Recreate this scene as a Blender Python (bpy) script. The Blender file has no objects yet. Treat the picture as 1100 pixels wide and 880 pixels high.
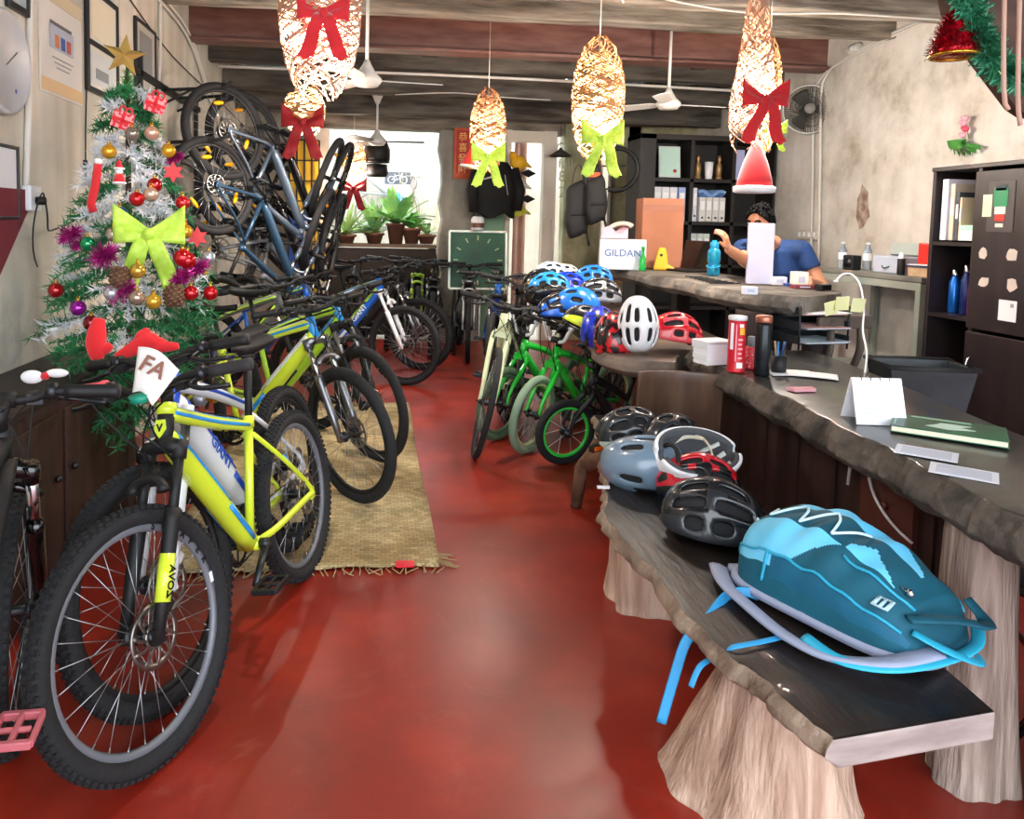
import bpy, bmesh, math, random
from mathutils import Vector as V, Matrix as M, Euler
RN = random.Random(11)
PI = math.pi
sc = bpy.context.scene
COL = sc.collection
# ------------------------------------------------------------------ camera
FPX, U0, V0 = 800.0, 491.0, 296.0
CAMP = V((0.0, 0.0, 1.42))
_yaw, _tilt, _roll = math.radians(6.5), math.radians(4.0), 0.022
_F = V((math.sin(_yaw)*math.cos(_tilt), math.cos(_yaw)*math.cos(_tilt), -math.sin(_tilt)))
_R0 = V((math.cos(_yaw), -math.sin(_yaw), 0)); _U0 = _R0.cross(_F)
_R = _R0*math.cos(_roll) + _U0*math.sin(_roll); _U = _U0*math.cos(_roll) - _R0*math.sin(_roll)
def ray(u, v): return _F + _R*((u-U0)/FPX) - _U*((v-V0)/FPX)
def at(u, v, y):
    d = ray(u, v); return CAMP + d*((y-CAMP.y)/d.y)
def atz(u, v, z=0.0):
    d = ray(u, v); return CAMP + d*((z-CAMP.z)/d.z)
def atx(u, v, x):
    d = ray(u, v); return CAMP + d*((x-CAMP.x)/d.x)
cam = bpy.data.cameras.new('camera'); co = bpy.data.objects.new('camera', cam); COL.objects.link(co)
cam.sensor_width = 36; cam.sensor_fit = 'HORIZONTAL'; cam.lens = 36*FPX/1100
cam.shift_x = (550-U0)/1100; cam.shift_y = (V0-440)/1100
cam.clip_start = 0.02; cam.clip_end = 200
co.matrix_world = M(((_R.x,_U.x,-_F.x,CAMP.x),(_R.y,_U.y,-_F.y,CAMP.y),(_R.z,_U.z,-_F.z,CAMP.z),(0,0,0,1)))
sc.camera = co
# ------------------------------------------------------------------ materials
_mc = {}
def srgb(c):
    if isinstance(c, str): c = tuple(int(c[i:i+2],16)/255 for i in (0,2,4))
    return tuple((x/12.92 if x <= .04045 else ((x+.055)/1.055)**2.4) for x in c)
def mat(name, c='808080', rough=.5, metal=0., c2=None, scale=6., detail=5., bump=0., bscale=None, emit=None, es=0., trans=0., coat=0., stretch=None, lo=.35, hi=.65, sheen=0., alpha=1.):
    if name in _mc: return _mc[name]
    m = bpy.data.materials.new(name); m.use_nodes = True; nt = m.node_tree; b = nt.nodes['Principled BSDF']
    b.inputs['Base Color'].default_value = (*srgb(c), 1); b.inputs['Roughness'].default_value = rough; b.inputs['Metallic'].default_value = metal
    b.inputs['Coat Weight'].default_value = coat; b.inputs['Transmission Weight'].default_value = trans; b.inputs['Sheen Weight'].default_value = sheen
    b.inputs['Alpha'].default_value = alpha
    if emit: b.inputs['Emission Color'].default_value = (*srgb(emit),1); b.inputs['Emission Strength'].default_value = es
    if c2 or bump:
        tc = nt.nodes.new('ShaderNodeTexCoord'); mp = nt.nodes.new('ShaderNodeMapping'); nt.links.new(tc.outputs['Object'], mp.inputs[0])
        if stretch: mp.inputs['Scale'].default_value = stretch
        n = nt.nodes.new('ShaderNodeTexNoise'); n.inputs['Scale'].default_value = scale; n.inputs['Detail'].default_value = detail
        nt.links.new(mp.outputs[0], n.inputs['Vector'])
        if c2:
            r = nt.nodes.new('ShaderNodeValToRGB'); r.color_ramp.elements[0].position = lo; r.color_ramp.elements[1].position = hi
            r.color_ramp.elements[0].color = (*srgb(c),1); r.color_ramp.elements[1].color = (*srgb(c2),1)
            nt.links.new(n.outputs[0], r.inputs[0]); nt.links.new(r.outputs[0], b.inputs['Base Color'])
        if bump:
            bn = n
            if bscale:
                bn = nt.nodes.new('ShaderNodeTexNoise'); bn.inputs['Scale'].default_value = bscale; bn.inputs['Detail'].default_value = 4; nt.links.new(mp.outputs[0], bn.inputs['Vector'])
            bu = nt.nodes.new('ShaderNodeBump'); bu.inputs['Strength'].default_value = bump; bu.inputs['Distance'].default_value = .02
            nt.links.new(bn.outputs[0], bu.inputs['Height']); nt.links.new(bu.outputs[0], b.inputs['Normal'])
    _mc[name] = m; return m
def glow(name, c, s):
    if name in _mc: return _mc[name]
    m = bpy.data.materials.new(name); m.use_nodes = True; nt = m.node_tree; nt.nodes.clear()
    e = nt.nodes.new('ShaderNodeEmission'); o = nt.nodes.new('ShaderNodeOutputMaterial'); e.inputs[0].default_value = (*srgb(c),1); e.inputs[1].default_value = s
    nt.links.new(e.outputs[0], o.inputs[0]); _mc[name] = m; return m
# ------------------------------------------------------------------ geometry builder
def frame_z(d):
    d = V(d).normalized(); a = V((0,0,1)) if abs(d.z) < .95 else V((1,0,0))
    x = a.cross(d).normalized(); y = d.cross(x); return x, y
class G:
    def __init__(s): s.v=[]; s.f=[]; s.mi=[]; s.sm=[]
    def add(s, vs, fs, mi=0, sm=True, T=None):
        o = len(s.v)
        s.v += [tuple(T @ V(p)) if T is not None else tuple(p) for p in vs]
        for f in fs: s.f.append([i+o for i in f]); s.mi.append(mi); s.sm.append(sm)
        return s
    def box(s, c, d, rot=None, mi=0, T=None):
        x,y,z = d[0]/2, d[1]/2, d[2]/2
        vs = [V((a*x,b*y,e*z)) for a in (-1,1) for b in (-1,1) for e in (-1,1)]
        if rot: q = Euler(rot).to_matrix(); vs = [q@p for p in vs]
        vs = [p+V(c) for p in vs]
        return s.add(vs, [(0,1,3,2),(4,6,7,5),(0,4,5,1),(2,3,7,6),(0,2,6,4),(1,5,7,3)], mi, False, T)
    def tube(s, pts, r, n=8, closed=False, mi=0, caps=True, flat=1., T=None, up=None, sm=True):
        pts = [V(p) for p in pts]; N = len(pts)
        rs = r if isinstance(r,(list,tuple)) else [r]*N
        vs=[]; px=None
        for i,p in enumerate(pts):
            if closed: d = pts[(i+1)%N]-pts[i-1]
            else: d = pts[min(i+1,N-1)]-pts[max(i-1,0)]
            if d.length < 1e-9: d = V((0,0,1))
            d.normalize()
            if up is not None:
                y = (V(up)-d*d.dot(V(up))).normalized(); x = y.cross(d)
            elif px is None: x,y = frame_z(d)
            else:
                x = (px-d*px.dot(d)).normalized(); y = d.cross(x)
            px = x
            for k in range(n):
                a = 2*PI*k/n; vs.append(p+x*(math.cos(a)*rs[i])+y*(math.sin(a)*rs[i]*flat))
        fs=[]
        for i in range(N if closed else N-1):
            j=(i+1)%N
            for k in range(n):
                l=(k+1)%n; fs.append((i*n+k,i*n+l,j*n+l,j*n+k))
        if caps and not closed: fs += [tuple(range(n-1,-1,-1)), tuple(range((N-1)*n,N*n))]
        return s.add(vs, fs, mi, sm, T)
    def cyl(s, a, b, r, n=16, mi=0, r2=None, T=None):
        return s.tube([a,b],[r,r if r2 is None else r2], n, mi=mi, T=T)
    def ring(s, c, R, r, nR=40, n=8, ax=(0,1,0), mi=0, flat=1., T=None):
        x,y = frame_z(ax); c=V(c)
        return s.tube([c+x*(R*math.cos(2*PI*i/nR))+y*(R*math.sin(2*PI*i/nR)) for i in range(nR)], r, n, True, mi, flat=flat, T=T, up=ax)
    def lathe(s, prof, n=24, c=(0,0,0), mi=0, T=None, caps=True, sm=True):
        c=V(c); vs=[c+V((r*math.cos(2*PI*k/n), r*math.sin(2*PI*k/n), z)) for r,z in prof for k in range(n)]
        fs=[(i*n+k,i*n+(k+1)%n,(i+1)*n+(k+1)%n,(i+1)*n+k) for i in range(len(prof)-1) for k in range(n)]
        if caps: fs += [tuple(range(n-1,-1,-1)), tuple(range((len(prof)-1)*n,len(prof)*n))]
        return s.add(vs, fs, mi, sm, T)
    def ball(s, c, r, nu=16, nv=10, mi=0, T=None):
        if not isinstance(r,(tuple,list)): r=(r,r,r)
        c=V(c); vs=[c+V((0,0,r[2]))]
        for j in range(1,nv):
            a=PI*j/nv
            for i in range(nu):
                b=2*PI*i/nu; vs.append(c+V((r[0]*math.sin(a)*math.cos(b), r[1]*math.sin(a)*math.sin(b), r[2]*math.cos(a))))
        vs.append(c-V((0,0,r[2])))
        fs=[(0,1+i,1+(i+1)%nu) for i in range(nu)]
        for j in range(nv-2):
            for i in range(nu):
                p=1+j*nu; fs.append((p+i,p+nu+i,p+nu+(i+1)%nu,p+(i+1)%nu))
        p=1+(nv-2)*nu; e=len(vs)-1
        fs += [(p+i,e,p+(i+1)%nu) for i in range(nu)]
        return s.add(vs, fs, mi, True, T)
    def prism(s, poly, z0, z1, mi=0, T=None, sm=False):
        n=len(poly); vs=[(p[0],p[1],z0) for p in poly]+[(p[0],p[1],z1) for p in poly]
        fs=[tuple(range(n-1,-1,-1)),tuple(range(n,2*n))]+[(i,(i+1)%n,n+(i+1)%n,n+i) for i in range(n)]
        return s.add(vs, fs, mi, sm, T)
    def grid(s, fn, nu, nv, cu=False, cv=False, mi=0, T=None, skip=None, sm=True):
        a=nu if cu else nu+1; b=nv if cv else nv+1
        vs=[fn(i/nu, j/nv) for i in range(a) for j in range(b)]
        fs=[]
        for i in range(nu):
            for j in range(nv):
                if skip and skip(i,j): continue
                i2=(i+1)%a; j2=(j+1)%b; fs.append((i*b+j, i2*b+j, i2*b+j2, i*b+j2))
        return s.add(vs, fs, mi, sm, T)
    def strip(s, pts, w, up=(0,0,1), th=.002, mi=0, T=None):
        return s.tube(pts, w/2, 8, flat=max(th/w,.02), up=up, mi=mi, T=T, sm=True)
    def build(s, name, mats, parent=None, loc=None, rot=None, bev=0, sub=0, solid=0, seg=2, norm=False, mtx=None):
        me=bpy.data.meshes.new(name); me.from_pydata(s.v,[],s.f)
        if not isinstance(mats,(list,tuple)): mats=[mats]
        for m in mats: me.materials.append(m)
        me.polygons.foreach_set('material_index', s.mi); me.polygons.foreach_set('use_smooth', s.sm)
        if norm:
            bm=bmesh.new(); bm.from_mesh(me); bmesh.ops.recalc_face_normals(bm, faces=bm.faces); bm.to_mesh(me); bm.free()
        me.update()
        return link(name, me, parent, loc, rot, bev, sub, solid, seg, mtx)
def link(name, me, parent=None, loc=None, rot=None, bev=0, sub=0, solid=0, seg=2, mtx=None):
    o=bpy.data.objects.new(name, me); COL.objects.link(o)
    if parent is not None: o.parent=parent
    if mtx is not None: o.matrix_basis = mtx
    if loc is not None: o.location=loc
    if rot is not None: o.rotation_euler=rot
    if solid: md=o.modifiers.new('s','SOLIDIFY'); md.thickness=solid; md.offset=0
    if bev: md=o.modifiers.new('b','BEVEL'); md.width=bev; md.segments=seg; md.limit_method='ANGLE'; md.angle_limit=.6
    if sub: md=o.modifiers.new('u','SUBSURF'); md.levels=sub; md.render_levels=sub
    return o
def tag(o, label, cat, group=None, kind=None):
    if label: o['label']=label
    if cat: o['category']=cat
    if group: o['group']=group
    if kind: o['kind']=kind
    return o
def thing(name, label, cat, loc=(0,0,0), rot=(0,0,0), group=None, mtx=None, scale=1.):
    o=bpy.data.objects.new(name, None); COL.objects.link(o); o.empty_display_size=.1
    if mtx is not None: o.matrix_basis=mtx
    else: o.location=loc; o.rotation_euler=rot; o.scale=(scale,)*3
    return tag(o,label,cat,group)
def struct(name, g, m, **k):
    o=g.build(name, m, **k); o['kind']='structure'; return o
def kids(o): return [c for c in bpy.data.objects if c.parent == o]
def dup(root, label=None, loc=None, rot=None, group=None, mtx=None, scale=None):
    r=root.copy(); COL.objects.link(r)
    if mtx is not None: r.matrix_basis=mtx
    if loc is not None: r.location=loc
    if rot is not None: r.rotation_euler=rot
    if scale is not None: r.scale=scale if isinstance(scale,(tuple,list)) else (scale,)*3
    if label: r['label']=label
    if group: r['group']=group
    for ch in kids(root):
        c=ch.copy(); COL.objects.link(c); c.parent=r
        for g in kids(ch):
            d=g.copy(); COL.objects.link(d); d.parent=c
    return r
def text(s, size, m, parent=None, mtx=None, ext=.0008, name='lettering', align='CENTER', shear=0., bold=0.):
    cu=bpy.data.curves.new('t','FONT'); cu.body=s; cu.size=size; cu.extrude=ext; cu.align_x=align; cu.align_y='CENTER'; cu.shear=shear; cu.offset=bold; cu.resolution_u=3
    t=bpy.data.objects.new('t',cu); COL.objects.link(t)
    bpy.context.view_layer.update()
    me=bpy.data.meshes.new_from_object(t.evaluated_get(bpy.context.evaluated_depsgraph_get()))
    bpy.data.objects.remove(t); me.name=name; me.materials.clear(); me.materials.append(m)
    return link(name, me, parent, mtx=mtx)
def basis(x, y, o=(0,0,0)):
    x=V(x).normalized(); y=V(y); y=(y-x*x.dot(y)).normalized(); z=x.cross(y)
    return M(((x.x,y.x,z.x,o[0]),(x.y,y.y,z.y,o[1]),(x.z,y.z,z.z,o[2]),(0,0,0,1)))
def bez(p0,p1,p2,p3,n=12):
    p0,p1,p2,p3=map(V,(p0,p1,p2,p3)); r=[]
    for i in range(n+1):
        t=i/n; r.append(p0*(1-t)**3+p1*3*t*(1-t)**2+p2*3*t*t*(1-t)+p3*t**3)
    return r
def spline(pts, n=6):
    pts=[V(p) for p in pts]; r=[]
    for i in range(len(pts)-1):
        a=pts[max(i-1,0)]; b=pts[i]; c=pts[i+1]; d=pts[min(i+2,len(pts)-1)]
        for k in range(n):
            t=k/n; r.append(.5*((2*b)+(c-a)*t+(2*a-5*b+4*c-d)*t*t+(3*b-a-3*c+d)*t**3))
    r.append(pts[-1]); return r
# common materials
BLK=mat('black_plastic','141416',.45); MBLK=mat('matte_black','0e0e10',.6); GBLK=mat('gloss_black','0a0a0c',.18,coat=.5)
RUB=mat('tyre_rubber','191a1d',.8,bump=.25,scale=90); CHR=mat('chrome','d0d2d6',.18,1.); STL=mat('steel','8d9095',.35,.9); DST=mat('dark_steel','3a3c40',.4,.8)
WHT=mat('white_plastic','eceef2',.4); PAP=mat('white_paper','f2f3f6',.8)
RED=mat('red_gloss','c4141e',.2,coat=.4); GOLD=mat('gold','d8a53a',.25,.9)
# ------------------------------------------------------------------ setting
XL, XR, YB = -1.5, 4.0, 9.0
def wallmat(name, cols, scale=1.1, streak=True, bump=.25):
    m=bpy.data.materials.new(name); m.use_nodes=True; nt=m.node_tree; b=nt.nodes['Principled BSDF']; b.inputs['Roughness'].default_value=.85
    tc=nt.nodes.new('ShaderNodeTexCoord'); L=nt.links.new
    n1=nt.nodes.new('ShaderNodeTexNoise'); n1.inputs['Scale'].default_value=scale; n1.inputs['Detail'].default_value=8; n1.inputs['Roughness'].default_value=.62; L(tc.outputs['Object'],n1.inputs['Vector'])
    r=nt.nodes.new('ShaderNodeValToRGB'); e=r.color_ramp.elements
    e[0].position=.3; e[0].color=(*srgb(cols[0]),1); e[1].position=.7; e[1].color=(*srgb(cols[-1]),1)
    for i,c in enumerate(cols[1:-1]): x=e.new(.3+.4*(i+1)/(len(cols)-1)); x.color=(*srgb(c),1)
    L(n1.outputs[0],r.inputs[0]); out=r.outputs[0]
    if streak:
        mp=nt.nodes.new('ShaderNodeMapping'); mp.inputs['Scale'].default_value=(5,5,.45); L(tc.outputs['Object'],mp.inputs[0])
        n2=nt.nodes.new('ShaderNodeTexNoise'); n2.inputs['Scale'].default_value=1.6; n2.inputs['Detail'].default_value=6; L(mp.outputs[0],n2.inputs['Vector'])
        r2=nt.nodes.new('ShaderNodeValToRGB'); r2.color_ramp.elements[0].position=.35; r2.color_ramp.elements[0].color=(.5,.47,.42,1); r2.color_ramp.elements[1].position=.6; r2.color_ramp.elements[1].color=(1,1,1,1)
        L(n2.outputs[0],r2.inputs[0]); mx=nt.nodes.new('ShaderNodeMix'); mx.data_type='RGBA'; mx.blend_type='MULTIPLY'; mx.inputs[0].default_value=.16 if streak=='soft' else .32
        L(out,mx.inputs[6]); L(r2.outputs[0],mx.inputs[7]); out=mx.outputs[2]
    L(out,b.inputs['Base Color'])
    n3=nt.nodes.new('ShaderNodeTexNoise'); n3.inputs['Scale'].default_value=14; n3.inputs['Detail'].default_value=8; L(tc.outputs['Object'],n3.inputs['Vector'])
    bu=nt.nodes.new('ShaderNodeBump'); bu.inputs['Strength'].default_value=bump; bu.inputs['Distance'].default_value=.03; L(n3.outputs[0],bu.inputs['Height']); L(bu.outputs[0],b.inputs['Normal'])
    return m
WL=wallmat('plaster_left',['bcb6a8','d2cdc0','e0dcd1']); WR=wallmat('plaster_right',['b0a99b','d6d2c9','e6e3dc','eeebe6'],2.2,'soft')
WBK=wallmat('plaster_back',['7d7f5e','aaa988','cfcdb2'],2.4); WP=wallmat('plaster_post',['77736a','98948a','aaa69b'],2.)
FLM=bpy.data.materials.new('polished_red_cement'); FLM.use_nodes=True
def _floor():
    nt=FLM.node_tree; b=nt.nodes['Principled BSDF']; L=nt.links.new; tc=nt.nodes.new('ShaderNodeTexCoord')
    n=nt.nodes.new('ShaderNodeTexNoise'); n.inputs['Scale'].default_value=1.5; n.inputs['Detail'].default_value=7; n.inputs['Roughness'].default_value=.6; L(tc.outputs['Object'],n.inputs['Vector'])
    r=nt.nodes.new('ShaderNodeValToRGB'); e=r.color_ramp.elements; e[0].position=.3; e[0].color=(*srgb('6c221a'),1); e[1].position=.72; e[1].color=(*srgb('ac3420'),1); x=e.new(.52); x.color=(*srgb('8c2416'),1)
    L(n.outputs[0],r.inputs[0])
    n4=nt.nodes.new('ShaderNodeTexNoise'); n4.inputs['Scale'].default_value=3.2; n4.inputs['Detail'].default_value=9; n4.inputs['Roughness'].default_value=.7; n4.inputs['Distortion'].default_value=1.2; L(tc.outputs['Object'],n4.inputs['Vector'])
    r4=nt.nodes.new('ShaderNodeValToRGB'); r4.color_ramp.elements[0].position=.56; r4.color_ramp.elements[0].color=(0,0,0,1); r4.color_ramp.elements[1].position=.78; r4.color_ramp.elements[1].color=(1,1,1,1); L(n4.outputs[0],r4.inputs[0])
    mx=nt.nodes.new('ShaderNodeMix'); mx.data_type='RGBA'; mx.inputs[7].default_value=(*srgb('b06450'),1)
    ml=nt.nodes.new('ShaderNodeMath'); ml.operation='MULTIPLY'; ml.inputs[1].default_value=.45; L(r4.outputs[0],ml.inputs[0]); L(ml.outputs[0],mx.inputs[0]); L(r.outputs[0],mx.inputs[6]); L(mx.outputs[2],b.inputs['Base Color'])
    rr=nt.nodes.new('ShaderNodeMapRange'); rr.inputs[3].default_value=.22; rr.inputs[4].default_value=.5; L(n4.outputs[0],rr.inputs[0]); L(rr.outputs[0],b.inputs['Roughness'])
_floor()
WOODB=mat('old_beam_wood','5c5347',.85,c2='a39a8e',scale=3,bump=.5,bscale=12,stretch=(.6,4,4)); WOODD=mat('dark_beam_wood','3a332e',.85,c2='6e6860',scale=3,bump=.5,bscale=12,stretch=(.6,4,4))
PLK=mat('ceiling_planks','211c18',.9,c2='4a4038',scale=4,bump=.3,stretch=(4,.5,4)); RUST=mat('painted_steel_beam','6d443c',.45,c2='8c665c',scale=5,stretch=(.6,3,3))
g=G(); g.box(((XL+XR)/2,(YB-3)/2,-.05),(XR-XL+.4,YB+3,.1)); struct('floor',g,FLM)
g=G(); g.box((1,-6.5,-.08),(24,7,.1)); struct('ground_street',g,mat('street','8a8782',.9,c2='a3a09a',scale=2))
g=G(); g.box((1,12.2,-.08),(12,6.3,.1)); struct('ground_courtyard',g,mat('court','b8b4aa',.9,c2='cfcbc2',scale=2))
g=G(); g.box((XL-.1,4.1,1.65),(.2,10.,3.3)); struct('wall_left',g,WL)
g=G(); g.box((XR+.1,4.1,1.65),(.2,10.,3.3)); struct('wall_right',g,WR)
g=G(); g.box(((XL+XR)/2,4.1,3.27),(XR-XL+.4,10.,.1)); struct('ceiling',g,PLK)
# back wall pieces
g=G(); g.box((-1.1,YB+.1,1.6),(.8,.2,3.2)); struct('wall_back_corner',g,WP)
g=G(); g.box((.80,YB+.1,2.87),(3.0,.198,.7)); struct('wall_back_header',g,WOODB)
def rough_post():
    pts=[]
    for i in range(13): z=i*.21; pts.append((.80+.03*math.sin(i*2.1)+RN.uniform(-.02,.02), z))
    for i in range(12,-1,-1): z=i*.21; pts.append((1.30+RN.uniform(-.01,.01), z))
    g=G(); g.prism(pts,-.0,.3,T=M(((1,0,0,0),(0,0,1,YB-.12),(0,1,0,0),(0,0,0,1)))); return g
struct('pillar_back',rough_post(),WP)
g=G(); g.box((3.2,YB+.1,1.6),(1.75,.2,3.2)); struct('wall_back_right',g,WBK)
CREAM=mat('cream_paint','e9dfcf',.6)
g=G()
for x in (2.13,1.62): g.box((x,YB+.02,1.28),(.16 if x>2 else .06,.14,2.56))
g.box((1.85,YB+.02,2.49),(.40,.12,.13)); struct('trim_1',g,CREAM)
g=G(); g.box((-.61,YB+.02,1.25),(.16,.16,2.5)); struct('trim_2',g,mat('pale_post','d8cfbf',.6,c2='e6dfd2',scale=3))
g=G(); g.box((2.83,YB-.06,1.3),(.1,.1,2.6)); struct('trim_3',g,mat('grey_post','cfccc6',.6))
# ceiling beams: (y, bottom z, width y, height, material)
def beam(y,z,w,h,m,n,tilt=0):
    g=G()
    N=14
    for i in range(N):
        pass
    xs=[XL-.05+(XR-XL+.1)*i/N for i in range(N+1)]
    vs=[]
    for x in xs:
        j=lambda a: RN.uniform(-a,a)
        vs += [(x,y-w/2+j(.008),z+j(.01)),(x,y+w/2+j(.008),z+j(.01)),(x,y+w/2,z+h),(x,y-w/2,z+h)]
    fs=[]
    for i in range(N):
        for k in range(4): fs.append((i*4+k,i*4+(k+1)%4,i*4+4+(k+1)%4,i*4+4+k))
    fs += [(0,3,2,1),(N*4,N*4+1,N*4+2,N*4+3)]
    g.add(vs,fs,0,False); return struct('beam_%d'%n,g,m,bev=.012)
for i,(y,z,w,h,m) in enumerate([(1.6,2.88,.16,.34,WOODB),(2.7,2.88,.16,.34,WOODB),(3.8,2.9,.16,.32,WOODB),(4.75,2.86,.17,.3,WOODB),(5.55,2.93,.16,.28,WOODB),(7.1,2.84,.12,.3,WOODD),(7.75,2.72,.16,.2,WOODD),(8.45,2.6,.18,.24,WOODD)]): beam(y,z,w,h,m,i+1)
g=G(); y=6.35; z=2.84   # steel I-beam
g.box((1.25,y,z+.012),(5.5,.2,.024)); g.box((1.25,y,z+.29),(5.5,.2,.024)); g.box((1.25,y,z+.15),(5.5,.02,.26)); struct('beam_steel',g,RUST,bev=.004)
# boards lying over the beams at the back
for i,(x,m) in enumerate([(-.6,WOODD),(.5,WOODD),(1.9,WOODB),(3.1,WOODD)]):
    g=G(); g.box((x,7.68,3.0),(.14,2.3,.1)); struct('joist_%d'%(i+1),g,m,bev=.01)
# courtyard: white wall beyond the opening, left fence
g=G(); g.box((.6,12.4,1.7),(5.6,.15,3.4)); struct('wall_courtyard',g,wallmat('court_wall',['cfcabb','e4dfd2','f2eee4'],1.5,True,.2))
g=G(); g.box((-1.6,10.7,1.6),(.15,3.4,3.2)); struct('wall_courtyard_left',g,mat('court_side','d9d4c8',.8))
g=G(); g.box((3.2,10.7,1.6),(.15,3.4,3.2)); struct('wall_courtyard_right',g,mat('court_side2','d9c9b4',.8))
# ------------------------------------------------------------------ light
w=bpy.data.worlds.new('sky'); sc.world=w; w.use_nodes=True; nt=w.node_tree; bg=nt.nodes['Background']
bg.inputs[0].default_value=(.86,.93,1,1); bg.inputs[1].default_value=2.4
sc.view_settings.view_transform='Standard'; sc.view_settings.look='None'; sc.view_settings.gamma=1; sc.view_settings.use_curve_mapping=False
sc.view_settings.exposure=1.2
def arealight(name,loc,rot,sx,sy,e,c=(1,1,1)):
    l=bpy.data.lights.new(name,'AREA'); l.shape='RECTANGLE'; l.size=sx; l.size_y=sy; l.energy=e; l.color=c
    o=bpy.data.objects.new(name,l); COL.objects.link(o); o.location=loc; o.rotation_euler=rot; return o
# ------------------------------------------------------------------ bicycles
_wm={}
AMB=mat('amber_reflector','ffb400',.25,emit=None); DISCM=mat('disc_steel','8f8a84',.3,.9); SPK=mat('spoke_steel','a9abb0',.3,.8)
def wheel_meshes(R, ty, knob, nsp):
    k=(R,ty,knob,nsp)
    if k in _wm: return _wm[k]
    T=G(); nR=56
    T.ring((0,0,0),R-ty,ty,nR,10)
    if knob:
        n=int(2*PI*R/.024)
        for i in range(n):
            a=2*PI*i/n
            for s,(off,dr) in enumerate(((-.62,-.22),(-.2,-.02),(.25,-.02),(.62,-.22))):
                aa=a+(PI/n if s%2 else 0); rr=R+dr*ty-.001
                Tm=M.Rotation(-aa,4,'Y')@M.Translation((rr,off*ty*1.15,0))
                T.box((0,0,0),(.007,.011,.013),T=Tm)
    rm=G(); rr=R-2*ty-.004
    rm.ring((0,0,0),rr,.013,nR,6,flat=.9)
    sp=G()
    for i in range(nsp):
        a=2*PI*i/nsp; s=1 if i%2 else -1; b=a+(.35 if i%4<2 else -.35)
        sp.tube([(.022*math.cos(b),s*.028,.022*math.sin(b)),((rr)*math.cos(a),0,(rr)*math.sin(a))],.0013,4)
        q=rr-.022; sp.tube([(q*math.cos(a),s*.003,q*math.sin(a)),((rr)*math.cos(a),0,(rr)*math.sin(a))],.0024,4)
    hb=G(); hb.cyl((0,-.05,0),(0,.05,0),.017,12); hb.cyl((0,-.034,0),(0,-.026,0),.028,14); hb.cyl((0,.026,0),(0,.034,0),.028,14); hb.cyl((0,-.065,0),(0,.065,0),.007,8)
    dk=G(); dr=.082 if R>.3 else .06; y=.045
    dk.ring((0,y,0),dr-.009,.009,36,4,flat=.12); dk.ring((0,y,0),.026,.008,20,4,flat=.15)
    for i in range(10):
        a=2*PI*i/10
        dk.strip([(r*math.cos(a+ (r-.026)*9),y,r*math.sin(a+(r-.026)*9)) for r in (.024,.042,.06,dr-.006)],.009,(0,1,0),.002)
    cs=G()
    for i,r in enumerate((.058,.052,.046,.04,.034,.029,.024)):
        cs.ring((0,-.022-.0045*i,0),r-.006,.006,24,4,flat=.25)
        for q in range(0,360,30): cs.box((r*math.cos(math.radians(q)),-.022-.0045*i,r*math.sin(math.radians(q))),(.007,.0018,.007))
    rf=G()
    rf.ball((R*.58,0,0),(.016,.012,.045),12,6)
    _wm[k]=[]
    for nm,g,ms in (('tyre',T,None),('rim',rm,None),('spokes',sp,None),('hub',hb,None),('brake_disc',dk,None),('cassette',cs,None),('reflector',rf,None)):
        me=bpy.data.meshes.new(nm); me.from_pydata(g.v,[],g.f); me.polygons.foreach_set('use_smooth',g.sm); me.update(); _wm[k].append(me)
    return _wm[k]
def wmesh(me, m):
    k=(me.name,m.name)
    if k not in _wm:
        q=me.copy(); q.materials.clear(); q.materials.append(m); _wm[k]=q
    return _wm[k]
def add_wheel(root, name, mtx, o, rear):
    R=o['R']; ms=wheel_meshes(R,o['ty'],o['knob'],o['nsp'])
    w=link(name, wmesh(ms[0],o['tyre']), root, mtx=mtx)
    link('rim',wmesh(ms[1],o['rim']),w); 
    if o['detail']>0: link('spokes',wmesh(ms[2],o['spoke']),w)
    link('hub',wmesh(ms[3],o['hub']),w)
    if o['disc']: link('brake_disc',wmesh(ms[4],o.get('discm',DISCM)),w)
    if rear: link('cassette',wmesh(ms[5],STL),w)
    if o['refl']:
        for a in (.4,2.5,4.6): link('reflector',wmesh(ms[6],AMB),w,mtx=M.Rotation(-a,4,'Y'))
    return w
DEF=dict(R=.35,ty=.027,knob=True,nsp=28,wb=1.08,cs=.43,bbz=.31,ha=69,sa=73,fl=.50,hl=.115,stl=.43,post=.2,dt=.026,tt=.019,bar='flat',barw=.68,rise=.02,tyre=RUB,rim=MBLK,spoke=SPK,hub=DST,disc=True,refl=False,detail=1,
  frame=MBLK,accent=None,fork=MBLK,stan=CHR,forktype='susp',grip=MBLK,barm=MBLK,saddle=MBLK,pedal=DST,crank=DST,text=None,textm=None,guard=None,post_m=MBLK,decal=None,htm=None,gripR=None,tape=None,crankang=.5,ttdrop=0.)
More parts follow.
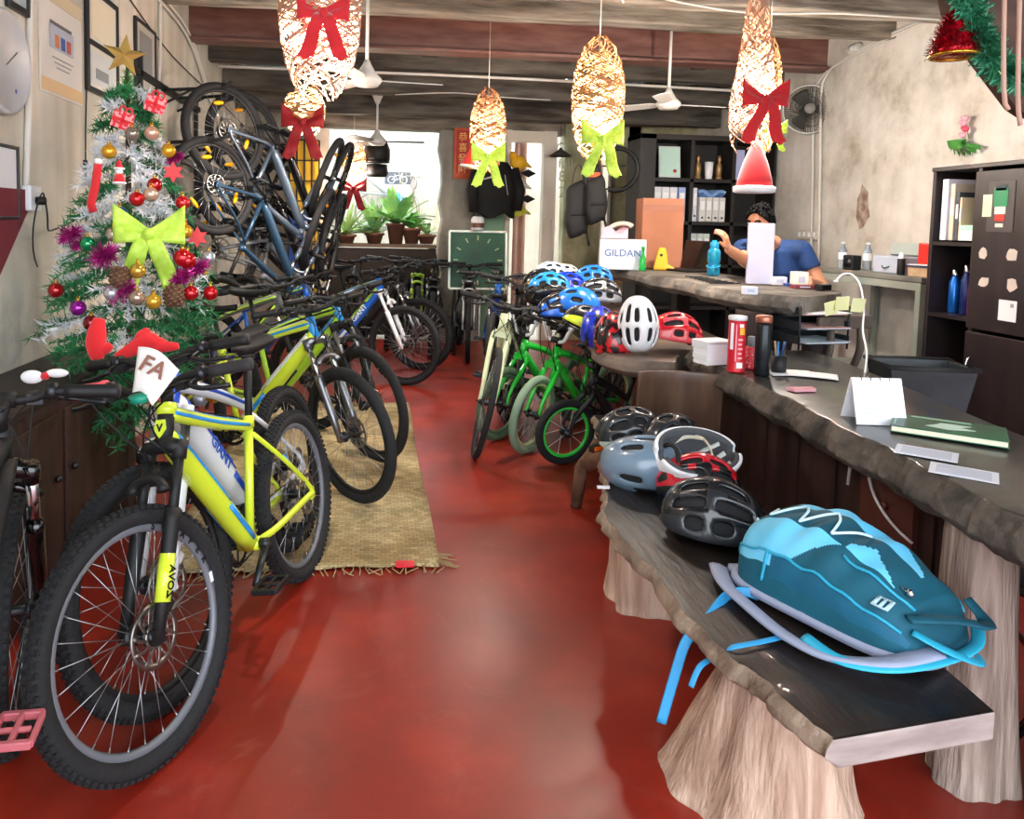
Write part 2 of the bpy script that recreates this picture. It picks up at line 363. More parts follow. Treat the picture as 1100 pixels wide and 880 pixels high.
def bike(label, front=None, yaw=0., steer=0., lean=0., mtx=None, group=None, name='mountain_bike', **kw):
    """front = ground point under the front wheel, yaw = heading of the bike (0 = +X), steer and lean in degrees (positive = rider's left)"""
    o=dict(DEF); o.update(kw); R=o['R']; k=R/.35; wb=o['wb']
    if mtx is None: mtx=M.Translation((front[0],front[1],front[2] if len(front)>2 else 0))@M.Rotation(math.radians(yaw),4,'Z')@M.Rotation(-math.radians(lean),4,'X')
    root=thing(name,label,'bicycle',mtx=mtx,group=group)
    ha=math.radians(o['ha']); h=V((-math.cos(ha),0,math.sin(ha))); perp=V((-math.sin(ha),0,-math.cos(ha)))
    fh=V((0,0,R)); rh=V((-wb,0,R)); ax0=fh+perp*.042
    crown=ax0+h*o['fl']; htb=crown+h*.015; htt=htb+h*o['hl']; stt=htt+h*.035
    bb=V((-wb+o['cs'],0,o['bbz'])); sa=math.radians(o['sa']); sd=V((-math.cos(sa),0,math.sin(sa))); stop=bb+sd*o['stl']; sad=stop+sd*o['post']
    fm=[o['frame'],o['accent'] or o['frame'],o['htm'] or o['frame'],o['decal'] or o['accent'] or o['frame']]
    # frame
    g=G(); d0=htb+h*.022
    n=9; dts=[bb+(d0-bb)*(i/(n-1)) for i in range(n)]; rad=[o['dt']*(.9+.35*math.sin(PI*(.25+.6*i/(n-1)))) for i in range(n)]
    g.tube(dts,rad,12,flat=1.25,up=(0,1,0),mi=0)
    rt=lambda t: o['dt']*(.9+.35*math.sin(PI*(.25+.6*t)))
    if o['accent']:
        dd=(d0-bb).normalized(); up=V((0,0,1)); nn=(up-dd*dd.dot(up)).normalized()
        for s in (1,-1):
            g.strip([bb+(d0-bb)*t+V((0,s*rt(t)*1.25*.62,0))+nn*rt(t)*.74 for t in (.40,.5,.6,.7,.8,.9,.97)],o['dt']*1.5,V((0,s*.62,0))+nn*.78,.012,mi=1)
            g.strip([bb+(d0-bb)*t+V((0,s*rt(t)*1.25,0))-nn*rt(t)*.1 for t in (.08,.16,.24,.32,.4)],o['dt']*.8,V((0,s,0)),.01,mi=3)
    t0=stop-sd*.03; t1=htt-h*.03; mid=(t0+t1)/2+V((0,0,.012-o['ttdrop']))
    tts=spline([t0,mid,t1],5); g.tube(tts,[o['tt']*(1+.35*i/(len(tts)-1)) for i in range(len(tts))],10,flat=1.15,up=(0,1,0))
    if o['accent']: 
        g.strip([p+V((0,0,o['tt']*1.05+.004*i/len(tts))) for i,p in enumerate(tts[2:-1])],o['tt']*1.3,(0,0,1),.008,mi=1)
        for s in (1,-1): g.strip([p+V((0,s*o['tt']*(1.15+.35*i/len(tts)),0)) for i,p in enumerate(tts[1:])],o['tt']*.7,(0,s,0),.008,mi=3)
    g.tube([bb,stop],.0165*k**.5,10)
    g.tube([htb,htb+h*o['hl']*.5,htt],[.027,.023,.026],12,mi=2)
    g.cyl(bb+V((0,-.037,0)),bb+V((0,.037,0)),.023,14)
    for s in (1,-1):
        g.tube(spline([bb+V((-.03,s*.022,0)),bb+V((-.13,s*.05,.006)),rh+V((.04,s*.066,0)),rh+V((-.005,s*.068,0))],4),.0105*k**.5,8,flat=1.3)
        sp=stop-sd*.06; mi=1 if o['accent'] else 0
        g.tube(spline([sp+V((0,s*.016,0)),sp+(rh-sp)*.4+V((0,s*.055,0)),rh+V((.03,s*.066,.05)),rh+V((0,s*.068,0))],4),.0095*k**.5,8,mi=0)
        if o['accent']: g.tube([sp+(rh-sp)*t+V((0,s*(.05+.018*t),.012)) for t in (.4,.6,.85)],.006,6,mi=1)
        g.box(rh+V((0,s*.067,0)),(.035,.006,.045))
    g.cyl(stop-sd*.035,stop+sd*.004,.0205*k**.5,12)
    fr=g.build('frame',fm,root)
    if o['text']:
        dd=(d0-bb).normalized(); nn=dd.cross(V((0,1,0)))
        size=o.get('tsize',.06)
        for s in (1,-1):
            x=dd*s if s<0 else dd; 
            x=-dd if s>0 else dd
            T=basis(x,V((0,0,1)).cross(V((0,0,0))) if False else V((0,0,1)),bb+(d0-bb)*.58+V((0,s*(rt(.58)*1.25+.001),0)))
            if T.col[2].y*s<0: T=basis(-x,V((0,0,1)),bb+(d0-bb)*.58+V((0,s*(rt(.58)*1.25+.001),0)))
            text(o['text'],size,o['textm'] or WHT,fr,T,bold=.001)
    # steering group
    S=M.Translation(ax0)@M.Rotation(math.radians(steer),4,h)@M.Translation(-ax0)
    g=G()
    if o['forktype']=='susp':
        lg=.058 if R>.3 else .05
        for s in (1,-1):
            top=crown+V((0,s*lg,0)); bot=fh+V((0,s*lg,0)); ax=(top-bot).normalized(); L=(top-bot).length
            g.cyl(top-ax*.01,bot+ax*L*.55,.0145,10,mi=1); g.tube([bot+ax*L*.66,bot+ax*L*.6,bot+ax*L*.25,bot-ax*.015],[.0205,.022,.0195,.015],10)
            g.cyl(top-ax*.03,top+ax*.022,.021,10); g.box(bot,(.03,.018,.04))
        am=[]
        for i in range(9):
            a=PI*i/8; q=fh+h*(R+.035); am.append(q+V((.01,lg*math.cos(a),0))+h*(.035*math.sin(a)))
        g.tube(am,[.02]+[.014]*7+[.02],8)
        g.tube([crown+V((0,-lg-.012,0)),crown+V((0,-.02,.012)),crown+V((0,.02,.012)),crown+V((0,lg+.012,0))],[.02,.024,.024,.02],10,mi=2)
        if o['disc']: g.box(fh+V((-.05,lg-.01,.065)),(.03,.022,.05),rot=(0,.6,0),mi=2)
    else:
        for s in (1,-1):
            lg=.045
            g.tube(spline([crown+V((0,s*.02,.01)),crown+V((0,s*lg,-.03)),fh+V((-.03,s*lg,.1)),fh+V((0,s*lg,0))],5),[.017]*10+[.012]*6,8)
        g.box(crown,(.04,.08,.035))
    g.cyl(crown,htb,.02,10)
    g.build('fork',[o['fork'],o['stan'],o.get('crownm',o['fork'])],root,mtx=S)
    add_wheel(root,'front_wheel',S@M.Translation(fh),o,False)
    add_wheel(root,'rear_wheel',M.Translation(rh)@M.Rotation(.3,4,'Y'),o,True)
    # stem and bar
    fwd=V((math.sin(ha),0,math.cos(ha))); cl=stt+V((.075*k,0,.02))
    g=G(); g.cyl(htt,stt+h*.02,.018,12); g.tube([stt,cl],[.019,.016],10); g.cyl(cl+V((0,-.024,0)),cl+V((0,.024,0)),.0205,12); g.cyl(stt+h*.02,stt+h*.026,.0165,12)
    g.build('stem',[o.get('stemm',MBLK)],root,mtx=S)
    w=o['barw']/2; g=G()
    if o['bar']=='bmx':
        rz=o['rise']
        pts=spline([cl+V((0,-w,0))+V((-.05,0,rz)),cl+V((-.02,-w*.62,rz)),cl+V((0,-w*.35,rz*.5)),cl+V((0,-w*.2,0)),cl+V((0,w*.2,0)),cl+V((0,w*.35,rz*.5)),cl+V((-.02,w*.62,rz)),cl+V((-.05,w,rz))],5)
        g.tube(pts,.012,8); g.tube([cl+V((0,-w*.42,rz*.62)),cl+V((0,w*.42,rz*.62))],.009,8); g.cyl(cl+V((0,-w*.3,rz*.62)),cl+V((0,w*.3,rz*.62)),.018,10,mi=1)
        ends=[(pts[0],pts[5]),(pts[-1],pts[-6])]
    else:
        rz=o['rise']; pts=spline([cl+V((-.045,-w,rz)),cl+V((-.015,-w*.45,rz)),cl+V((0,-w*.2,0)),cl+V((0,w*.2,0)),cl+V((-.015,w*.45,rz)),cl+V((-.045,w,rz))],6)
        g.tube(pts,.0125,8); ends=[(pts[0],pts[6]),(pts[-1],pts[-7])]
    hb=g.build('handlebar',[o['barm'],MBLK],root,mtx=S)
    for i,(e,f) in enumerate(ends):
        d=(f-e).normalized(); g=G(); gl=.15 if (o['gripR'] and i==0) else .12
        rg=.0175*(1.45 if (o['gripR'] and i==0) else 1)
        g.tube([e-d*.004,e,e+d*.02,e+d*(gl-.02),e+d*gl],[rg*.8,rg*1.08,rg,rg*.95,rg*1.12],12)
        gm=o['grip']
        if o['gripR'] and i==0: gm=o['gripR']
        g.build('grip',gm,hb)
        g=G(); c=e+d*(gl+.03); g.cyl(c-d*.01,c+d*.012,.021,10); lv=spline([c+V((.02,0,-.01)),c+V((.055,0,-.022)),c-d*.05+V((.07,0,-.035)),c-d*.12+V((.06,0,-.04))],4)
        g.tube(lv,.0062,6,flat=1.4); g.box(c+d*.04+V((.02,0,-.02)),(.05,.035,.025))
        g.build('brake_lever',o.get('lever',DST),hb)
    # cables
    g=G()
    for i,s in enumerate((1,-1)):
        c=ends[0 if s<0 else 1][0]; c=c+(ends[0 if s<0 else 1][1]-c).normalized()*.16
        g.tube(bez(c+V((.04,0,-.01)),c+V((.16,-s*.06,.0)),htt+V((.17,s*.05,.0)),htb+V((.02,s*.04,-.05)),12),.0026,5)
        g.tube(bez(c+V((.03,0,-.02)),c+V((.12,-s*.08,-.04)),htt+V((.13,-s*.03,-.06)),crown+V((.0,-s*.055,-.05)),12),.0026,5)
    if o['detail']>0: g.build('cables',MBLK,root,mtx=S)
    # seat
    g=G(); g.cyl(stop-sd*.02,sad+sd*.02,.0135,10); g.box(sad+sd*.02,(.05,.03,.025)); g.build('seatpost',o['post_m'],root)
    def sf(u,v):
        x=.13-.27*u; wd=.018+.055*max(0,(u-.35)/.65)**1.3 if u>.35 else .018+.004*u
        wd*=math.sin(min(1,max(.0,u*10+.3))*PI/2)*math.sin(min(1,(1-u)*8+.25)*PI/2)
        a=2*PI*v; z=.022*math.sin(a) if math.sin(a)>0 else .03*math.sin(a)*(.4+.6*(u>.3))
        return sad+V((x,wd*math.cos(a),.05+z+.015*(2*u-1)**2))
    g=G(); g.grid(sf,16,14,cv=True); g.tube([sad+V((.08,.02,.03)),sad+V((0,.022,.02)),sad+V((-.09,.022,.035))],.0035,6); g.tube([sad+V((.08,-.02,.03)),sad+V((0,-.022,.02)),sad+V((-.09,-.022,.035))],.0035,6)
    g.build('saddle',o['saddle'],root)
    # cranks
    cr=.17*min(1,k**.8); a=o['crankang']; cv=V((math.cos(a),0,math.sin(a)))
    g=G(); y=-.045
    rr=.075*k**.5
    g.ring(bb+V((0,y,0)),rr-.008,.008,32,4,flat=.3)
    for i in range(32):
        t=2*PI*i/32; g.box(bb+V((rr*math.cos(t),y,rr*math.sin(t))),(.006,.003,.006))
    for i in range(4): t=PI/4+i*PI/2+a; g.strip([bb+V((0,y,0)),bb+V(((rr-.008)*math.cos(t),y,(rr-.008)*math.sin(t)))],.014,(0,1,0),.004)
    for s in (-1,1):
        e=bb+V((0,s*.06,0)); g.tube([e,e+V((0,s*.012,0))+cv*cr*(-s)],[.016,.011],8,flat=.6); g.cyl(e-V((0,s*.02,0)),e+V((0,s*.012,0)),.018,12)
    ck=g.build('crankset',o['crank'],root)
    for s in (-1,1):
        pc=bb+V((0,s*.125,0))+cv*cr*(-s); g=G(); q=.05*k**.4
        for dx in (-q,q): g.box(pc+V((dx,0,0)),(.014,.085*k**.4,.018))
        for dy in (-.04*k**.4,0,.04*k**.4): g.box(pc+V((0,dy,0)),(2*q,.011,.018))
        g.cyl(pc-V((0,s*.055,0)),pc+V((0,s*.03,0)),.007,8); g.build('pedal',o['pedal'],ck,bev=.003)
    if o['detail']>0:
        g=G(); cy=-.045; r2=.04
        t=bb+V((0,cy,rr)); u=rh+V((0,cy,r2)); l=bb+V((0,cy,-rr)); m_=rh+V((.02,cy,-.075))
        g.tube([t,u,rh+V((-r2,cy,0)),rh+V((0,cy,-r2)),m_,l,bb+V((rr,cy,0)),t],.0038,4,flat=.8)
        g.box(rh+V((.012,cy-.012,-.07)),(.018,.014,.1),rot=(0,.2,0)); g.build('chain',DST,root)
    if o['guard']:
        g=G(); 
        am=[fh+V(((R+.02)*math.cos(t),0,(R+.02)*math.sin(t))) for t in [PI*(.25+.5*i/14) for i in range(15)]]
        g.tube(am,.034,10,flat=.25,up=None); g.build('mudguard',o['guard'],root,mtx=S)
    return root
LIME=mat('lime_paint','d9ee3c',.3,coat=.5); LIME2=mat('green_lime_paint','a6d62e',.3,coat=.5); SKY=mat('sky_blue_paint','2b95e2',.3,coat=.4); BLUE=mat('blue_paint','1c4fc4',.28,coat=.5); TBLUE=mat('deep_blue_paint','1a63c8',.28,coat=.5)
WPT=mat('white_paint','eceff3',.3,coat=.5); KGRN=mat('kids_green_paint','25c53a',.28,coat=.5); TEAL=mat('teal_tape','0e8f74',.4); PINK=mat('pink_foam','f0606c',.7); DGR=mat('dark_grip','2a272b',.7)
SVB=mat('silver_blue_paint','6a7a8c',.3,.6); GRYP=mat('grey_frame','6b6f76',.35,coat=.3); CRM=mat('cream_lime_paint','dfe8bd',.35,coat=.3); PKP=mat('faded_pink_metal','c76a72',.5)
G0='bicycles leaning along the left wall'; GR='bicycles parked by the counter'; GH='bicycles hung on the left wall'
hero=bike('yellow-green mountain bike with blue decals and black suspension fork, front wheel nearest the camera',front=(-.53,1.94,0),yaw=254,steer=-12,lean=-9,group=G0,wb=1.05,R=.33,frame=LIME,accent=SKY,decal=SKY,htm=MBLK,dt=.026,tt=.018,fork=MBLK,stan=MBLK,grip=DGR,gripR=PINK,saddle=MBLK,rim=mat('grey_rim','74777f',.45,.2),crankang=2.6,ttdrop=.02,hl=.12,fl=.48,barw=.66)
bike('white and blue mountain bike with white fork, tucked behind the yellow-green bike',front=(-.56,2.18),yaw=256,steer=-10,lean=-9,group=G0,frame=WPT,accent=BLUE,decal=BLUE,htm=BLUE,dt=.033,fork=WPT,stan=STL,text='GIANT',textm=BLUE,tsize=.055,barw=.62,crankang=.8)
bike('black bicycle with faded pink pedals at the left edge of the view',front=(-.96,2.06),yaw=99,steer=8,lean=-4,group=G0,fork=GBLK,pedal=PKP,crankang=.35,refl=False,bbz=.28,barw=.5,post=.1)
bike('lime mountain bike with pale blue head, first of the row behind the yellow-green bike',front=(-.10,3.70),yaw=-23,steer=-30,lean=4,group=G0,frame=LIME,accent=WPT,decal=SKY,htm=SKY,fork=STL,stan=CHR,dt=.03,knob=False,barw=.66,post=.17)
bike('green mountain bike with black fork, second of the row behind the yellow-green bike',front=(.0,4.34),yaw=-22,steer=-34,lean=4,group=G0,frame=LIME2,accent=SKY,decal=MBLK,htm=SKY,fork=MBLK,stan=STL,dt=.03,knob=False)
bike('matte grey mountain bike wedged in the row before the blue and white one',front=(-.42,5.05),yaw=-20,steer=-20,lean=3,group=G0,frame=GRYP,accent=LIME2,fork=MBLK)
bike('dark blue mountain bike right beside the blue and white one in the row',front=(-.3,5.72),yaw=-20,steer=-15,lean=3,group=G0,frame=TBLUE,accent=LIME2,fork=MBLK)
bike('blue, white and green mountain bike with white fork mid-way along the left row',front=(.28,6.42),yaw=-20,steer=-9,lean=3,group=G0,frame=TBLUE,accent=LIME2,decal=WPT,htm=TBLUE,fork=WPT,stan=WPT,dt=.034,text='GIANT',textm=WPT,tsize=.06,knob=False)
bike('black mountain bike whose wheel shows behind the white-forked bike',front=(.46,7.1),yaw=-20,steer=-12,lean=2,group=G0,fork=STL)
bike('black and lime bicycle facing forward at the far end of the left row',front=(.62,7.75),yaw=262,steer=4,lean=0,group=G0,frame=MBLK,accent=LIME2,fork=DST,stan=STL)
bike('black bicycle with grey fork facing forward beside the green board',front=(.98,7.55),yaw=268,steer=-6,lean=2,group=G0,fork=STL,stan=STL)
bike('black bicycle facing forward in the back row, directly below the plants in brown pots',front=(.18,8.25),yaw=258,steer=8,lean=2,group=G0,fork=DST,stan=STL)
bike('dark grey bicycle facing forward in the back row, leftmost below the striped plant',front=(-.22,8.05),yaw=262,steer=-6,lean=-2,group=G0,frame=GRYP,fork=MBLK)
bike('black bicycle with lime fork in the back row before the pillar',front=(.48,8.45),yaw=266,steer=5,lean=2,group=G0,fork=LIME2,stan=STL)
# by the counter
bike('slim cream-green hybrid bicycle facing the camera in the aisle',front=(.645,4.42),yaw=252,steer=12,lean=8,group=GR,ty=.019,knob=False,R=.345,frame=CRM,accent=MBLK,fork=CRM,forktype='rigid',fl=.44,dt=.02,name='hybrid_bike',disc=False,barw=.6)
bike('black bicycle standing behind the cream-green hybrid',front=(.97,5.2),yaw=256,steer=10,lean=6,group=GR,name='hybrid_bike',knob=False)
bike('dark bicycle parked farthest back beside the helmet table',front=(.98,6.05),yaw=262,steer=-8,lean=4,group=GR,knob=False,frame=TBLUE)
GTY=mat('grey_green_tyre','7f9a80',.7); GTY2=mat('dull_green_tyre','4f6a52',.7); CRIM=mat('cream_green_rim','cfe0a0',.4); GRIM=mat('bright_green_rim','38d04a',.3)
KB=dict(R=.25,ty=.026,wb=.78,cs=.33,bbz=.27,fl=.335,hl=.1,stl=.28,post=.12,barw=.5,rise=.15,bar='bmx',barm=WPT,forktype='rigid',disc=False,nsp=24,knob=False,name='kids_bike',dt=.022,frame=KGRN,fork=KGRN)
bike('green kids bike with white handlebar and grey-green tyres beside the counter',front=(.985,4.48),yaw=214,steer=14,lean=3,group=GR,tyre=GTY,rim=CRIM,**KB)
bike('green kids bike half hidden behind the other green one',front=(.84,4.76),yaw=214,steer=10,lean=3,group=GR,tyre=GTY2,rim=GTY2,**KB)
KB.update(R=.2,wb=.62,cs=.27,bbz=.22,fl=.28,hl=.09,stl=.2,post=.1,barw=.44,rise=.13,nsp=10,ty=.024,frame=MBLK,fork=MBLK,barm=MBLK)
bike('small black kids bike with bright green rims at the end of the bench',front=(1.15,4.25),yaw=190,steer=5,lean=2,group=GR,tyre=RUB,rim=GRIM,spoke=WPT,**KB)
# hung upside down on the wall rack
def hung(label, hub, d, upv, **kw):
    x=V(d).normalized(); z=V(upv); z=(z-x*x.dot(z)).normalized(); y=z.cross(x); wb=kw.get('wb',1.05); R=.345
    Rm=M(((x.x,y.x,z.x,0),(x.y,y.y,z.y,0),(x.z,y.z,z.z,0),(0,0,0,1)))
    T=M.Translation(V(hub))@Rm@M.Translation((wb,0,-R))
    return bike(label,mtx=T,group=GH,R=R,wb=wb,refl=True,knob=False,barw=.5,steer=-45,**kw)
hung('silver-blue bicycle hung upside down, topmost of the wall rack and nearest',(-1.05,5.45,2.03),(.66,.69,-.25),(.15,0,-1),frame=SVB,fork=SVB)
hung('black bicycle hung upside down, topmost of the wall rack behind the silver one',(-.98,5.85,2.04),(.66,.69,-.25),(.15,0,-1),frame=GBLK)
hung('dark blue bicycle hung upside down, lower tier of the wall rack and nearest',(-1.1,5.3,1.64),(.66,.69,-.28),(.2,0,-1),frame=mat('navy_silver','34506a',.3,.5),fork=SVB,discm=CHR)
hung('black bicycle hung upside down, lower tier of the wall rack behind the dark blue one',(-1.02,5.68,1.62),(.66,.69,-.28),(.2,0,-1),frame=GBLK,discm=CHR)
hung('black bicycle hung lowest on the wall rack just above the row of saddles',(-1.12,5.55,1.2),(.72,.62,.05),(.2,0,-1),frame=GRYP,post=.05,stl=.3)
def _badge():
    hd=[c for c in kids(hero) if c.name.startswith('frame')][0]; ha=math.radians(69); h=V((-math.cos(ha),0,math.sin(ha))); pf=V((math.sin(ha),0,math.cos(ha)))
    ax0=V((0,0,.33))+V((-math.sin(ha),0,-math.cos(ha)))*.042; c=ax0+h*(.48+.015)
    g=G(); T=basis((0,1,0),h,c+h*.045+pf*.027); g.prism([(0,-.03),(.018,-.005),(.014,.022),(-.014,.022),(-.018,-.005)],-.003,.003,T=T); g.build('head_badge',LIME,hd)
    g=G(); g.tube([c+h*.085,c+h*.118],[.0285,.029],14); g.build('head_band',LIME,hd)
    text('V',.03,MBLK,hd,T@M.Translation((0,-.002,.0035)),bold=.001)
    fw=[c for c in kids(hero) if c.name.startswith('front_wheel')][0]; fk=[c for c in kids(hero) if c.name.startswith('fork')][0]
    for i,ch in enumerate('SCRAPER'):
        th=math.radians(112+8.2*i); text(ch,.026,MBLK,fw,basis((-math.sin(th),0,math.cos(th)),(math.cos(th),0,math.sin(th)),(.272*math.cos(th),.0125,.272*math.sin(th))),bold=.001)
    th=math.radians(174); g=G(); g.box((.272*math.cos(th),.013,.272*math.sin(th)),(.012,.002,.03)); g.build('rim_sticker',PAP,fw)
    top=c+V((0,.058,0)); bot=V((0,.058,.33)); ax=(top-bot).normalized(); g=G(); g.tube([bot+ax*.08,bot+ax*.20],[.0208,.0222],14); d=g.build('fork_decal',LIME,fk)
    text('ZOVA',.03,MBLK,d,basis(ax,V((-1,.0,0)),bot+ax*.13+V((0,.0222,0))),bold=.0006)
_badge()
# ------------------------------------------------------------------ furniture
BTOP=mat('dark_polished_wood','0d0a08',.42,c2='261c17',scale=3.5,bump=.15,bscale=14,stretch=(3,.6,1),coat=.08)
CTOP=mat('counter_top_wood','2a2826',.3,c2='46423d',scale=3,stretch=(2,.5,1),coat=.2)
BARK=mat('live_edge_bark','332c26',.9,c2='6b6056',scale=9,bump=1.,bscale=22); BARKL=mat('bark_light','5d4a3b',.85,c2='9a8674',scale=8,bump=.9,bscale=20)
CUT=mat('sawn_end_grain','8f807c',.75,c2='aa9b96',scale=6,stretch=(1,1,5),bump=.2); STUMP=mat('pale_stump_wood','a88874',.8,c2='d2b4a0',scale=5,stretch=(6,6,.7),bump=.6,bscale=14); WEATH=mat('weathered_trunk','7d6a60',.85,c2='b09c90',scale=5,stretch=(7,7,.6),bump=.7,bscale=12)
DWOOD=mat('very_dark_wood','150c0a',.5,c2='2a1814',scale=4,stretch=(3,3,.6)); DPAN=mat('dark_red_brown_panel','1d100d',.6,c2='3d241d',scale=3,stretch=(4,4,.5),bump=.2)
GSLAB=mat('grey_live_edge_slab','443e38',.75,c2='7a736a',scale=5,bump=.6,bscale=18)
def slab(name, fr, bk, zt, th, mats, amp=.02, bulge=.03, parent=None, n=6, endmi=1, seed=3):
    """live-edge slab: front and back edge polylines [(x,y)], top z, thickness; materials top, edge, end"""
    rn=random.Random(seed); A=spline([(x,y,0) for x,y in fr],n); B=spline([(x,y,0) for x,y in bk],n); N=min(len(A),len(B)); g=G(); vs=[]
    ph=[rn.uniform(0,6) for _ in range(8)]
    def sn(i,c,f): t=i*6./n; return (math.sin(t*f*.9+ph[c])+.7*math.sin(t*f*2.1+ph[c+1])+.5*math.sin(t*f*4.7+ph[c+2]))/2.2
    for i in range(N):
        a,b=A[i],B[i]; d=(a-b).normalized(); j=lambda s=1: rn.uniform(-amp,amp)*s*.35
        o=amp*sn(i,0,.55)+j(.5)
        vs += [b+V((0,0,zt)), b+(a-b)*.5+V((0,0,zt+j(.05))), a+d*o+V((0,0,zt+j(.1))), a+d*(o+bulge*.75+amp*.6*sn(i,1,1.)+j())+V((0,0,zt-th*.3)), a+d*(o+bulge+amp*.8*sn(i,3,1.2)+j())+V((0,0,zt-th*.62)), a+d*(o+amp*.6*sn(i,5,.8)+j())-d*.02+V((0,0,zt-th+j(.3))), b+V((0,0,zt-th))]
    K=7; fs=[]; g.v=[tuple(p) for p in vs]
    for i in range(N-1):
        for k in range(K):
            l=(k+1)%K; g.f.append([i*K+k,(i+1)*K+k,(i+1)*K+l,i*K+l]); g.mi.append(0 if k<2 else 1); g.sm.append(k not in (2,))
    for i in (0,N-1): g.f.append([i*K+k for k in range(K)]); g.mi.append(endmi); g.sm.append(False)
    return g.build(name,mats,parent,bev=.006,norm=True)
def stump(c, r0, r1, h, amp=.02, n=28, m=9, lean=(0,0), ell=1., seed=1, lobes=5):
    rn=random.Random(seed); ph=[rn.uniform(0,6) for _ in range(4)]; g=G()
    def f(u,v):
        a=2*PI*u; z=h*v; t=v; r=r0+(r1-r0)*(t**.8); r*=1+.10*math.sin(lobes*a+ph[0])*(1-.5*t)+.05*math.sin(9*a+ph[1]+2*t)+.03*math.sin(3*a+ph[2]+5*t)
        return (c[0]+lean[0]*t+r*math.cos(a)*ell, c[1]+lean[1]*t+r*math.sin(a), c[2]+z)
    g.grid(f,n*2,m,cu=True); g.f.append([i*(m+1) for i in range(n*2)]); g.mi.append(0); g.sm.append(False); g.f.append([i*(m+1)+m for i in range(n*2)]); g.mi.append(0); g.sm.append(False)
    return g
# straw mat
STRAW=bpy.data.materials.new('woven_straw'); STRAW.use_nodes=True
def _straw():
    nt=STRAW.node_tree; b=nt.nodes['Principled BSDF']; b.inputs['Roughness'].default_value=.85; L=nt.links.new; tc=nt.nodes.new('ShaderNodeTexCoord')
    ck=nt.nodes.new('ShaderNodeTexBrick'); ck.inputs['Scale'].default_value=14; ck.inputs['Color1'].default_value=(*srgb('d0be92'),1); ck.inputs['Color2'].default_value=(*srgb('a8966c'),1); ck.inputs['Mortar'].default_value=(*srgb('665840'),1); ck.inputs['Mortar Size'].default_value=.012; ck.inputs['Brick Width'].default_value=.5; ck.inputs['Row Height'].default_value=.3
    n=nt.nodes.new('ShaderNodeTexNoise'); n.inputs['Scale'].default_value=1.6; n.inputs['Detail'].default_value=5; r=nt.nodes.new('ShaderNodeValToRGB'); r.color_ramp.elements[0].position=.4; r.color_ramp.elements[0].color=(.5,.42,.3,1); r.color_ramp.elements[1].position=.55; r.color_ramp.elements[1].color=(1,1,1,1)
    L(tc.outputs['Object'],ck.inputs['Vector']); L(tc.outputs['Object'],n.inputs['Vector']); L(n.outputs[0],r.inputs[0]); mx=nt.nodes.new('ShaderNodeMix'); mx.data_type='RGBA'; mx.blend_type='MULTIPLY'; mx.inputs[0].default_value=.8; L(ck.outputs[0],mx.inputs[6]); L(r.outputs[0],mx.inputs[7]); L(mx.outputs[2],b.inputs['Base Color'])
    bu=nt.nodes.new('ShaderNodeBump'); bu.inputs['Strength'].default_value=.8; bu.inputs['Distance'].default_value=.01; L(ck.outputs[1],bu.inputs['Height']); bu.invert=True; L(bu.outputs[0],b.inputs['Normal'])
_straw()
t=thing('straw_mat','woven straw mat lying on the red floor under the left row of bicycles','mat',(-.25,2.97,0))
g=G(); g.grid(lambda u,v:(-.62+1.16*u+.006*math.sin(9*v),2.78*v+.008*math.sin(30*u),.012+.003*math.sin(40*v+11*u)),24,60); m_=g.build('woven_sheet',STRAW,t,solid=.006)
g=G()
for i in range(46):
    x=-.6+1.14*i/45; g.tube([(x,.02,.012),(x+RN.uniform(-.02,.02),-.02,.012),(x+RN.uniform(-.04,.04),-.045-RN.uniform(0,.02),.006)],.0025,4)
for i in range(10): g.tube([(.53,.02+.01*i,.012),(.58+RN.uniform(0,.05),-.02+.014*i,.006)],.0022,4)
g.build('fringe',mat('loose_straw','a08c63',.9),t)
g=G(); g.box((.40,-.0,.02),(.075,.05,.006)); g.build('tape',mat('red_tape','e02334',.4),t)
# bench
t=thing('live_edge_bench','dark live-edge wooden bench with pale sawn end, carrying helmets and the blue backpack','bench',(1.0,2.6,0))
bl=[(.894,1.268),(.85,1.45),(.815,1.62),(.80,1.98),(.79,2.32),(.85,2.55),(.93,2.8),(1.03,3.15),(1.12,3.4),(1.15,3.68)]; br=[(1.278,1.32),(1.29,1.48),(1.29,1.66),(1.29,2.0),(1.30,2.3),(1.32,2.55),(1.34,2.8),(1.36,3.1),(1.38,3.4),(1.38,3.66)]
off=lambda ps,o:[(x-o[0],y-o[1]) for x,y in ps]
slab('seat_slab',off(bl,(1.0,2.6)),off(br,(1.0,2.6)),.45,.062,[BTOP,BARKL,CUT],amp=.012,bulge=.02,parent=t,endmi=2,n=12)
g=stump((-.01,-.90,0),.225,.12,.392,n=30,m=14,lean=(.02,-.06),ell=.98,seed=5,lobes=4); g.build('stump_leg',STUMP,t)
g=stump((.05,.06,0),.15,.14,.392,n=24,lean=(.0,-.03),ell=.95,seed=8); g.build('stump_leg',STUMP,t)
g=G(); g.tube([(.04,.99,0),(.06,.98,.2),(.14,.96,.3),(.18,.92,.40)],[.028,.035,.05,.06],10); g.tube([(.07,.98,.22),(.18,.9,.3),(.30,.8,.38)],[.04,.05,.05],10); g.build('branch_leg',mat('brown_branch','4b3426',.85,c2='7a5a44',scale=9,bump=.8),t)
g=G(); g.tube([(.31,1.0,0),(.31,.98,.40)],[.05,.06],10); g.build('branch_leg',mat('brown_branch','4b3426'),t)
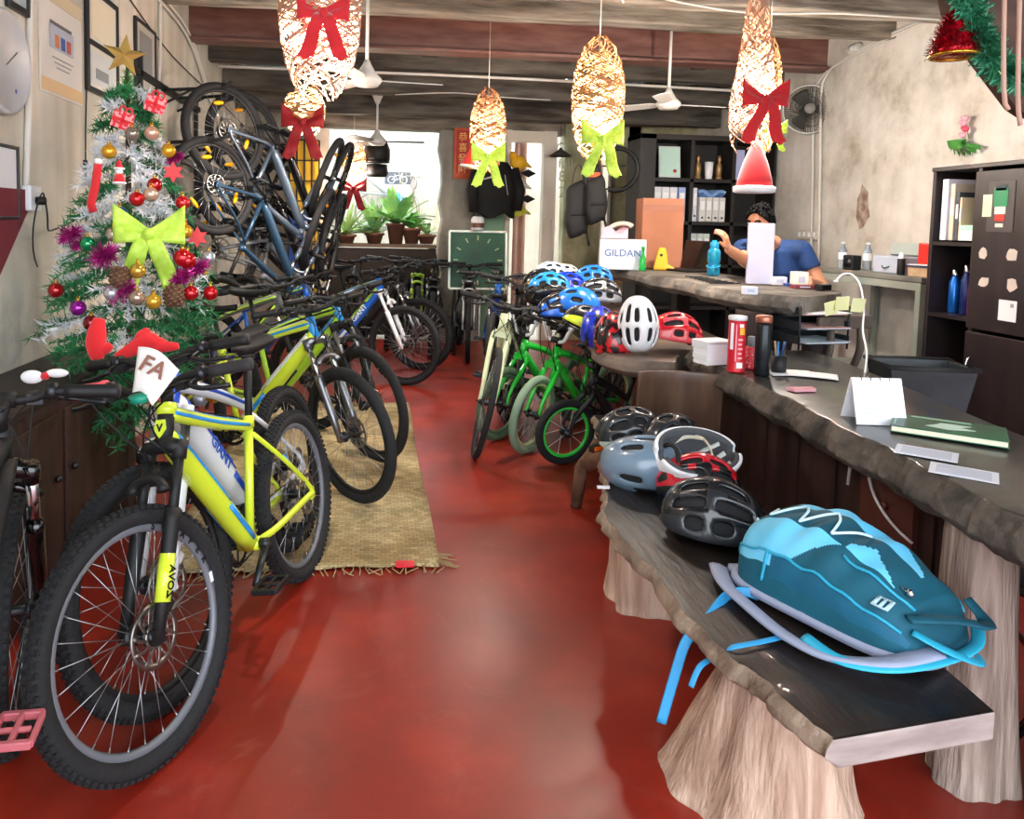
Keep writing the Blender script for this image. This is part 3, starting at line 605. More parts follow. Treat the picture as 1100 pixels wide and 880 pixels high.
# lower counter
CO=(1.9,2.8)
t=thing('live_edge_counter','long dark wooden counter with rough bark front edge, holding the green book and papers','counter',(CO[0],CO[1],0))
cl=[(1.40,.9),(1.43,1.3),(1.455,1.62),(1.485,1.97),(1.51,2.3),(1.535,2.55),(1.57,3.0),(1.60,3.4),(1.63,3.62)]; cr=[(1.98,.9),(1.98,1.3),(1.99,1.62),(2.02,2.05),(2.08,2.4),(2.14,2.68),(2.2,3.0),(2.26,3.4),(2.26,3.62)]
slab('counter_top',off(cl,CO),off(cr,CO),.80,.125,[CTOP,BARK],amp=.016,bulge=.04,parent=t,seed=9,n=16)
g=stump((-.32,-1.10,0),.105,.075,.70,n=20,lean=(-.02,.0),seed=12,lobes=3); g.ball((-.345,-1.10,.70),(.075,.06,.06)); g.build('trunk_leg',WEATH,t)
g=stump((-.08,-1.32,0),.17,.15,.675,n=20,seed=15,lobes=3); g.build('trunk_leg',mat('grey_violet_trunk','6b6068',.8,c2='85797f',scale=3),t)  # broader second trunk, grey-violet wood colour of its own
g=stump((.0,.6,0),.14,.14,.675,n=18,seed=17); g.build('trunk_leg',WEATH,t)
g=G(); g.box((-.12,.05,.34),(.05,1.7,.67))
for i in range(7): g.box((-.148,-.72+.25*i,.34),(.012,.012,.66))
g.build('front_panel',DPAN,t)
g=G(); g.box((-.155,-.52,.43),(.02,.26,.30)); g.cyl((-.165,-.52,.5),(-.175,-.52,.5),.012,10); g.build('hatch',mat('red_brown_hatch','5a3028',.5),t)
g=G(); g.tube(bez((-.16,-.42,.66),(-.17,-.40,.5),(-.2,-.6,.46),(-.17,-.66,.43)),.005,6); g.tube([(-.16,-.33,.67),(-.165,-.32,.5)],.006,6); g.build('cable',WHT,t)
# helmet table + stump riser + upper desk slab
HO=(1.7,5.0)
t=thing('helmet_table','brown wooden slab table carrying the pile of bicycle helmets','table',(HO[0],HO[1],0))
hl=[(1.46,3.42),(1.24,3.5),(1.19,3.72),(1.24,4.0),(1.32,4.5),(1.36,5.1),(1.38,5.7),(1.42,6.3),(1.45,6.6)]; hr=[(1.58,3.66),(1.75,3.7),(1.95,3.8),(2.02,4.0),(2.1,4.5),(2.12,5.1),(2.12,5.7),(2.12,6.3),(2.12,6.6)]
slab('table_top',off(hl,HO),off(hr,HO),.775,.09,[mat('brown_slab_top','3d3029',.45,c2='6a574a',scale=4),mat('brown_slab_edge','52453c',.7,c2='7d6d60',scale=6,bump=.3)],amp=.008,bulge=.03,parent=t,seed=21)
for q in ((.2,-1.1),(.3,1.1)): g=stump((q[0],q[1],0),.14,.12,.69,n=18,seed=int(30+q[1]*3)); g.build('trunk_leg',DPAN,t)
UO=(2.4,4.9)
t=thing('upper_desk','grey live-edge desk slab raised above the counter, with laptop and blue bottle on it','desk',(UO[0],UO[1],0))
ul=[(2.24,3.62),(2.14,3.68),(2.03,3.9),(1.99,4.2),(2.03,4.6),(1.97,5.0),(2.02,5.5),(1.98,6.0),(2.05,6.24)]; ur=[(2.5,3.78),(2.62,3.9),(2.68,4.05),(2.68,4.3),(2.68,4.6),(2.66,5.0),(2.66,5.5),(2.64,6.0),(2.5,6.3)]
slab('desk_top',off(ul,UO),off(ur,UO),1.08,.1,[GSLAB,GSLAB],amp=.018,bulge=.03,parent=t,seed=33,n=12)
for q in ((.1,-.2),(.1,.9)): g=G(); g.box((q[0],q[1],.49),(.12,.12,.98)); g.build('post',DWOOD,t,bev=.008)
g=stump((-.30,-1.02,.78),.1,.09,.20,n=16,seed=41); g.v=[v for v in g.v]; g.build('riser_stump',mat('dark_stump','241a16',.8,c2='3d2d26',scale=6),t)
g=G(); g.box((.16,-.85,.49),(.09,.09,.98)); g.build('post',DWOOD,t,bev=.008)
# plywood chair
PLY=mat('moulded_plywood','4a3428',.4,c2='654a38',scale=4,stretch=(4,4,.6),coat=.2); PLE=mat('plywood_edge','a98c72',.6)
t=thing('plywood_chair','brown moulded plywood chair with curved back, between the bench and the counter','chair',(1.36,3.05,0),(0,0,math.radians(-12)))
g=G(); g.grid(lambda u,v:(-.19+.38*u,.16+.05*(1-(2*u-1)**2)-.03*v,.47+.30*v),12,6); g.build('backrest',PLY,t,solid=.014,bev=.004)
g=G(); g.grid(lambda u,v:(-.18+.36*u,-.18+.36*v,.41+.02*(2*u-1)**2),8,8); g.build('seat',PLY,t,solid=.014)
for x in (-.15,.15):
    for y in (-.15,.17): g=G(); g.tube([(x,y,0),(x*.9,y*.9,.41)],[.014,.016],8); g.build('leg',DST,t)
g=G(); 
for x in (-.1,.1): g.tube([(x,.16,.4),(x,.205,.5)],.012,8)
g.build('back_bracket',DST,t)
# black folding stool under the counter
t=thing('folding_stool','black folding stool whose slanting leg shows beside the bench end','stool',(1.92,1.78,0))
for s in (-1,1):
    g=G(); g.tube([(-.24,s*.14+.1,0),(.18,s*.14+.1,.44)],.014,8,flat=.7); g.build('leg',GBLK,t); g=G(); g.tube([(.24,s*.12+.1,0),(-.14,s*.12+.1,.44)],.014,8,flat=.7); g.build('leg',GBLK,t)
g=G(); g.box((.02,.1,.455),(.36,.32,.03)); g.build('seat',MBLK,t,bev=.01)
# tall bar-height side table by the right wall
GSTL=mat('grey_green_steel','8f968c',.45,c2='a4aaa0',scale=3)
t=thing('side_table','tall grey steel side table against the right wall, holding water bottles and a printer','table',(3.74,4.95,0))
g=G(); g.box((0,0,1.12),(.50,1.12,.035)); g.build('table_top',mat('grey_table_top','6d6a64',.5,c2='8c8a83',scale=3),t,bev=.005)
g=G(); g.box((0,-.53,1.075),(.46,.03,.05)); g.box((0,.53,1.075),(.46,.03,.05)); g.box((-.23,0,1.075),(.03,1.04,.05)); g.build('apron',GSTL,t)
for x in (-.225,.225):
    for y in (-.53,.53): g=G(); g.box((x,y,.55),(.045,.045,1.1)); g.build('leg',GSTL,t,bev=.004)
g=G(); g.box((0.0,0,.42),(.42,1.0,.02)); g.build('shelf',GSTL,t)
# dark cabinet with open shelves
CAB=mat('dark_cabinet_veneer','221a1b',.42,c2='2e2424',scale=3,stretch=(3,3,.5)); CABI=mat('cabinet_inside','17110f',.6)
cx0,cx1,cy0,cy1,cz=3.34,3.92,2.76,4.16,1.79
t=thing('dark_cabinet','tall dark brown cabinet with open shelves of flasks, against the right wall','cabinet',((cx0+cx1)/2,(cy0+cy1)/2,0))
ox,oy=(cx0+cx1)/2,(cy0+cy1)/2; sp=3.82
g=G()
def bx(g,x0,x1,y0,y1,z0,z1,mi=0): g.box(((x0+x1)/2-ox,(y0+y1)/2-oy,(z0+z1)/2),(x1-x0,y1-y0,z1-z0),mi=mi)
bx(g,cx0,cx1,cy1-.025,cy1,0,cz); bx(g,cx0,cx1,sp-.025,sp,0,cz); bx(g,cx0,cx1,cy0,cy0+.025,0,cz); bx(g,cx0-.01,cx1,cy0,cy1,cz,cz+.025); bx(g,cx1-.02,cx1,cy0,cy1,0,cz,1); bx(g,cx0,cx1,cy0,cy1,0,.06)
g.build('body',[CAB,CABI],t,bev=.003)
for z in (.48,.95,1.375): g=G(); bx(g,cx0+.005,cx1-.02,sp,cy1-.025,z-.022,z); g.build('shelf',CAB,t)
for y0,y1 in ((cy0+.005,sp-.53),(sp-.525,sp-.005)):
    g=G(); bx(g,cx0-.02,cx0,y0,y1,.07,.88); d=g.build('door',CAB,t,bev=.004); g=G(); yy=(y1-.05)-oy; g.tube(bez((cx0-.02-ox,yy,.6),(cx0-.06-ox,yy,.6),(cx0-.06-ox,yy,.74),(cx0-.02-ox,yy,.74)),.006,6); g.build('handle',CHR,d)
    g=G(); bx(g,cx0-.02,cx0,y0,y1,.9,cz-.02); g.build('door',CAB,t,bev=.004)
# bookcase at the back right
BKC=mat('black_brown_bookcase','1e1a19',.5); BX0,BX1,BY,BZ=2.56,3.97,7.05,2.33
t=thing('bookcase','tall black bookcase of square compartments full of ring binders at the back','bookcase',((BX0+BX1)/2,BY+.17,0))
ox,oy=(BX0+BX1)/2,BY+.17; rows=[BZ-.0-.42*i for i in range(5)]; cols=[BX0+.09,2.98,3.36,3.74,3.98]
g=G(); bx(g,BX0,BX0+.16,BY-.02,BY+.36,0,BZ); bx(g,BX1-.02,BX1-.0,BY,BY+.36,0,BZ); bx(g,BX0,BX1,BY-.02,BY+.36,BZ-.05,BZ); bx(g,BX0,BX1,BY+.35,BY+.36,0,BZ); g.build('body',BKC,t,bev=.003)
for i in range(1,5): g=G(); bx(g,BX0+.16,BX1-.02,BY,BY+.35,rows[i]-.035,rows[i]); g.build('shelf',BKC,t,bev=.002)
for x in (3.1,3.53): g=G(); bx(g,x-.018,x+.018,BY,BY+.35,0.02,BZ-.05); g.build('divider',BKC,t)
# dark low bench by left wall
t=thing('low_cabinet','low dark red-brown wooden cabinet along the left wall behind the bicycles','cabinet',(-1.32,2.9,0))
g=G(); g.box((0,0,.38),(.32,1.5,.72)); g.build('body',DPAN,t,bev=.006)
g=G(); g.box((0,0,.755),(.35,1.54,.03)); g.build('top_board',DWOOD,t,bev=.004)
for y in (-.38,.38): g=G(); g.box((.165,y,.38),(.015,.7,.62)); d=g.build('door',DPAN,t,bev=.004); g=G(); g.ball((.185,y*.2,.45),.014,10,6); g.build('knob',DST,d)
# dark wooden chair with sticky notes
t=thing('slatted_chair','dark wooden chair with two curved back posts behind the document tray','chair',(2.50,3.48,0),(0,0,math.radians(8)))
for x in (-.13,.06): g=G(); g.tube(spline([(x,.14,.45),(x+.01,.18,.65),(x+.04,.16,.80),(x+.07,.20,.95)],5),.024,8,flat=.6); g.build('back_post',mat('grey_brown_wood','5d5048',.6),t)
g=G(); g.box((.03,.2,.94),(.34,.03,.07)); g.build('top_rail',mat('grey_brown_wood','5d5048'),t,bev=.01)
g=G(); g.box((0,0,.44),(.42,.42,.04)); g.build('seat',DWOOD,t,bev=.01)
for x in (-.18,.18):
    for y in (-.18,.18): g=G(); g.box((x,y,.21),(.04,.04,.42)); g.build('leg',DWOOD,t)
# stool + black crate
t=thing('wooden_stool','dark wooden stool standing behind the counter under the black crate','stool',(2.46,3.06,0))
g=G(); g.box((0,0,.585),(.38,.36,.03)); g.build('seat',DWOOD,t,bev=.006)
for x in (-.18,.18):
    for y in (-.15,.15): g=G(); g.box((x*.9,y,.285),(.04,.04,.57)); g.build('leg',DWOOD,t)
t=thing('black_crate','black open crate with flared rim on the stool behind the counter','crate',(2.47,3.08,.601),(0,0,math.radians(-14)),scale=.8)
def crate(g,w,d,h,fl,th):
    for s in (0,1):
        k=1 if s==0 else -1; e=0 if s==0 else th
    o=[(-w/2,-d/2),(w/2,-d/2),(w/2,d/2),(-w/2,d/2)]; P=lambda k,z:[(x*k,y*k,z) for x,y in o]
    vs=P(1,0)+P(fl,h)+P(fl-.05,h)+P(.95,.015); fs=[(3,2,1,0)]
    for a in (0,4,8): fs += [(a+i,a+(i+1)%4,a+4+(i+1)%4,a+4+i) for i in range(4)]
    fs.append((12,13,14,15)); g.add(vs,fs,0,False)
BAGM=mat('black_coated_fabric','1c2126',.35,c2='2d343a',scale=4,bump=.25)
g=G(); crate(g,.36,.26,.29,1.25,.01); g.build('tub',BAGM,t,bev=.006)
g=G(); P=[(-.225,-.165),(.225,-.165),(.225,.165),(-.225,.165)]; g.tube([(x*1.02,y*1.02,.29) for x,y in P],.014,8,True); g.build('rim',MBLK,t)
g=G(); g.box((-.05,-.15,.24),(.07,.008,.012),rot=(-.25,0,0)); g.build('tag',WHT,t)
# ------------------------------------------------------------------ blue backpack
NV=mat('dark_teal_nylon','02485c',.75,c2='035a70',scale=5,bump=.35,bscale=9); NL=mat('light_blue_nylon','5cc2ee',.6,c2='74d0f4',scale=4,bump=.15,bscale=9); NP=mat('grey_padding','9aa2bc',.75,bump=.15,bscale=60); NW=mat('blue_webbing','2f94cc',.6); CORD=mat('pale_cord','c8e9f6',.5); NM=mat('mid_teal_nylon','0a6a8a',.65,c2='085a78',scale=5,bump=.2,bscale=9)
pa=V((1.10,1.95,.452)); pb=V((1.30,1.47,.452)); Lb=(pb-pa).length
bt=thing('backpack','blue two-tone backpack with white bungee cord lying on the dark bench','backpack',mtx=basis(pb-pa,V((0,0,1)).cross(pb-pa),pa))
def bagw(u): return .165*(max(0.0,1-abs(2*u-1)**4.5))**.34*(1-.1*u)
def bagh(u): return (.075+.185*(max(0,math.sin(PI*min(1,(u*.9+.06))))**.6)*(1-.42*u**1.6))*(min(1,(1-u)*9+.25))*min(1,u*10+.3)
def bagp(u,v,o=0.):
    a=PI*v; w=bagw(u)+o; h=bagh(u)+o; c,s=math.cos(a),math.sin(a); e=.72
    y=-w*math.copysign(abs(c)**e,c); z=.035+(h-.035)*abs(s)**e
    wr=.006*math.sin(23*u+7*v)*math.sin(PI*v)*math.sin(PI*u)+.004*math.sin(41*u-13*v)*math.sin(PI*u)
    return V((u*Lb+.03*(v-.5)*(u-.5), y, z+wr))
g=G(); NU,NVV=110,88
g.grid(lambda u,v:bagp(u,v),NU,NVV)
k=0
for i in range(NU):
    for j in range(NVV):
        u=(i+.5)/NU; v=(j+.5)/NVV; m=0
        if .03<u<.62 and .085+.30*max(0,(u-.36)/.26)+.03*u<v<.36: m=1
        if .08<u<.84 and .52<v<.52+.17*math.sin(PI*min(1,max(0,(u-.08)/.76)))**.6: m=1
        if .60<u<.84 and .36<v<.36+.12*(1-abs(u-.68)/.16): m=1
        if .30<u<.95 and .05<v<.145-.03*(u-.3): m=2
        g.mi[k]=m; k+=1
g.build('bag_body',[NV,NL,NM],bt)
g=G(); g.grid(lambda u,v:(Lb*(-.02+1.02*u),(bagw(min(.97,max(.03,u)))+.006)*(2*v-1),.003+.028*(.4+abs(2*v-1)**2*.5)),30,12); g.build('back_panel',NP,bt,solid=.02)
g=G()   # bungee zigzag
pts=[]
for i in range(7): u=.10+.085*i; v=(.375 if i%2 else .51); pts.append(bagp(u,v,.006))
for i in range(6):
    a,b=pts[i],pts[i+1]; m=(a+b)/2+V((.012,0,.010)); g.tube(spline([a,m,b],6),.0035,6)
    if i<5: c=pts[i+1]; 
g.tube([bagp(.1,.375,.006),bagp(.05,.44,.008),bagp(.10,.51,.006)],.0035,6); g.build('bungee_cord',CORD,bt)
g=G()   # seams
g.tube([bagp(u,.155-.03*u,.002) for u in [.02+.9*i/30 for i in range(31)]],.004,6); g.tube([bagp(.26+.02*math.sin(9*v),v,.002) for v in [.03+.12*i/14 for i in range(15)]],.004,6)
g.tube([bagp(u,.845,.002) for u in [.03+.9*i/30 for i in range(31)]],.004,6); g.tube([bagp(u,.36-.05*math.sin(3*u),.003) for u in [.62+.3*i/10 for i in range(11)]],.004,6); g.build('piping',mat('teal_piping','2aa6cc',.5),bt)
g=G(); c=bagp(.84,.22,.008); 
for d in (-.014,0,.014): g.tube([c+V((d,-.014,-.004)),c+V((d,.014,.006))],.004,6)
g.tube([c+V((-.018,-.014,-.004)),c+V((.018,-.014,-.004)),c+V((.018,.014,.006)),c+V((-.018,.014,.006))],.003,6,True); g.build('buckle',mat('pale_buckle','b9dbe6',.3),bt)
g=G(); c=bagp(.88,.40,.01); g.ball(c,(.009,.007,.012),10,6); g.cyl(c,c+V((-.02,0,.008)),.003,6); g.build('zip_pull',CHR,bt)
# shoulder straps (padding along the near edge, and their loops)
g=G(); W=lambda x,y,z:V((x*Lb,y,z))
g.strip(spline([W(-.06,-.12,.022),W(.10,-.185,.022),W(.32,-.225,.02),W(.55,-.25,.016),W(.75,-.24,.018),W(.92,-.175,.035),W(1.0,-.06,.05)],6),.055,(0,.35,1),.02); g.build('shoulder_strap',NP,bt)
g=G(); g.strip(spline([W(.62,-.235,.03),W(.80,-.245,.028),W(.95,-.19,.035),W(1.04,-.08,.045),W(1.05,.05,.05),W(.98,.12,.07)],6),.028,(0,-.4,1),.01); g.strip(spline([W(.94,-.1,.09),W(1.05,-.07,.07),W(1.09,.02,.03),W(1.04,.07,.02)],6),.024,(.5,0,1),.006); g.build('strap_edge',mat('bright_teal_edge','2fb0d4',.5),bt)
g=G(); g.strip(spline([W(.93,-.11,.12),W(1.03,-.02,.12),W(1.07,.05,.10),W(1.02,.12,.08),W(.93,.13,.11)],6),.035,(0,0,1),.012); g.build('carry_loop',NV,bt)
wm=bt.matrix_basis.inverted()
def wloc(u,v,z=None,y=None): return wm@(atz(u,v,z) if z is not None else at(u,v,y))
g=G(); g.strip(spline([wloc(815,640,.47),wloc(800,636,.475),wloc(780,641,.462),wloc(758,668,y=1.72),wloc(738,688,y=1.70),wloc(726,722,y=1.69),wloc(710,777,y=1.68)],6),.026,(.8,-.5,.35),.003); g.build('loose_strap',NW,bt)
g=G(); g.strip(spline([wloc(842,684,.46),wloc(815,690,.46),wloc(785,696,.456),wloc(768,706,y=1.62),wloc(752,716,y=1.6),wloc(742,738,y=1.59)],6),.014,(.3,-.2,1),.003); g.build('loose_strap',NW,bt)
# ------------------------------------------------------------------ helmets
PAD=mat('helmet_foam','1b1b1e',.85); PADG=mat('helmet_foam_grey','4a4c50',.85)
def helmet(label, loc, rot, c, c2=None, vis=None, sc_=1., strap='161618', group=None, cat='helmet', patt=None, style=0, open_pad=False):
    t=thing('bike_helmet',label,cat,loc,rot,group,scale=sc_); cm=c if not isinstance(c,str) else mat('helmet_'+c,c,.25,coat=.5); c2m=mat('helmet_'+c2,c2,.3,coat=.4) if c2 else cm
    L,W,H=.142,.10,.135; NA,NB=16,14
    def P(a,b,k=1.):
        a=PI*(.03+.94*a); b=PI*(-.03+1.06*b); x=-L*math.cos(a); r=math.sin(a)**.8
        return V((x*k, W*r*math.cos(b)*k*(1-.12*(x/L)), H*r*math.sin(b)*k*(1-.10*(x/L) if x>0 else 1)+.006))
    vent={0:{(2,3),(2,4),(2,6),(2,7),(2,9),(2,10),(4,3),(4,4),(4,5),(4,7),(4,8),(4,10),(4,11),(6,5),(6,6),(6,8),(6,9),(6,11),(6,12)},1:{(3,3),(3,4),(3,5),(3,6),(3,8),(3,9),(3,10),(3,11),(5,4),(5,5),(5,6),(5,8),(5,9),(5,10),(1,5),(1,6),(1,8),(1,9)},2:{(4,8),(4,9),(4,10),(2,6),(2,7),(2,8)}}[style]
    full=set()
    for b,a in vent: full.add((a,b)); full.add((a,NB-1-b))
    g=G(); g.grid(P,NA,NB,skip=lambda i,j:(i,j) in full)
    kk=0
    for i in range(NA):
        for j in range(NB):
            if (i,j) in full: continue
            g.mi[kk]=1 if (c2 and (j in (0,1,12,13) or (style==1 and j in (3,4,9,10) and i%3))) else 0; kk+=1
    s=g.build('shell',[cm,c2m],t,solid=.014,sub=1)
    g=G(); g.grid(lambda a,b:P(a,b,.9),16,12); g.build('liner',PADG if open_pad else PAD,t,solid=.012)
    sm=mat('strap_'+strap,strap,.7); g=G()
    for q in (1,-1):
        g.strip(spline([V((.05,q*.085,.02)),V((.03,q*.075,-.05)),V((.02,q*.03,-.10))],5),.014,(1,.3*q,0),.0025); g.strip(spline([V((-.07,q*.08,.02)),V((-.01,q*.078,-.045)),V((.02,q*.03,-.10))],5),.014,(1,.3*q,0),.0025)
    g.strip([V((.02,.03,-.10)),V((.02,0,-.108)),V((.02,-.03,-.10))],.014,(1,0,0),.003)
    if rot[0] and abs(rot[0])>2: g.build('chin_strap',sm,t,mtx=M.Translation((0,0,.06))@M.Diagonal((1,1,.8,1)))
    else: g.build('chin_strap',sm,t,mtx=M.Translation((0,0,.05))@M.Diagonal((.8,.8,.42,1)))
    if vis:
        g=G(); g.grid(lambda u,v:V((.125+.065*v*(1-(2*u-1)**2*.5),.085*(2*u-1)*(1-.15*v),.035+.012*v-.02*(2*u-1)**2)),10,4); g.build('visor',mat('visor_'+vis,vis,.4),t,solid=.005)
    if style==2 or cat=='x':
        pass
    g=G(); g.ring((-.10,0,.03),.045,.008,16,6,ax=(1,0,.2)); g.build('fit_dial',PAD,t); 
    if open_pad:
        g=G()
        for q in (-.04,0.,.04): g.strip([V((.1,q,.02)),V((.05,q*1.3,.075)),V((0,q*1.5,.09)),V((-.06,q*1.3,.075))],.018,(0,0,1),.006)
        g.build('inner_pads',mat('pale_pads','d5d8d2',.8),t)
    return t
HB='helmets piled on the brown slab table'; HN='helmets lying on the dark bench'
rd=math.radians
def hat(u,v,y): p=at(u,v,y); return p
sparkR=mat('red_web_pattern','c41822',.3,c2='121014',scale=26,lo=.45,hi=.5,coat=.5); sparkB=mat('blue_speckle_pattern','1634c8',.3,c2='0a0c1c',scale=22,lo=.5,hi=.56,coat=.5); starK=mat('black_star_pattern','101012',.35,c2='e8e8e8',scale=34,lo=.68,hi=.70)
HL=[('white vented helmet standing upright on its rim at the front of the table',(685,336),3.70,(rd(0),rd(-78),rd(84)),'f2f4f8','f2f4f8',None,1),
 ('glossy red helmet with white streaks right of the upright white one',(724,352),3.72,(0,rd(-8),rd(185)),'c41826','e05058',None,1),
 ('child helmet with red web pattern on black, left of the upright white one',(659,353),3.80,(rd(0),rd(-50),rd(75)),sparkR,None,None,2),
 ('blue speckled child helmet behind the red patterned one',(645,345),4.02,(rd(-12),rd(-30),rd(70)),sparkB,None,None,2),
 ('lime yellow helmet with black speckled crown at the left edge of the table',(629,343),4.15,(rd(8),rd(-24),rd(170)),starK,'d3ee36',None,2),
 ('glossy bright blue smooth helmet above the lime one',(620,322),4.55,(0,rd(-6),rd(150)),'1d6fd8','1d6fd8',None,2),
 ('black and silver vented helmet on top of the pile',(643,312),4.65,(0,rd(-4),rd(175)),'25272b','8a8d92',None,1),
 ('flat bright blue helmet at the top back of the pile',(637,296),5.35,(0,rd(-3),rd(165)),'1f7fe0','2a90ee',None,0),
 ('pale blue and white helmet topmost at the far left of the pile',(592,292),5.6,(0,rd(-14),rd(200)),'cfe2f6','f2f4f8',None,0),
 ('white and orange helmet beside the pale blue one on the pile',(606,294),5.75,(0,rd(-6),rd(15)),'f4ece6','f08458',None,0),
 ('royal blue helmet in the middle of the pile',(608,304),5.15,(0,rd(-5),rd(190)),'1a3ee0','1a3ee0',None,0),
 ('sky blue helmet left of the royal blue one',(590,304),5.1,(0,0,rd(170)),'2a9ae6','101014',None,0),
 ('black helmet with brown lining in the lower middle of the pile',(585,316),4.85,(rd(180),0,rd(20)),'17181b',None,None,0),
 ('yellow-trimmed black helmet under the pale blue one',(582,300),5.45,(0,0,rd(180)),'15161a','f0c020',None,0),
 ('black helmet with blue tail lowest in the pile beside the hybrid bicycle',(600,328),4.6,(0,0,rd(200)),'121318','1c5fd0',None,1)]
for lb,(u,v),y,r,c,c2,vis,st in HL:
    p=at(u,v,y); z=p.z-.06
    helmet(lb,(p.x,p.y,z if r[0]<2 else z+.1),r,c,c2,vis,1.0,group=HB,style=st)
def onb(u,v,z): p=atz(u,v,z); return (p.x,p.y,z)
helmet('white helmet lying upside down with pale straps and dark padding on the dark bench',onb(752,484,.62),(rd(212),rd(0),rd(8)),'f0f2f6','f0f2f6',None,1.12,strap='d9d4c0',group=HN,style=0,open_pad=True)
helmet('black and red helmet underneath the upside-down white one on the bench',onb(748,530,.475),(0,rd(-3),rd(170)),'c3192a','16171b',None,1.02,strap='c21626',group=HN,style=1)
helmet('black and grey vented helmet nearest the backpack on the bench',onb(766,568,.475),(0,rd(4),rd(-28)),'1b1d21','2c2e33','141416',1.12,strap='b01826',group=HN,style=1)
helmet('pale grey-blue helmet lying on its side behind the white one on the bench',onb(690,500,.52),(rd(-70),0,rd(160)),'71879a','71879a',None,1.08,strap='cfcabc',group=HN,style=2)
helmet('black helmet with pale green rim farthest along the bench',onb(678,474,.50),(rd(12),0,rd(5)),'2a2f33','b4c6bc','22252a',1.08,group=HN,style=0)
helmet('dark grey helmet between the pale grey one and the plywood chair',onb(722,482,.50),(0,0,rd(30)),'2e3237','3c4248',None,1.05,group=HN,style=0)
t=thing('bike_light','orange and black bicycle light on the bench edge by the pale grey helmet','bicycle light',onb(647,485,.452),(0,0,rd(20)))
g=G(); g.box((0,0,.02),(.13,.03,.035)); g.build('housing',MBLK,t,bev=.006); g=G(); g.box((0,-.017,.02),(.11,.006,.02)); g.build('strip_light',mat('orange_lens','f26a1e',.3),t,bev=.002)
# ------------------------------------------------------------------ things on the counter
def onc(u,v,z=.803): p=atz(u,v,z); return (p.x,p.y,z)
RT='cf1b2c'
t=thing('crisp_can','tall red crisp can with white lettering standing on the counter','can',onc(790,399)); CRED=mat('crisp_red',RT,.3,coat=.3)
g=G(); g.lathe([(.036,0),(.038,.004),(.037,.01),(.037,.225),(.038,.229)],28); g.build('tube',CRED,t)
g=G(); g.lathe([(.0395,.226),(.0395,.242),(.036,.245),(.0,.245)],28); g.build('lid',mat('clear_white_lid','e6e6ea',.3),t)
def wrapped(s,size,m,parent,r,z,ang,vert=False,ext=.0004):
    x=V((-math.sin(ang),math.cos(ang),0)); o=V((math.cos(ang)*r,math.sin(ang)*r,z))
    if vert: return text(s,size,m,parent,basis((0,0,1),-x,o),ext)
    return text(s,size,m,parent,basis(x,(0,0,1),o),ext)
q=math.radians(-108)
def wrap(a0,a1,z0,z1,m,nm,r=.0377): g=G(); g.grid(lambda u,v:(r*math.cos(q+a0+(a1-a0)*u),r*math.sin(q+a0+(a1-a0)*u),z0+(z1-z0)*v),6,1); g.build(nm,m,t)
wrap(-.95,-.55,.10,.215,PAP,'white_panel'); wrap(-.1,.6,.02,.045,PAP,'white_label'); wrap(.15,.75,.165,.195,mat('crisp_yellow','f2b93a',.4),'yellow_picture'); wrap(.1,.6,.197,.212,PAP,'white_panel')
for k in range(5): wrap(.0,.55-.1*(k%2),.06+.02*k,.068+.02*k,mat('pink_print','f0a8b4',.5),'text_line')
wrap(-.3,-.18,.05,.21,mat('pink_print','f0a8b4',.5),'text_line')
t=thing('thermos_flask','black thermos flask with copper lid beside the red can','flask',onc(818,403)); g=G(); g.lathe([(.030,0),(.033,.006),(.033,.215),(.028,.226)],24); g.build('flask_body',mat('black_lacquer','1d2226',.25,.4),t); g=G(); g.lathe([(.033,.226),(.0345,.232),(.0345,.25),(.031,.256),(0,.256)],24); g.build('lid',mat('copper_lid','b0705a',.35,.7),t)
t=thing('patterned_canister','small red polka-dot canister between the red can and the flask','canister',onc(806,396)); g=G(); g.lathe([(.022,0),(.024,.004),(.024,.095),(.02,.1)],20); g.build('body',mat('red_dots','d2303e',.4,c2='f0b0b0',scale=90,lo=.6,hi=.62),t); g=G(); g.lathe([(.017,.1),(.017,.14),(.014,.145),(0,.145)],16); g.build('cap',mat('grey_cap','7d8a8c',.4),t)
t=thing('paper_stack','stack of white leaflets in a tray beside the red can','paper stack',onc(765,390),(0,0,rd(14)))
g=G()
for i in range(8): g.box((RN.uniform(-.003,.003),RN.uniform(-.003,.003),.006+.012*i),(.14,.1,.0115))
g.build('leaflets',PAP,t); g=G(); g.box((-.0,.0,.104),(.15,.11,.01)); g.box((-.073,0,.09),(.006,.11,.035)); g.build('tray_lid',WHT,t,bev=.002)
tr=thing('document_tray','black three-tier document tray full of papers on the counter','document tray',onc(868,372),(0,0,rd(8)))
for i in range(3):
    g=G(); z=.03+.075*i; g.box((0,0,z),(.30,.24,.004)); g.box((-.15,0,z+.02),(.004,.24,.044)); g.box((.15,0,z+.02),(.004,.24,.044)); g.box((0,.12,z+.02),(.30,.004,.044)); g.build('tray',mat('smoked_tray','1c2326',.3),tr,bev=.002)
    for j in range(2): g=G(); g.box((RN.uniform(-.01,.02),-.02-.01*j,z+.006+.006*j),(.26,.22,.004),rot=(0,0,RN.uniform(-.12,.12))); g.build('sheet',mat('sheet_%d'%((i+j)%3),('eceff6','cfe0ea','e8b8b4')[(i+j)%3],.8),tr)
for x in (-.15,.15):
    for y in (-.11,.11): g=G(); g.cyl((x,y,0),(x,y,.23),.005,8); g.build('rod',DST,tr)
t=thing('pen_holder','black pen pot with blue and tan pens in front of the document tray','pen pot',onc(836,400)); g=G(); g.lathe([(.03,0),(.032,.002),(.032,.075),(.029,.075),(.029,.006),(0,.006)],20,caps=False); g.build('pot',MBLK,t)
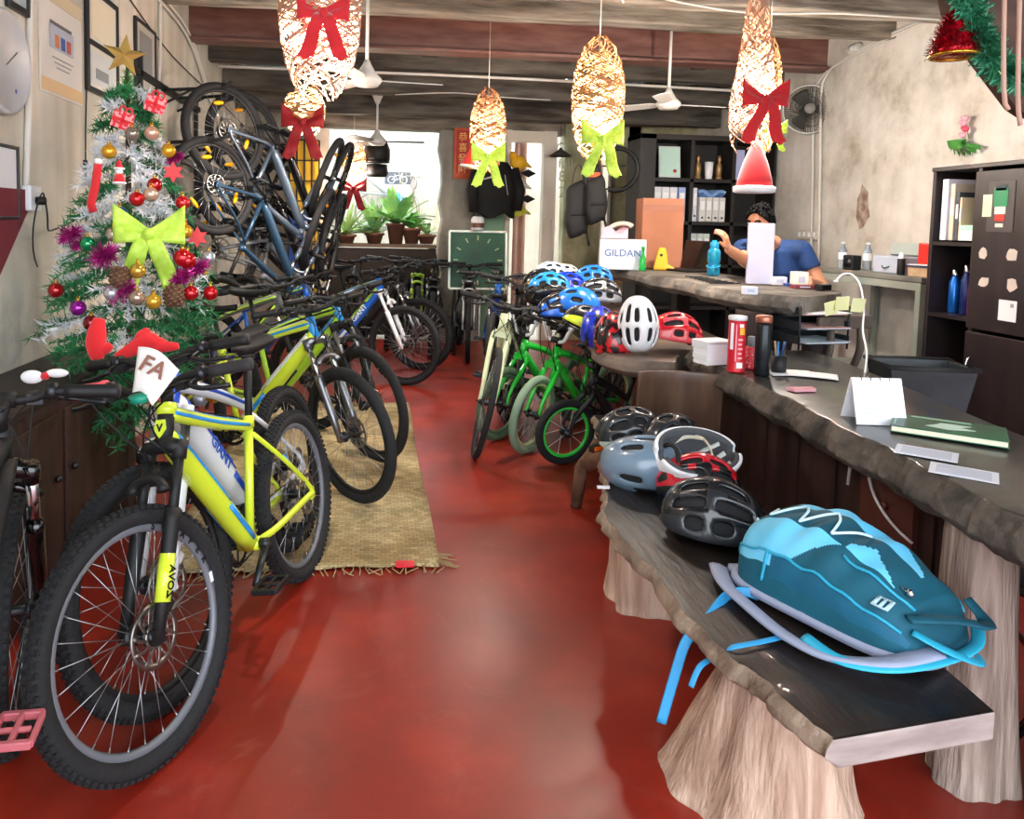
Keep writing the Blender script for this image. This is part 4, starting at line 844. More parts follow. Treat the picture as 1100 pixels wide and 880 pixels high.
for i,(c,a) in enumerate((('1d5fd0',.3),('c9a070',-.35),('2a80c0',.05),('202020',.5))): g=G(); g.cyl((.01*math.cos(i*1.7),.01*math.sin(i*1.7),.01),(.01*math.cos(i*1.7)+.04*math.sin(a),.012*math.sin(i*1.7),.135),.0045,8); g.build('pen',mat('pen_'+c,c,.4),t)
for i,(u,v,rz,lb) in enumerate([(850,401,-.15,'white sheet of paper lying crooked by the black flask'),(872,403,-.55,'white folded sheet under a black clip, right of the other sheet')]):
    p=onc(u,v,.804+.002*i); g=G(); g.grid(lambda a,b:(-.10+.2*a,-.065+.13*b,.003*math.sin(3*a)),8,4); tag(g.build('paper_sheet',PAP,loc=p,rot=(0,0,rz),solid=.0012),lb,'paper')
t=thing('sticky_note_pad','pink sticky note pad on the counter','note pad',onc(862,420),(0,0,rd(4))); g=G(); g.prism([(-.045,-.018),(.045,-.018),(.055,.02),(-.055,.02)],0,.012); g.build('pad',mat('pink_paper','e8a4ae',.7),t)
# tent card / desk calendar
t=thing('desk_calendar','white spiral tent card standing on the counter before the green book','calendar',onc(938,452),(0,0,rd(-8)))
g=G(); g.prism([(-.055,0),(-.05,.0),(0,.135),(.05,0),(.055,0),(.004,.142),(-.004,.142)],-.08,.08,T=M.Rotation(PI/2,4,'Z')@M.Rotation(PI/2,4,'X')); g.build('tent_board',mat('card_white','f2f5fb',.6),t)
g=G()
for x in (-.05,-.02,.01,.04): g.ring((x,0,.138),.008,.0012,12,4,ax=(1,0,0))
g.build('spiral',DST,t); g=G()
for i,z in enumerate((.035,.05,.095,.105)): g.box((-.02+.004*i,-.0405+.052*(z-.035)*.75/.1*1.0-.012,z),(.09,.0012,.0012))
g.build('ruled_lines',mat('pale_grey_line','b9c2d2',.7),t)
t=thing('green_book','dark green hardback book with white label lying on the counter','book',onc(1018,466,.803),(0,0,rd(-40)))
g=G(); g.box((0,0,.004),(.30,.19,.003)); g.box((0,0,.022),(.30,.19,.003)); g.box((0,.095,.013),(.30,.003,.021)); g.build('cover',mat('dark_green_cover','0e4d32',.35,c2='15693f',scale=5),t,bev=.001); g=G(); g.box((0,-.002,.013),(.292,.182,.015)); g.build('pages',mat('page_edges','e7e2c8',.8),t)
g=G(); g.prism([(-.06,-.035),(.0,-.05),(.07,-.02),(.03,.0),(.06,.03),(-.02,.03),(-.03,.005)],.0236,.0243); g.build('label',mat('pale_green_label','cfe5d6',.6),t); g=G(); g.box((-.02,.075,.024),(.16,.012,.001)); g.box((-.14,-.02,.024),(.004,.1,.001)); g.build('title_line',mat('silver_green','9cc5a8',.4),t)
for i,(u,v,lb) in enumerate([(995,487,'laminated white card lying half under the green book'),(1035,508,'laminated white card nearest the counter edge')]):
    t=thing('laminated_card',lb,'card',onc(u,v,.802+.0016*(1-i)),(0,0,rd(-42))); g=G(); g.box((0,0,.001),(.15,.105,.0016)); g.build('card',mat('card_grey_white','dfe3ee',.4),t); g=G(); g.box((.0,0,.0021),(.12,.08,.0004)); g.box((-.04,.0,.0024),(.03,.004,.0004)); g.build('printed_panel',mat('card_print','c3c9d8',.5),t)
# ------------------------------------------------------------------ upper desk
def ond(u,v,z=1.083): p=atz(u,v,z); return (p.x,p.y,z)
CB=mat('blue_bottle_plastic','1a9ac4',.2,trans=.35,coat=.3)
t=thing('water_bottle','big blue plastic water bottle with wrist loop on the upper desk','bottle',ond(766,296)); g=G(); g.lathe([(.040,0),(.044,.006),(.044,.05),(.038,.075),(.038,.085),(.046,.11),(.046,.165),(.044,.18),(.03,.2),(.026,.205)],28); g.build('bottle_body',CB,t)
g=G(); g.lathe([(.03,.2),(.031,.205),(.031,.238),(.028,.242),(.018,.243),(.016,.256),(0,.256)],24); g.build('cap',mat('blue_cap','1688b4',.35),t); g=G(); g.tube(bez((-.044,0,.075),(-.10,-.05,.06),(-.02,-.10,.04),(.044,-.01,.075)),.006,6); g.build('loop',mat('blue_cap','1688b4'),t)
t=thing('laptop','open black laptop seen from behind on the upper desk','laptop',ond(735,291),(0,0,rd(-72)))
g=G(); g.box((0,-.0,.008),(.34,.23,.016)); g.build('keyboard_base',MBLK,t,bev=.004); g=G(); g.box((0,.135,.125),(.34,.012,.235),rot=(-.2,0,0)); g.build('screen',GBLK,t,bev=.004)
t=thing('green_bottle','small green glass bottle beside the white carton','bottle',ond(690,291)); g=G(); g.lathe([(.024,0),(.026,.005),(.026,.09),(.012,.13),(.011,.17),(.013,.172),(.013,.185),(0,.186)],20); g.build('glass',mat('green_glass','2fc45a',.08,trans=.6,coat=.3),t); g=G(); g.lathe([(.0135,.172),(.0135,.19),(0,.191)],14); g.build('cap',mat('green_cap','1e9c46',.4),t)
t=thing('carton','white cardboard carton printed with blue lettering at the far end of the upper desk','box',ond(668,289),(0,0,rd(-18)))
g=G(); g.box((0,0,.12),(.36,.24,.24)); bx_=g.build('box',mat('white_carton','c9d2de',.7),t,bev=.004); text('GILDAN',.078,mat('print_blue','1f4f9c',.6),bx_,basis((1,0,0),(0,0,1),(.0,-.1205,.13))); g=G(); g.box((-.1805,0,.15),(.001,.10,.05)); g.build('print_block',mat('print_grey_blue','8fa3c4',.6),bx_)
t=thing('tool_case','yellow drill-shaped tool body standing behind the laptop','tool',ond(711,290),(0,0,rd(-20))); YEL=mat('tool_yellow','f2b61c',.4)
g=G(); g.prism([(-.07,0),(.09,0),(.10,.02),(.045,.045),(.035,.14),(.02,.18),(-.03,.18),(-.05,.1)],-.035,.035,T=M.Rotation(PI/2,4,'X')); g.build('housing',YEL,t,bev=.012); g=G(); g.ball((-.01,-.037,.12),(.012,.006,.012),10,6); g.build('button',MBLK,t)
t=thing('bag_pile','black bag slumped on the upper desk against the laptop','bag',ond(695,281),(0,0,rd(-10))); g=G(); g.ball((0,0,.14),(.17,.11,.145),20,12); g.v=[(x*(1+.12*math.sin(9*z*8+x*20)),y*(1+.1*math.sin(17*x)),max(0,z+.02*math.sin(14*x+9*y))) for x,y,z in g.v]; g.build('sack',mat('black_nylon','17191e',.6,bump=.3),t); g=G(); g.tube(bez((-.08,-.05,.25),(-.05,-.1,.34),(.05,-.1,.34),(.08,-.05,.25)),.012,6,flat=.3); g.build('handle',MBLK,t)
t=thing('pink_bundle','pink and cream folded cloth bundle on top of the white carton','cloth',(lambda p:(p[0]-.06,p[1]+.02,p[2]+.244))(ond(668,289)),(0,0,rd(-18)))
g=G(); g.grid(lambda u,v:(-.1+.2*u,-.07+.14*v,.05+.03*math.sin(7*u+3*v)+.02*math.cos(9*v)),10,8); g.grid(lambda u,v:(-.1+.2*u,-.07+.14*v,.002),6,6); g.grid(lambda u,v:(-.1+.2*u,-.07,.002+v*(.048+.03*math.sin(7*u)+.02)),10,2); g.build('fold',mat('pink_cloth','e9b9c8',.8),t); g=G(); g.tube(bez((-.05,0,.08),(.0,.02,.12),(.08,0,.14),(.13,-.02,.10)),.03,10,flat=.6); g.build('roll',mat('cream_cloth','d9c7b8',.8),t)
# white standing panel, boxes
t=thing('paper_bag','tall white card panel standing on the upper desk in front of the man','card',ond(815,305),(0,0,rd(-12))); g=G(); g.box((0,0,.19),(.155,.035,.38)); g.build('panel',mat('lilac_white','d3d3ea',.7),t,bev=.003)
for u,v,sx,sy,sz,c,nm,lb in [(858,308,.08,.08,.09,'eef0e2','small_carton','cream white cube carton at the near end of the upper desk'),(836,306,.085,.06,.05,'e8e9f2','small_carton','low white carton between the tall panel and the cream cube'),(805,316,.07,.05,.04,'e6e9f6','card_box','white business card box at the front edge of the upper desk'),(872,303,.12,.08,.02,'7f2a3a','notebook','small red notebook right of the cream cube'),(868,297,.10,.07,.016,'2c4f9c','notebook','small blue notebook on the far corner of the upper desk')]:
    t=thing(nm,lb,'notebook' if nm=='notebook' else 'box',({'7f2a3a':(2.52,4.12,1.083),'2c4f9c':(2.56,4.28,1.083)}.get(c) or ond(u,v)),(0,0,rd(-10))); g=G(); g.box((0,0,sz/2),(sx,sy,sz)); g.build('box' if nm!='notebook' else 'cover',mat('c_'+c,c,.6),t,bev=.002); g=G(); g.box((0,-sy/2-.0006,sz*.5),(sx*.5,.001,sz*.4)); g.build('label',mat('c_lab','c8cad6',.6),t)
t=thing('power_bank','black charger with white cable on the edge of the upper desk','charger',ond(884,312),(0,0,rd(20))); g=G(); g.box((0,0,.018),(.09,.05,.036)); g.build('housing',GBLK,t,bev=.006)
t=thing('white_cable','white charging cable looping down from the charger past the sticky notes','cable',at(900,300,3.75)); g=G(); p0=t.location; pts=[at(898,302,3.72),at(905,295,3.74),at(915,295,3.72),at(924,306,3.66),at(928,330,3.55),at(927,355,3.4),at(931,378,3.2),at(929,404,3.02)]; g.tube(spline([p-V(p0) for p in pts],6),.005,6); g.build('cord',WHT,t); g=G(); g.box(pts[0]-V(p0),(.02,.012,.01)); g.build('plug',WHT,t)
for i,(u,v,a,lb) in enumerate([(893,331,-.25,'yellow sticky note on the desk edge, leftmost of three'),(905,326,-.05,'yellow sticky note in the middle of three'),(922,328,.06,'yellow sticky note beside the white cable')]):
    p=at(u,v,3.57-.02*i); g=G(); g.box((0,0,0),(.075,.0015,.072),rot=(.12,a,.05)); tag(g.build('sticky_note',mat('pale_yellow_note','e9eab0',.7),loc=p),lb,'note','sticky notes on the desk edge')
g=G()
for i in range(7):
    a=V(ond(738+i*4,297+i*1.2,1.088)); g.tube(bez(a,a+V((-.1+.03*i,-.08,.01)),a+V((.12,-.05,.0)),a+V((.10+.02*i,-.02+.01*i,.0))),.004,5)
tag(g.build('cable_tangle',MBLK),'tangle of black cables on the upper desk before the laptop','cable')
t=thing('headphones','black and silver headphones behind the blue bottle','headphones',ond(738,289)); g=G(); g.ring((0,0,.06),.06,.008,24,6,ax=(1,.5,0)); g.build('headband',CHR,t)
for s in (-1,1): g=G(); g.ball((.03*s,.058*s*-1,.04),(.025,.03,.04)); g.build('ear_cup',MBLK,t)
# brown box + bags hung behind
t=thing('brown_carton','tall orange-brown cardboard box standing on the far end of the upper desk','box',ond(675,275.5),(0,0,rd(-8))); t.location.y=6.05; t.location.x=2.39; g=G(); g.box((0,0,.29),(.34,.26,.58)); g.build('box',mat('orange_brown_card','a5694c',.7,c2='b5775a',scale=3),t,bev=.004); g=G(); g.box((0,-.131,.5),(.34,.002,.05)); g.build('tape',mat('card_tape','9a5f44',.5),t)
t.location.z=1.083
# binders in the bookcase
def binders(row,x,n,h,w,cols,lb,spc=.006):
    z=2.33-.42*row
    for i in range(n):
        c=cols[i%len(cols)]; r=thing('ring_binder',lb,'binder',(x+i*(w+spc),7.19,z+.002),group=lb)
        g=G(); g.box((0,0,h/2),(w,.22,h)); g.build('cover',mat('binder_'+c,c,.5),r,bev=.003); g=G(); g.cyl((0,-.111,h*.16),(0,-.1125,h*.16),.011,12); g.build('finger_hole',MBLK,r); g=G(); g.box((0,-.1112,h*.66),(w*.7,.001,h*.36)); g.build('spine_label',PAP,r)
binders(2,2.77,3,.33,.075,['dfe2ea'],'white ring binder with blank spine in the left compartment, second row of the bookcase')
binders(2,3.02,1,.33,.07,['9fb6e6'],'blue ring binder in the left compartment beside the white ones')
binders(2,3.155,1,.33,.04,['d5dbe8'],'thin white binder next to the divider in the middle compartment')
binders(2,3.235,4,.24,.062,['d8d8d6'],'short grey binder under the blue cloth in the middle compartment')
binders(3,3.16,3,.3,.06,['c9d6d2'],'pale green binder in the lower compartment behind the blue bottle')
g=G(); g.grid(lambda u,v:(-.14+.28*u,-.09+.18*v,.03+.025*math.sin(9*u+4*v)),14,8); tag(g.build('folded_cloth',mat('blue_cloth','7ea4e0',.8),loc=(3.33,7.17,1.74),solid=.03),'light blue folded cloth lying on top of the short grey binders','cloth')
t=thing('framed_certificate','pale green framed certificate standing in the top left compartment of the bookcase','certificate',(2.9,7.12,1.913),(-.12,0,0)); g=G(); g.box((0,0,.16),(.22,.015,.31)); g.build('frame',mat('silver_green_frame','c9d6d2',.4),t,bev=.003); g=G(); g.box((0,-.009,.16),(.19,.002,.27)); g.build('certificate',mat('mint_paper','bfe3d8',.6),t); g=G(); g.cyl((.05,-.0105,.07),(.05,-.0125,.07),.018,14); g.build('seal',RED,t)
for i,(x,lb) in enumerate([(3.2,'small gold statuette, left of the white vase in the bookcase'),(3.42,'small gold statuette, right of the white vase in the bookcase')]):
    t=thing('statuette',lb,'figurine',(x,7.15,1.913)); g=G(); g.lathe([(.035,0),(.035,.02),(.026,.03),(.034,.1),(.026,.15),(.013,.17),(.02,.19),(.022,.21),(.012,.235),(.0,.24)],16); g.build('figure',mat('dull_gold','b08d5e',.4,.7),t)
t=thing('white_vase','white vase between the two gold statuettes','vase',(3.31,7.14,1.913)); g=G(); g.lathe([(.03,0),(.034,.004),(.045,.17),(.04,.17),(.03,.01),(0,.01)],20,caps=False); g.build('vase',WHT,t)
t=thing('blue_folder','pale blue folder standing in the top right compartment of the bookcase','folder',(3.62,7.15,1.913),(0,0,.15)); g=G(); g.box((0,0,.15),(.12,.03,.30)); g.build('cover',mat('folder_lilac','b9c1ea',.6),t,bev=.003)
# side table things
def ons(u,v): p=atz(u,v,1.14); return (min(3.93,max(3.50,p.x)),min(5.45,max(4.42,p.y)),1.1385)
BW=mat('clear_water_bottle','cfdcec',.1,trans=.7); LB=mat('bottle_blue_label','3f7fd0',.5)
for i,(x,y,lb) in enumerate([(3.62,5.40,'clear water bottle, farthest of three on the side table'),(3.70,5.22,'clear water bottle in the middle of three on the side table'),(3.78,5.02,'clear water bottle with bright blue label nearest the printer')]):
    t=thing('water_bottle',lb,'bottle',(x,y,1.1385),group='water bottles on the side table'); g=G(); g.lathe([(.03,0),(.032,.005),(.032,.06),(.03,.065),(.032,.07),(.032,.135),(.014,.175),(.013,.19)],18); g.build('bottle_body',BW,t); g=G(); g.lathe([(.015,.186),(.015,.205),(0,.206)],12); g.build('cap',WHT if i<2 else LB,t); g=G(); g.lathe([(.0328,.07),(.0328,.125)],18,caps=False); g.build('label',PAP if i<2 else LB,t)
t=thing('printer','grey-white desktop printer on the side table','printer',(3.70,4.84,1.1385),(0,0,rd(-88))); g=G(); g.box((0,0,.06),(.30,.24,.12)); g.build('body',mat('printer_grey','b9c2d4',.5),t,bev=.01); g=G(); g.box((0,.06,.16),(.28,.1,.09),rot=(-.3,0,0)); g.build('paper_feeder',mat('clear_grey','aeb8b4',.3),t,bev=.004); g=G(); g.tube(bez((-.05,-.122,.05),(-.03,-.14,.03),(.0,-.14,.03),(.02,-.122,.05)),.004,6); g.build('handle',MBLK,t)
t=thing('desk_radio','black desktop speaker at the far end of the side table','speaker',(3.55,5.18,1.1385),(0,0,rd(-75))); g=G(); g.box((0,0,.055),(.09,.09,.11)); g.build('cabinet',MBLK,t,bev=.008); g=G(); g.cyl((0,-.046,.055),(0,-.05,.055),.034,20); g.build('cone',DST,t)
t=thing('wooden_box','shallow wooden box on the near end of the side table','box',(3.68,4.50,1.1385),(0,0,rd(-80))); g=G(); g.box((0,0,.03),(.20,.26,.06)); g.build('box',mat('tan_wood','a98f72',.6,c2='bda284',scale=5,stretch=(6,1,6)),t,bev=.003)
t=thing('clipboard','blue and white folder lying on the wooden box','folder',(3.66,4.52,1.20),(0,0,rd(-80))); g=G(); g.box((0,0,.006),(.18,.24,.012)); g.build('cover',mat('navy_cover','2c3656',.5),t); g=G(); g.box((0,0,.0145),(.17,.22,.005)); g.build('sheets',PAP,t)
t=thing('red_case','red plastic case standing on the folder','case',(3.68,4.56,1.219),(0,0,rd(-70))); g=G(); g.prism([(-.06,0),(.06,0),(.04,.07),(.0,.13),(-.06,.14)],-.04,.04,T=M.Rotation(PI/2,4,'X')); g.build('case',mat('bright_red_plastic','e3281e',.4),t,bev=.006)
t=thing('glue_bottle','black and white glue bottle left of the red case','bottle',(3.55,4.66,1.1385)); g=G(); g.lathe([(.022,0),(.024,.004),(.024,.11),(.012,.13)],16); g.build('bottle_body',MBLK,t); g=G(); g.lathe([(.024,.11),(.025,.112),(.012,.15),(0,.155)],16); g.build('cap',WHT,t)
t=thing('leather_bag','black bag with tan strap at the near end of the side table','bag',(3.76,4.47,1.219),(0,0,rd(-60))); g=G(); g.box((0,0,.075),(.16,.08,.15)); g.build('pouch',MBLK,t,bev=.02,seg=3); g=G(); g.tube(bez((-.06,-.045,.02),(-.09,-.06,.19),(.09,-.06,.19),(.06,-.045,.02)),.011,8,flat=.4); g.build('strap',mat('tan_leather','b98a4c',.6),t)
# cabinet contents
def inc(u,v,z,x=3.46): p=atx(u,v,x); return (x,min(4.09,max(3.88,p.y)),z+.001)
FG='flasks on the middle shelf of the dark cabinet'
for u,c,h,r,lb,m in [(1010,'1c6fd0',.26,.03,'bright blue metal flask, leftmost on the cabinet shelf',.6),(1022,'1d2f6a',.29,.028,'navy flask second from the left on the cabinet shelf',.3),(1031,'c23ab0',.23,.034,'magenta flask on the cabinet shelf',.2)]:
    t=thing('steel_flask',lb,'flask',inc(u,330,.95,3.42+.02*(u%3)),group=FG); t.location.y=4.13-(u-1003)/49*.36; fm=mat('flask_'+c,c,.28,m,coat=.4)
    g=G(); g.lathe([(r*.92,0),(r,.006),(r,h*.7),(r*.55,h*.83),(r*.5,h*.86)],22); g.build('flask_body',fm,t); g=G(); g.lathe([(r*.6,h*.85),(r*.62,h*.87),(r*.6,h*.98),(r*.3,h),(0,h)],18); g.build('cap',CHR if c!='c23ab0' else fm,t)
t=thing('plastic_folder','pale translucent plastic sleeve behind the magenta flask','folder',(3.60,3.87,.951),(0,.0,.1)); g=G(); g.box((0,0,.13),(.2,.03,.26)); g.build('sleeve',mat('pale_sleeve','b8c6dc',.4),t,bev=.004)
t=thing('purple_bottle','small purple dropper bottle on the low cabinet shelf','bottle',(3.42,3.98,.481)); g=G(); g.lathe([(.03,0),(.033,.005),(.033,.09),(.012,.12),(.009,.16),(0,.17)],16); g.build('bottle_body',mat('purple_plastic','7a2aa8',.4),t)
for i,(y,w,h,c,nm,lb) in enumerate([(4.08,.055,.36,'dfe2f4','folder','white lever folder at the left of the top cabinet shelf'),(4.02,.04,.33,'d9c9b4','folder','brown card folder beside the white one in the cabinet'),(3.98,.03,.28,'4a4e58','folder','dark grey folder in the cabinet'),(3.955,.018,.25,'e6cfae','folder','thin cream folder right of the dark grey one')]):
    t=thing('file_folder',lb,'folder',(3.50,y,1.384),(0,0,0),group='folders on the top cabinet shelf'); g=G(); g.box((0,0,h/2),(.28,w*.8,h)); g.build('cover',mat('fold_'+c,c,.6),t,bev=.003); g=G(); g.box((-.141,0,h*.6),(.002,w*.5,h*.3)); g.build('spine_label',PAP,t)
t=thing('tissue_box','white and mint tissue box in the top shelf of the cabinet','box',(3.40,3.885,1.384)); g=G(); g.box((0,0,.045),(.11,.10,.09)); g.build('box',mat('mint_box','a9e0cc',.6),t,bev=.003); g=G(); g.box((-.056,0,.03),(.002,.10,.055)); g.build('label',PAP,t); g=G(); g.grid(lambda u,v:((-.035+.07*u)*(1-.3*v),(-.03+.06*math.sin(5*u)*.4)*(1+.2*v),.09+.15*v+.03*math.sin(7*u)*v),8,5); g.build('tissue',PAP,t,solid=.003)
# posters and stickers on the cabinet doors
def oncab(u,v): return atx(u,v,3.318)
t=thing('sticker_card','grey card with green and red sticker on the cabinet door','sticker',oncab(1075,222)); g=G(); g.box((0,0,0),(.003,.17,.27)); g.build('card',mat('grey_card','4c4646',.6),t)
for dy,dz,sy,sz,c in [(-.0,.05,.09,.10,'1c8a5a'),(.0,.10,.07,.03,'1d2f34'),(.0,-.02,.07,.04,'e9e4dc'),(.0,-.06,.065,.035,'c23222'),(0,-.10,.05,.02,'d8dccb')]: g=G(); g.box((-.003,dy,dz),(.002,sy,sz)); g.build('sticker',mat('st_'+c,c,.5),t,bev=.001)
t=thing('sticky_note','pale green note stuck on the cabinet beside the grey card','note',oncab(1061,221)); g=G(); g.box((-.002,0,0),(.002,.06,.12)); g.build('sheet',mat('pale_green_note','d5e6c0',.7),t)
t=thing('white_notice','white square notice on the cabinet door below the torn stickers','notice',oncab(1082,334)); g=G(); g.box((0,0,0),(.003,.11,.11)); g.build('sheet',PAP,t); g=G(); g.box((-.003,-.03,.03),(.001,.02,.02)); g.build('print_mark',mat('grey_print','9aa2ac',.6),t)
for i,(u,v,lb) in enumerate([(1056,272,'torn white sticker patch, upper left of four on the cabinet door'),(1087,274,'torn white sticker patch, upper right of four on the cabinet door'),(1057,303,'torn white sticker patch, lower left of four on the cabinet door'),(1087,306,'torn white sticker patch, lower right of four on the cabinet door')]):
    rn=random.Random(i); g=G(); n=9; g.prism([((.030+.012*rn.random())*math.cos(2*PI*k/n)*(1 if i%2 else .7),(.026+.016*rn.random())*math.sin(2*PI*k/n)) for k in range(n)],-.001,.001,T=M.Rotation(PI/2,4,'Y')@M.Rotation(PI/2+.5*i,4,'Z')); tag(g.build('torn_sticker',mat('torn_paper','cfc2b8',.8),loc=oncab(u,v)),lb,'sticker','torn stickers on the cabinet door')
# ------------------------------------------------------------------ man behind the desk
SKIN=mat('skin','c68a68',.5,c2='b97c5c',scale=9); NAVY=mat('navy_shirt','12386e',.8,c2='0e2c58',scale=8,bump=.2); HAIR=mat('black_hair','050405',.8); HAIR.node_tree.nodes['Principled BSDF'].inputs['Specular IOR Level'].default_value=.12
hc=at(817,241,4.75); mx_,my_=hc.x,hc.y
t=thing('person','person with short black hair in a navy shirt sitting behind the upper desk, hand raised','person',(mx_+.08,my_+.1,0)); o_=V((mx_+.08,my_+.1,0)); H_=V(hc)-o_
g=G()
hp=V((.12,.10,.80)); ch=V((.10,.04,1.14)); nk=H_+V((.05,.02,-.13))
sL=ch+V((-.17,.10,.14)); sR=ch+V((.17,-.06,.14))
Rz=M.Rotation(rd(-58),4,'Z')
Tq=M.Translation(H_)@Rz@M.Rotation(rd(12),4,'X')
def head(u,v):
    a=PI*v; b=2*PI*u; x=.078*math.sin(a)*math.cos(b); y=.098*math.sin(a)*math.sin(b); z=.122*math.cos(a)
    if z<0: x*=1-.25*(-z/.122)**1.3; y=y*(1-.12*(-z/.122))-.012*(-z/.122)
    return V((x,y,z))
g.grid(head,24,16,cu=True,T=Tq)
g.tube([(0,-.09,.018),(0,-.108,-.015),(0,-.116,-.03),(0,-.100,-.04)],[.010,.012,.016,.012],8,T=Tq)
g.ball((0,-.092,-.066),(.024,.012,.007),10,6,T=Tq); g.ball((0,-.09,-.078),(.02,.011,.007),10,6,T=Tq); g.ball((0,-.085,-.108),(.022,.02,.016),10,6,T=Tq)
for s in (-1,1): g.ball((s*.08,.01,-.012),(.012,.022,.032),10,8,T=Tq)
g.tube([nk+V((0,.0,.09)),nk,ch+V((0,.03,.18)),ch+V((0,.02,.10))],[.054,.056,.075,.12],14)
g.tube([hp,hp+V((0,-.01,.14)),ch,ch+V((0,.015,.11))],[.15,.145,.165,.13],18,flat=.72,up=(0,1,0))
g.ball(hp,(.17,.13,.11),18,10)
def limb(p,r): g.tube(spline(p,5),[r[0]+(r[-1]-r[0])*i/(5*(len(p)-1)) for i in range(5*(len(p)-1)+1)],12); [g.ball(q,k*.98,12,8) for q,k in zip(p,[r[0]+(r[-1]-r[0])*i/(len(p)-1) for i in range(len(p))])]
eL=at(806,283,4.5)-o_; wL=at(783,268,4.42)-o_
limb([sL,(sL+eL)/2+V((-.02,0,-.01)),eL],(.058,.045)); limb([eL,wL],(.044,.030))
eR=ch+V((.27,-.16,-.10)); wR=V((.0,-.32,1.10)); wR=eR+V((-.20,-.16,.06)); limb([sR,eR],(.058,.045)); limb([eR,wR],(.044,.030))
def hand(w,d,nrm):
    d=V(d).normalized(); n_=(V(nrm)-d*d.dot(V(nrm))).normalized(); sd=d.cross(n_)
    g.tube([w-d*.01,w+d*.03,w+d*.085],[.024,.036,.036],12,flat=.45,up=n_)
    for k,(o2,ln) in enumerate(((-.03,.068),(-.01,.078),(.01,.074),(.03,.058))):
        b=w+d*.08+sd*o2; g.tube([b-d*.02,b,b+d*ln*.4-n_*.008,b+d*ln*.7-n_*.028,b+d*ln*.82-n_*.05],[.0105,.010,.0095,.009,.008],8)
    b=w+d*.025-sd*.03; g.tube([b,b+d*.03-sd*.022-n_*.01,b+d*.06-sd*.026-n_*.022],[.0125,.011,.009],8)
hand(wL,V((-.25,-.1,.55)),V((.6,-.6,.2))); hand(wR,V((-.8,-.45,-.05)),V((0,-.1,1)))
for s in (-1,1):
    kn=hp+V((s*.12-.02,-.42,-.02)); an=kn+V((0,.10,-.44)); limb([hp+V((s*.09,0,-.02)),kn],(.085,.062)); limb([kn,an],(.058,.038)); g.tube([an+V((0,.03,-.03)),an+V((0,-.06,-.05)),an+V((0,-.17,-.065))],[.042,.044,.032],12,flat=.7,up=(0,0,1))
bd=g.build('body',SKIN,t); md=bd.modifiers.new('r','REMESH'); md.mode='VOXEL'; md.voxel_size=.006; md.use_smooth_shade=True; md2=bd.modifiers.new('s','SMOOTH'); md2.factor=.5; md2.iterations=4
g=G()
def sleeve(p,r): pts=spline(p,5); g.tube(pts,[r[0]+(r[-1]-r[0])*i/(len(pts)-1) for i in range(len(pts))],14)
g.tube([hp+V((0,0,-.06)),hp,hp+V((0,-.01,.14)),ch,ch+V((0,.015,.12)),ch+V((0,.03,.19))],[.17,.175,.17,.185,.165,.085],20,flat=.74,up=(0,1,0)); g.ball(sL,.075,14,10); g.ball(sR,.075,14,10); g.tube([sL,sR],[.08,.08],14); sleeve([sL,(sL+eL)/2],(.074,.066)); sleeve([sR,(sR+eR)/2],(.074,.066))
b2=g.build('shirt',NAVY,t); md=b2.modifiers.new('r','REMESH'); md.mode='VOXEL'; md.voxel_size=.008; md.use_smooth_shade=True; md2=b2.modifiers.new('s','SMOOTH'); md2.iterations=6
g=G()
for s in (-1,1):
    kn=hp+V((s*.12-.02,-.42,-.02)); an=kn+V((0,.10,-.44)); pts=spline([hp+V((s*.085,.0,-.02)),kn,an+V((0,0,.06))],6); g.tube(pts,[.105-.055*i/(len(pts)-1) for i in range(len(pts))],14)
g.ball(hp+V((0,0,-.03)),(.185,.145,.11),18,10); b3=g.build('trousers',mat('dark_trousers','1c2028',.8),t); md=b3.modifiers.new('r','REMESH'); md.mode='VOXEL'; md.voxel_size=.01; md.use_smooth_shade=True
g=G()
def hairf(u,v):
    a=PI*(.02+.50*v); b=2*PI*u; fr=max(0,-math.sin(b)); k=1.09+.008*math.sin(31*u*6)+.008*math.sin(17*v*6+9*u); a=min(a,PI*(.52-.27*fr**1.2)) ; a2=a
    return V((.080*math.sin(a2)*math.cos(b)*k,.100*math.sin(a2)*math.sin(b)*k+.004,.124*math.cos(a2)*k*(1.0)+.004))
g.grid(hairf,48,16,cu=True,T=Tq); g.grid(lambda u,v:hairf(u,1)*( .86) if v>.5 else hairf(u,1),48,1,cu=True,T=Tq)
for i in range(60): b=2*PI*RN.random(); u=RN.random(); p=hairf(u,RN.uniform(.1,.7)); g.tube([Tq@p,Tq@(p*1.03+V((.006,-.008,.004))),Tq@(p*1.03+V((.012,-.02,-.002)))],[.008,.006,.0015],6)
for s in (-1,1): g.tube([Tq@V((s*.018,-.094,.036)),Tq@V((s*.034,-.092,.042)),Tq@V((s*.05,-.082,.036))],.005,6)
g.build('hair',HAIR,t,solid=.004)
for s in (-1,1): g=G(); g.ball(Tq@V((s*.032,-.085,.016)),.0125,12,8); e=g.build('eye',mat('eye_dark','2a1c16',.2),t)
t=thing('bar_stool','tall dark bar stool under the seated person','stool',(mx_+.20,my_+.2,0)); g=G(); g.lathe([(.17,.64),(.18,.645),(.18,.69),(.16,.70),(0,.70)],24); g.build('seat',MBLK,t)
for k in range(4): a=PI/4+k*PI/2; g=G(); g.tube([(.2*math.cos(a),.2*math.sin(a),0),(.13*math.cos(a),.13*math.sin(a),.645)],.016,8); g.build('leg',DST,t)
